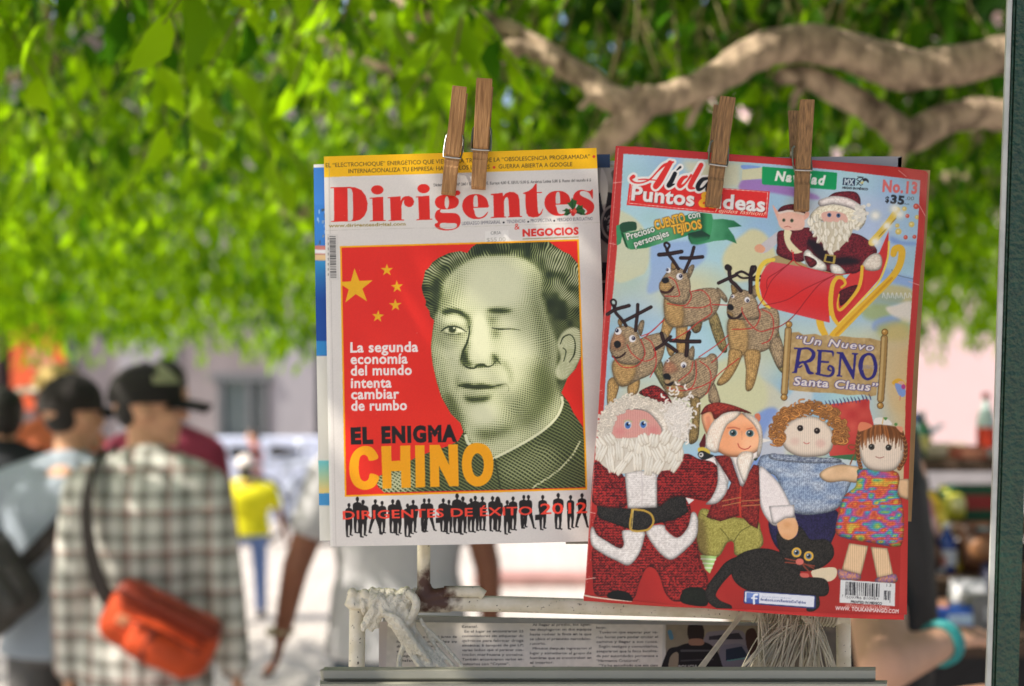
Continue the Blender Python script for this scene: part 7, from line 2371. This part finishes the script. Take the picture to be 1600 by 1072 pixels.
def bag(label, owner, ctr, dim, rot, col, col2, strap, name='sling_bag'):
    """soft bag with pocket, zip and strap, on the owner's back; ctr in the owner's local space"""
    M = Matrix.Translation(owner.location) @ Matrix.Rotation(owner.rotation_euler.z, 4, 'Z')
    t = thing(name, label, 'bag', M @ Vector(ctr), owner.rotation_euler.z)
    R = Matrix.Rotation(rot, 3, 'Y')
    m = mat('bag nylon', s2l(col), .55, .12, 14, bump=.5, bscale=22)
    m2 = mat('bag dark nylon', s2l(col2), .6, .12, 14, bump=.4, bscale=22)
    b = MB()
    w, d, h = dim
    b.box((0, 0, 0), (w, d, h * .9), R, .05)
    b.ell(R @ Vector((0, -d * .12, -h * .06)), (w * .46, d * .5, h * .44), R, 20, 10)
    b.solid('bag_body', m, t, .008, 9)
    pk = MB()
    pk.box(R @ Vector((w * .10, -d * .52, -h * .14)), (w * .62, d * .4, h * .52), R, .02)
    pk.ell(R @ Vector((w * .10, -d * .6, -h * .16)), (w * .29, d * .24, h * .24), R, 20, 10)
    po = pk.solid('pocket', m, t, .007, 4)
    sm_ = MB()
    sm_.tube([R @ Vector((w * (.10 + fx * .62), -d * .74, h * .10 - .012 * abs(fx))) for fx in np.linspace(-.5, .5, 9)], .005, 6)
    sm_.build('pocket_zip', m2, po, True)
    ST = MB()
    ST.box(R @ Vector((-w * .02, -d * .76, -h * .14)), (.016, .012, h * .5), R, .003)
    ST.build('buckle_strap', m2, t)
    z = MB()
    z.tube([R @ Vector((fx * w, -d * .5 - .002, h * .22 - .02 * abs(fx))) for fx in np.linspace(-.4, .4, 9)], .0045, 6)
    z.build('zip', m2, t, True)
    fl = MB()
    fl.box(R @ Vector((0, -d * .06, h * .34)), (w * .95, d * 1.05, h * .24), R, .03)
    fl.solid('flap', m2, t, .009, 4)
    lb = MB().box(R @ Vector((-w * .3, -d * .52, -h * .02)), (.035, .008, .028), R, .003).build('patch', mat('pale patch', s2l((222, 150, 110)), .6), t)
    sp = MB()
    Mi = Matrix.Translation(-Vector(ctr))
    ribbon(sp, [Mi @ Vector(q) for q in strap], .052, .005, lambda q: (Vector(q) + Vector(ctr) - Vector((0, 0, q[2] + ctr[2]))).normalized())
    sp.build('strap', mat('strap webbing', s2l((52, 46, 44)), .8, .2, 60), t, True)
    return t


def people():
    P1, s1, a1 = person('man in grey and white plaid shirt and black cap seen from behind', 231, 4.2, 1.69, math.radians(4), SKIN, {'L': ((-.13, -.02, -1), (-.05, .12, -1)), 'R': ((.17, -.02, -1), (.14, .04, -1)), 'hem': .72, 'stride': .12}, plaid(), cloth('khaki trousers', (120, 104, 70)), 'long', ((40, 37, 36), (24, 22, 22), math.radians(-2), (168, 168, 130)), head_yaw=math.radians(-80), build=1.0, hair='crop')
    bag('orange waist bag slung across the plaid shirt at hip height', P1, (.075, -.205, .965), (.33, .13, .20), math.radians(27), (206, 74, 26), (128, 44, 22),
        [(-.12, .0, 1.445), (-.135, -.075, 1.42), (-.14, -.14, 1.34), (-.135, -.155, 1.24), (-.115, -.165, 1.14), (-.085, -.18, 1.07), (-.05, -.19, 1.04)])
    P2, s2, _ = person('man in a pale blue grey shirt and dark cap, left of the plaid shirt man', 112, 4.45, 1.66, math.radians(-6), SKIN, {'L': ((-.34, .02, -1), (-.2, .25, -1)), 'R': ((.14, .06, -1), (.0, .3, -1)), 'hem': .86}, cloth('pale blue shirt', (158, 168, 180)), cloth('grey trousers', (94, 92, 92)), 'short', ((48, 43, 42), (30, 28, 28), math.radians(0), None), head_yaw=math.radians(-28), build=1.18, hair='crop')
    bag('black grey shoulder bag hanging on the back of the pale blue shirt', P2, (-.17, -.245, 1.04), (.30, .15, .30), math.radians(-34), (70, 68, 66), (40, 40, 42),
        [(.14, .0, 1.44), (.15, -.08, 1.42), (.13, -.15, 1.35), (.06, -.17, 1.25), (-.02, -.18, 1.16), (-.07, -.2, 1.11)], 'shoulder_bag')
    person('bareheaded person in a black top at the left end of the crowd', 6, 6.0, 1.61, math.radians(8), SKIN, {}, cloth('black top', (40, 42, 48)), cloth('blue jeans', (70, 80, 104)), 'short', None, head_yaw=math.radians(20))
    person('man in a tan cap with a white bill turned to the left', 84, 6.6, 1.70, math.radians(10), SKIN2, {}, cloth('orange shirt', (222, 120, 84)), cloth('grey trousers', (110, 108, 108)), 'short', ((206, 176, 112), (238, 232, 220), math.radians(5), None), head_yaw=math.radians(70), hair='crop')
    person('person in a crimson shirt behind the plaid shirt man', 258, 5.5, 1.72, math.radians(-5), SKIN, {'R': ((.16, .05, -1), (.10, .1, -1))}, cloth('crimson shirt', (158, 58, 84)), cloth('dark trousers', (60, 60, 70)), 'long', None)
    person('small child in a bright yellow shirt and white cap walking away', 384, 9.6, 1.1, math.radians(6), SKIN2, {'stride': .2, 'L': ((-.35, 0, -1), (-.2, .2, -1)), 'R': ((.35, 0, -1), (.25, .25, -1))}, cloth('yellow shirt', (232, 222, 30)), cloth('blue jeans', (98, 122, 176)), 'short', ((236, 226, 220), None, 0, None), build=1.5, fine=.009)
    P7, s7, a7 = person('man in a grey T-shirt behind the business magazine, his arm hanging free', 622, 4.3, 1.74, math.radians(3), SKIN2, {'L': ((-.36, -.1, -1), (-.24, .5, -1)), 'R': ((.24, .04, -1), (.06, .15, -1)), 'hem': .84, 'stride': .08}, cloth('grey tee', (190, 188, 190)), cloth('slate jeans', (84, 96, 106)), 'short', None, build=1.12)
    sg, sh, el, wr, fd = a7[0]
    w = MB().tube([wr - fd * .015 + Vector((math.cos(a) * .031, math.sin(a) * .031, 0)) for a in np.linspace(0, 6.2832, 20)], .007, 8)
    w.cap_sule(wr - fd * .015 + Vector((-.03, -.012, 0)), wr - fd * .015 + Vector((-.036, -.014, 0)), .016, .014)
    w.build('wristwatch', mat('watch steel', s2l((190, 180, 150)), .3, metal=.8), P7, True)
    person('child in a salmon top standing near the shop window', 398, 14.5, 1.08, math.radians(95), SKIN, {}, cloth('salmon top', (178, 112, 104)), cloth('rose trousers', (156, 110, 116)), 'short', None, fine=.01)
    P8, s8, a8 = person('woman in black with long dark hair at the market stall', 1306, 2.5, 1.645, math.radians(-78), SKIN3, {'R': ((.243, -.111, -.037), (-.147, .176, .0)), 'lean': .065, 'L': ((-.1, .2, -1), (.1, 1, .1))}, cloth('black dress top', (22, 21, 24)), cloth('black trousers', (24, 23, 26)), 'none', None, long_hair=True, fine=.006, head_yaw=math.radians(48))
    sg, sh, el, wr, fd = a8[1]
    w = MB()
    u = fd.orthogonal().normalized(); v_ = fd.cross(u)
    for k in (-1, 1):
        w.tube([wr - fd * (.02 + .008 * k) + (u * math.cos(a) + v_ * math.sin(a)) * .030 for a in np.linspace(0, 6.2832, 24)], .006, 8)
    w.build('bracelet', mat('turquoise band', s2l((44, 140, 140)), .5), P8, True)


def stall():
    Y = 3.3
    st = thing('market_stall', 'stepped market stall table crowded with small goods', 'stall', (1.12, Y, 0))
    off = st.location
    wood = mat('stall boards', s2l((92, 72, 58)), .8, .2, 12, stretch=(1, 6, 6))
    Z = lambda py, Yq: CAM_Z + (575 - py) / F_PX * Yq
    lv = [(2.75, Z(1000, 2.75)), (3.05, Z(905, 3.05)), (3.35, Z(820, 3.35)), (3.65, Z(718, 3.65))]
    steps = []
    for yq, z in lv:
        MB().box((1.35, yq + .14, z - .015), (1.25, .30, .03), bev=.004).moved(off).build('shelf', wood, st)
    for x in (.74, 1.96):
        for yq, z in ((2.65, lv[0][1]), (3.9, lv[3][1])):
            MB().box((x, yq, z / 2 - .02), (.05, .05, z - .03), bev=.004).moved(off).build('leg', wood, st)
    MB().box((1.35, 3.97, .62), (1.25, .03, 1.2)).moved(off).build('back_board', mat('stall cloth', s2l((52, 50, 52)), .9, .2, 10), st)
    g = 'goods on the market stall'
    rs = random.Random(5)

    def base(px, k, dy=0.0):
        yq, z = lv[k]
        yq += .12 + dy
        return Vector(((px - 800) / F_PX * yq, yq, z))

    def bottle(label, px, k, h, r, col, cap, lab):
        o = base(px, k)
        t = thing('bottle', label, 'bottle', o, 0, g)
        MB().lathe((0, 0, 0), [(r * .9, 0), (r, .01), (r, h * .55), (r * .8, h * .68), (r * .36, h * .8), (r * .34, h * .93), (.001, h * .93)]).build('bottle_body', mat('bottle', s2l(col), .15, spec=.7), t, True)
        MB().lathe((0, 0, h * .90), [(r * .42, 0), (r * .42, h * .09), (.001, h * .1)]).build('cap', mat('bottle cap', s2l(cap), .4), t, True)
        MB().lathe((0, 0, h * .14), [(r * 1.02, 0), (r * 1.02, h * .32)]).build('paper_label', mat('bottle label', s2l(lab), .6), t, True)

    def carton(label, px, k, d, col, col2, rz=0., tilt=0., dy=0., cat='box'):
        o = base(px, k, dy)
        t = thing('carton', label, cat, o, rz, g)
        R = Matrix.Rotation(tilt, 3, 'X')
        MB().box(R @ Vector((0, 0, d[2] / 2)) + Vector((0, 0, .0)), d, R, .004).build('carton_body', mat('printed card', s2l(col), .5, .12, 18), t)
        MB().box(R @ Vector((d[0] * .05, -d[1] / 2 - .001, d[2] * .52)), (d[0] * .62, .003, d[2] * .4), R).build('front_print', mat('card print', s2l(col2), .5, .1, 30), t)

    def pouch(label, px, k, w, h, col, col2, rz=0., dy=0.):
        o = base(px, k, dy)
        t = thing('pouch', label, 'bag', o, rz, g)
        b = MB()
        b.loft([[Vector((w / 2 * sx * math.copysign(abs(math.cos(q)) ** .6, math.cos(q)), dq * math.sin(q), z)) for q in np.linspace(0, 6.2832, 20, endpoint=False)] for z, sx, dq in ((0, .8, .03), (h * .12, 1, .045), (h * .5, 1.02, .05), (h * .8, .98, .03), (h * .93, .96, .006), (h, 1.0, .004))])
        b.build('pouch_body', mat('foil', s2l(col), .35, .2, 25, bump=.5, bscale=30), t, True)
        MB().ell((0, -.046, h * .5), (w * .32, .008, h * .22)).build('print_patch', mat('foil print', s2l(col2), .4), t, True)

    bottle('clear bottle with a red label on the top shelf of the stall', 1540, 3, .17, .024, (190, 214, 210), (150, 60, 56), (214, 66, 40))
    bottle('brown bottle with a cream label near the woman in black', 1432, 2, .16, .03, (84, 50, 34), (40, 36, 34), (210, 196, 160))
    bottle('small blue bottle among the goods on the second shelf', 1478, 1, .11, .022, (40, 66, 140), (220, 220, 220), (226, 226, 230))
    bottle('green bottle with a white cap on the third shelf', 1440, 3, .12, .024, (60, 110, 76), (226, 226, 220), (216, 206, 120))
    carton('dark green box with a red label standing on the third shelf', 1516, 2, (.125, .05, .085), (26, 82, 54), (156, 44, 40), .1)
    carton('green box behind the raffia coloured packet on the third shelf', 1462, 2, (.06, .05, .07), (30, 92, 60), (196, 190, 60), -.2)
    carton('long yellow packet leaning across the second shelf', 1494, 1, (.035, .03, .19), (216, 180, 44), (240, 214, 90), .5, -.5)
    carton('pink packet leaning beside the long yellow one', 1470, 1, (.03, .03, .17), (206, 130, 140), (236, 186, 180), .4, -.4)
    carton('bright blue and white box on the lowest shelf', 1490, 0, (.12, .07, .05), (44, 96, 186), (190, 214, 236), .15)
    carton('pale cream box lying at the end of the top shelf', 1476, 3, (.11, .06, .035), (214, 200, 170), (236, 226, 206), .0)
    carton('brick red box under the clear bottle on the top shelf', 1512, 3, (.09, .06, .032), (176, 92, 70), (214, 150, 120), -.1, 0, -.07)
    carton('small white box beside the blue bottle', 1454, 1, (.05, .05, .05), (222, 220, 214), (216, 130, 110), .3)
    carton('teal box at the right end of the second shelf', 1548, 1, (.07, .05, .10), (26, 84, 92), (70, 140, 150), -.2)
    carton('orange white box on the lowest shelf near the bracelet', 1452, 0, (.07, .06, .06), (222, 160, 130), (240, 226, 214), -.3)
    carton('grey printed box on the lowest shelf by the green post', 1540, 0, (.09, .06, .07), (130, 128, 126), (200, 200, 198), .2)
    pouch('brown crisp bag on the second shelf by the green post', 1528, 1, .085, .11, (86, 56, 40), (150, 104, 70), -.2)
    pouch('dark brown bag slumped on the second shelf', 1436, 1, .08, .09, (70, 44, 34), (120, 84, 60), .3)
    pouch('yellow green bag on the third shelf beside the green box', 1484, 2, .06, .085, (190, 186, 60), (230, 226, 160), .1)
    pouch('silver bag on the lowest shelf behind the woman\'s hand', 1512, 0, .08, .09, (186, 186, 190), (90, 100, 130), -.1, .08)
    pouch('navy bag hanging over the lowest shelf edge', 1556, 0, .07, .12, (34, 34, 66), (70, 70, 110), .1, .1)
    # wooden toy bird on the top shelf
    o = base(1428, 3)
    t = thing('toy_bird', 'pale toy bird with a blue head perched at the left end of the top shelf', 'toy', o, 0, g)
    b = MB()
    b.ell((0, 0, .055), (.022, .02, .032)).cap_sule((0, 0, .075), (.0, -.004, .098), .013, .012).cap_sule((.02, 0, .05), (.075, 0, .085), .012, .005).cap_sule((-.006, 0, .0), (-.004, 0, .03), .004, .004, 8).cap_sule((.008, 0, .0), (.006, 0, .03), .004, .004, 8)
    b.solid('bird_body', mat('pale blue paint', s2l((168, 190, 200)), .5), t, .003, 3)
    MB().ell((0, -.004, .104), (.017, .016, .013)).build('head', mat('dark blue paint', s2l((44, 66, 120)), .5), t, True)
    MB().lathe((-.016, -.006, .104), [(.005, 0), (.0005, .014)], 8, Matrix.Rotation(-math.pi / 2, 3, 'Y')).build('beak', mat('horn', s2l((196, 150, 70)), .5), t, True)


def bicycles():
    rub, fr = mat('tyre rubber', s2l((30, 30, 32)), .8), mat('silver frame', s2l((176, 184, 196)), .3, metal=.6)
    for px, lab, rz in ((420, 'parked silver bicycle with black tyres nearer the yellow child', .2), (480, 'parked silver bicycle with black tyres nearer the grey T-shirt man', -.15)):
        Y = 13.6
        t = thing('bicycle', lab, 'bicycle', ((px - 800) / F_PX * Y, Y, 0), rz, 'bicycles parked by the low wall')
        for x in (-.5, .5):
            w = MB().tube([(x + .32 * math.cos(a), 0, .335 + .32 * math.sin(a)) for a in np.linspace(0, 6.2832, 36)], .02, 8).build('wheel', rub, t, True)
            r = MB()
            for k in range(10):
                a = k * .628
                r.tube([(x, 0, .335), (x + .31 * math.cos(a), 0, .335 + .31 * math.sin(a))], .003, 4)
            r.cap_sule((x, -.04, .335), (x, .04, .335), .02, .02)
            r.build('spokes', fr, w, True)
        f = MB()
        for a, b in (((-.5, 0, .335), (-.08, 0, .3)), ((-.5, 0, .335), (-.18, 0, .78)), ((-.08, 0, .3), (-.2, 0, .86)), ((-.08, 0, .3), (.36, 0, .72)), ((-.18, 0, .78), (.34, 0, .82)), ((.5, 0, .335), (.32, 0, .92))):
            f.tube([a, b], .018, 8)
        f.build('frame', fr, t, True)
        MB().cap_sule((-.32, 0, .9), (-.1, 0, .9), .06, .03).build('saddle', rub, t, True)
        MB().tube([(.28, -.28, .98), (.34, -.2, .96), (.33, 0, .94), (.34, .2, .96), (.28, .28, .98)], .014, 8, smooth=4).build('handlebar', fr, t, True)


people()
stall()
bicycles()
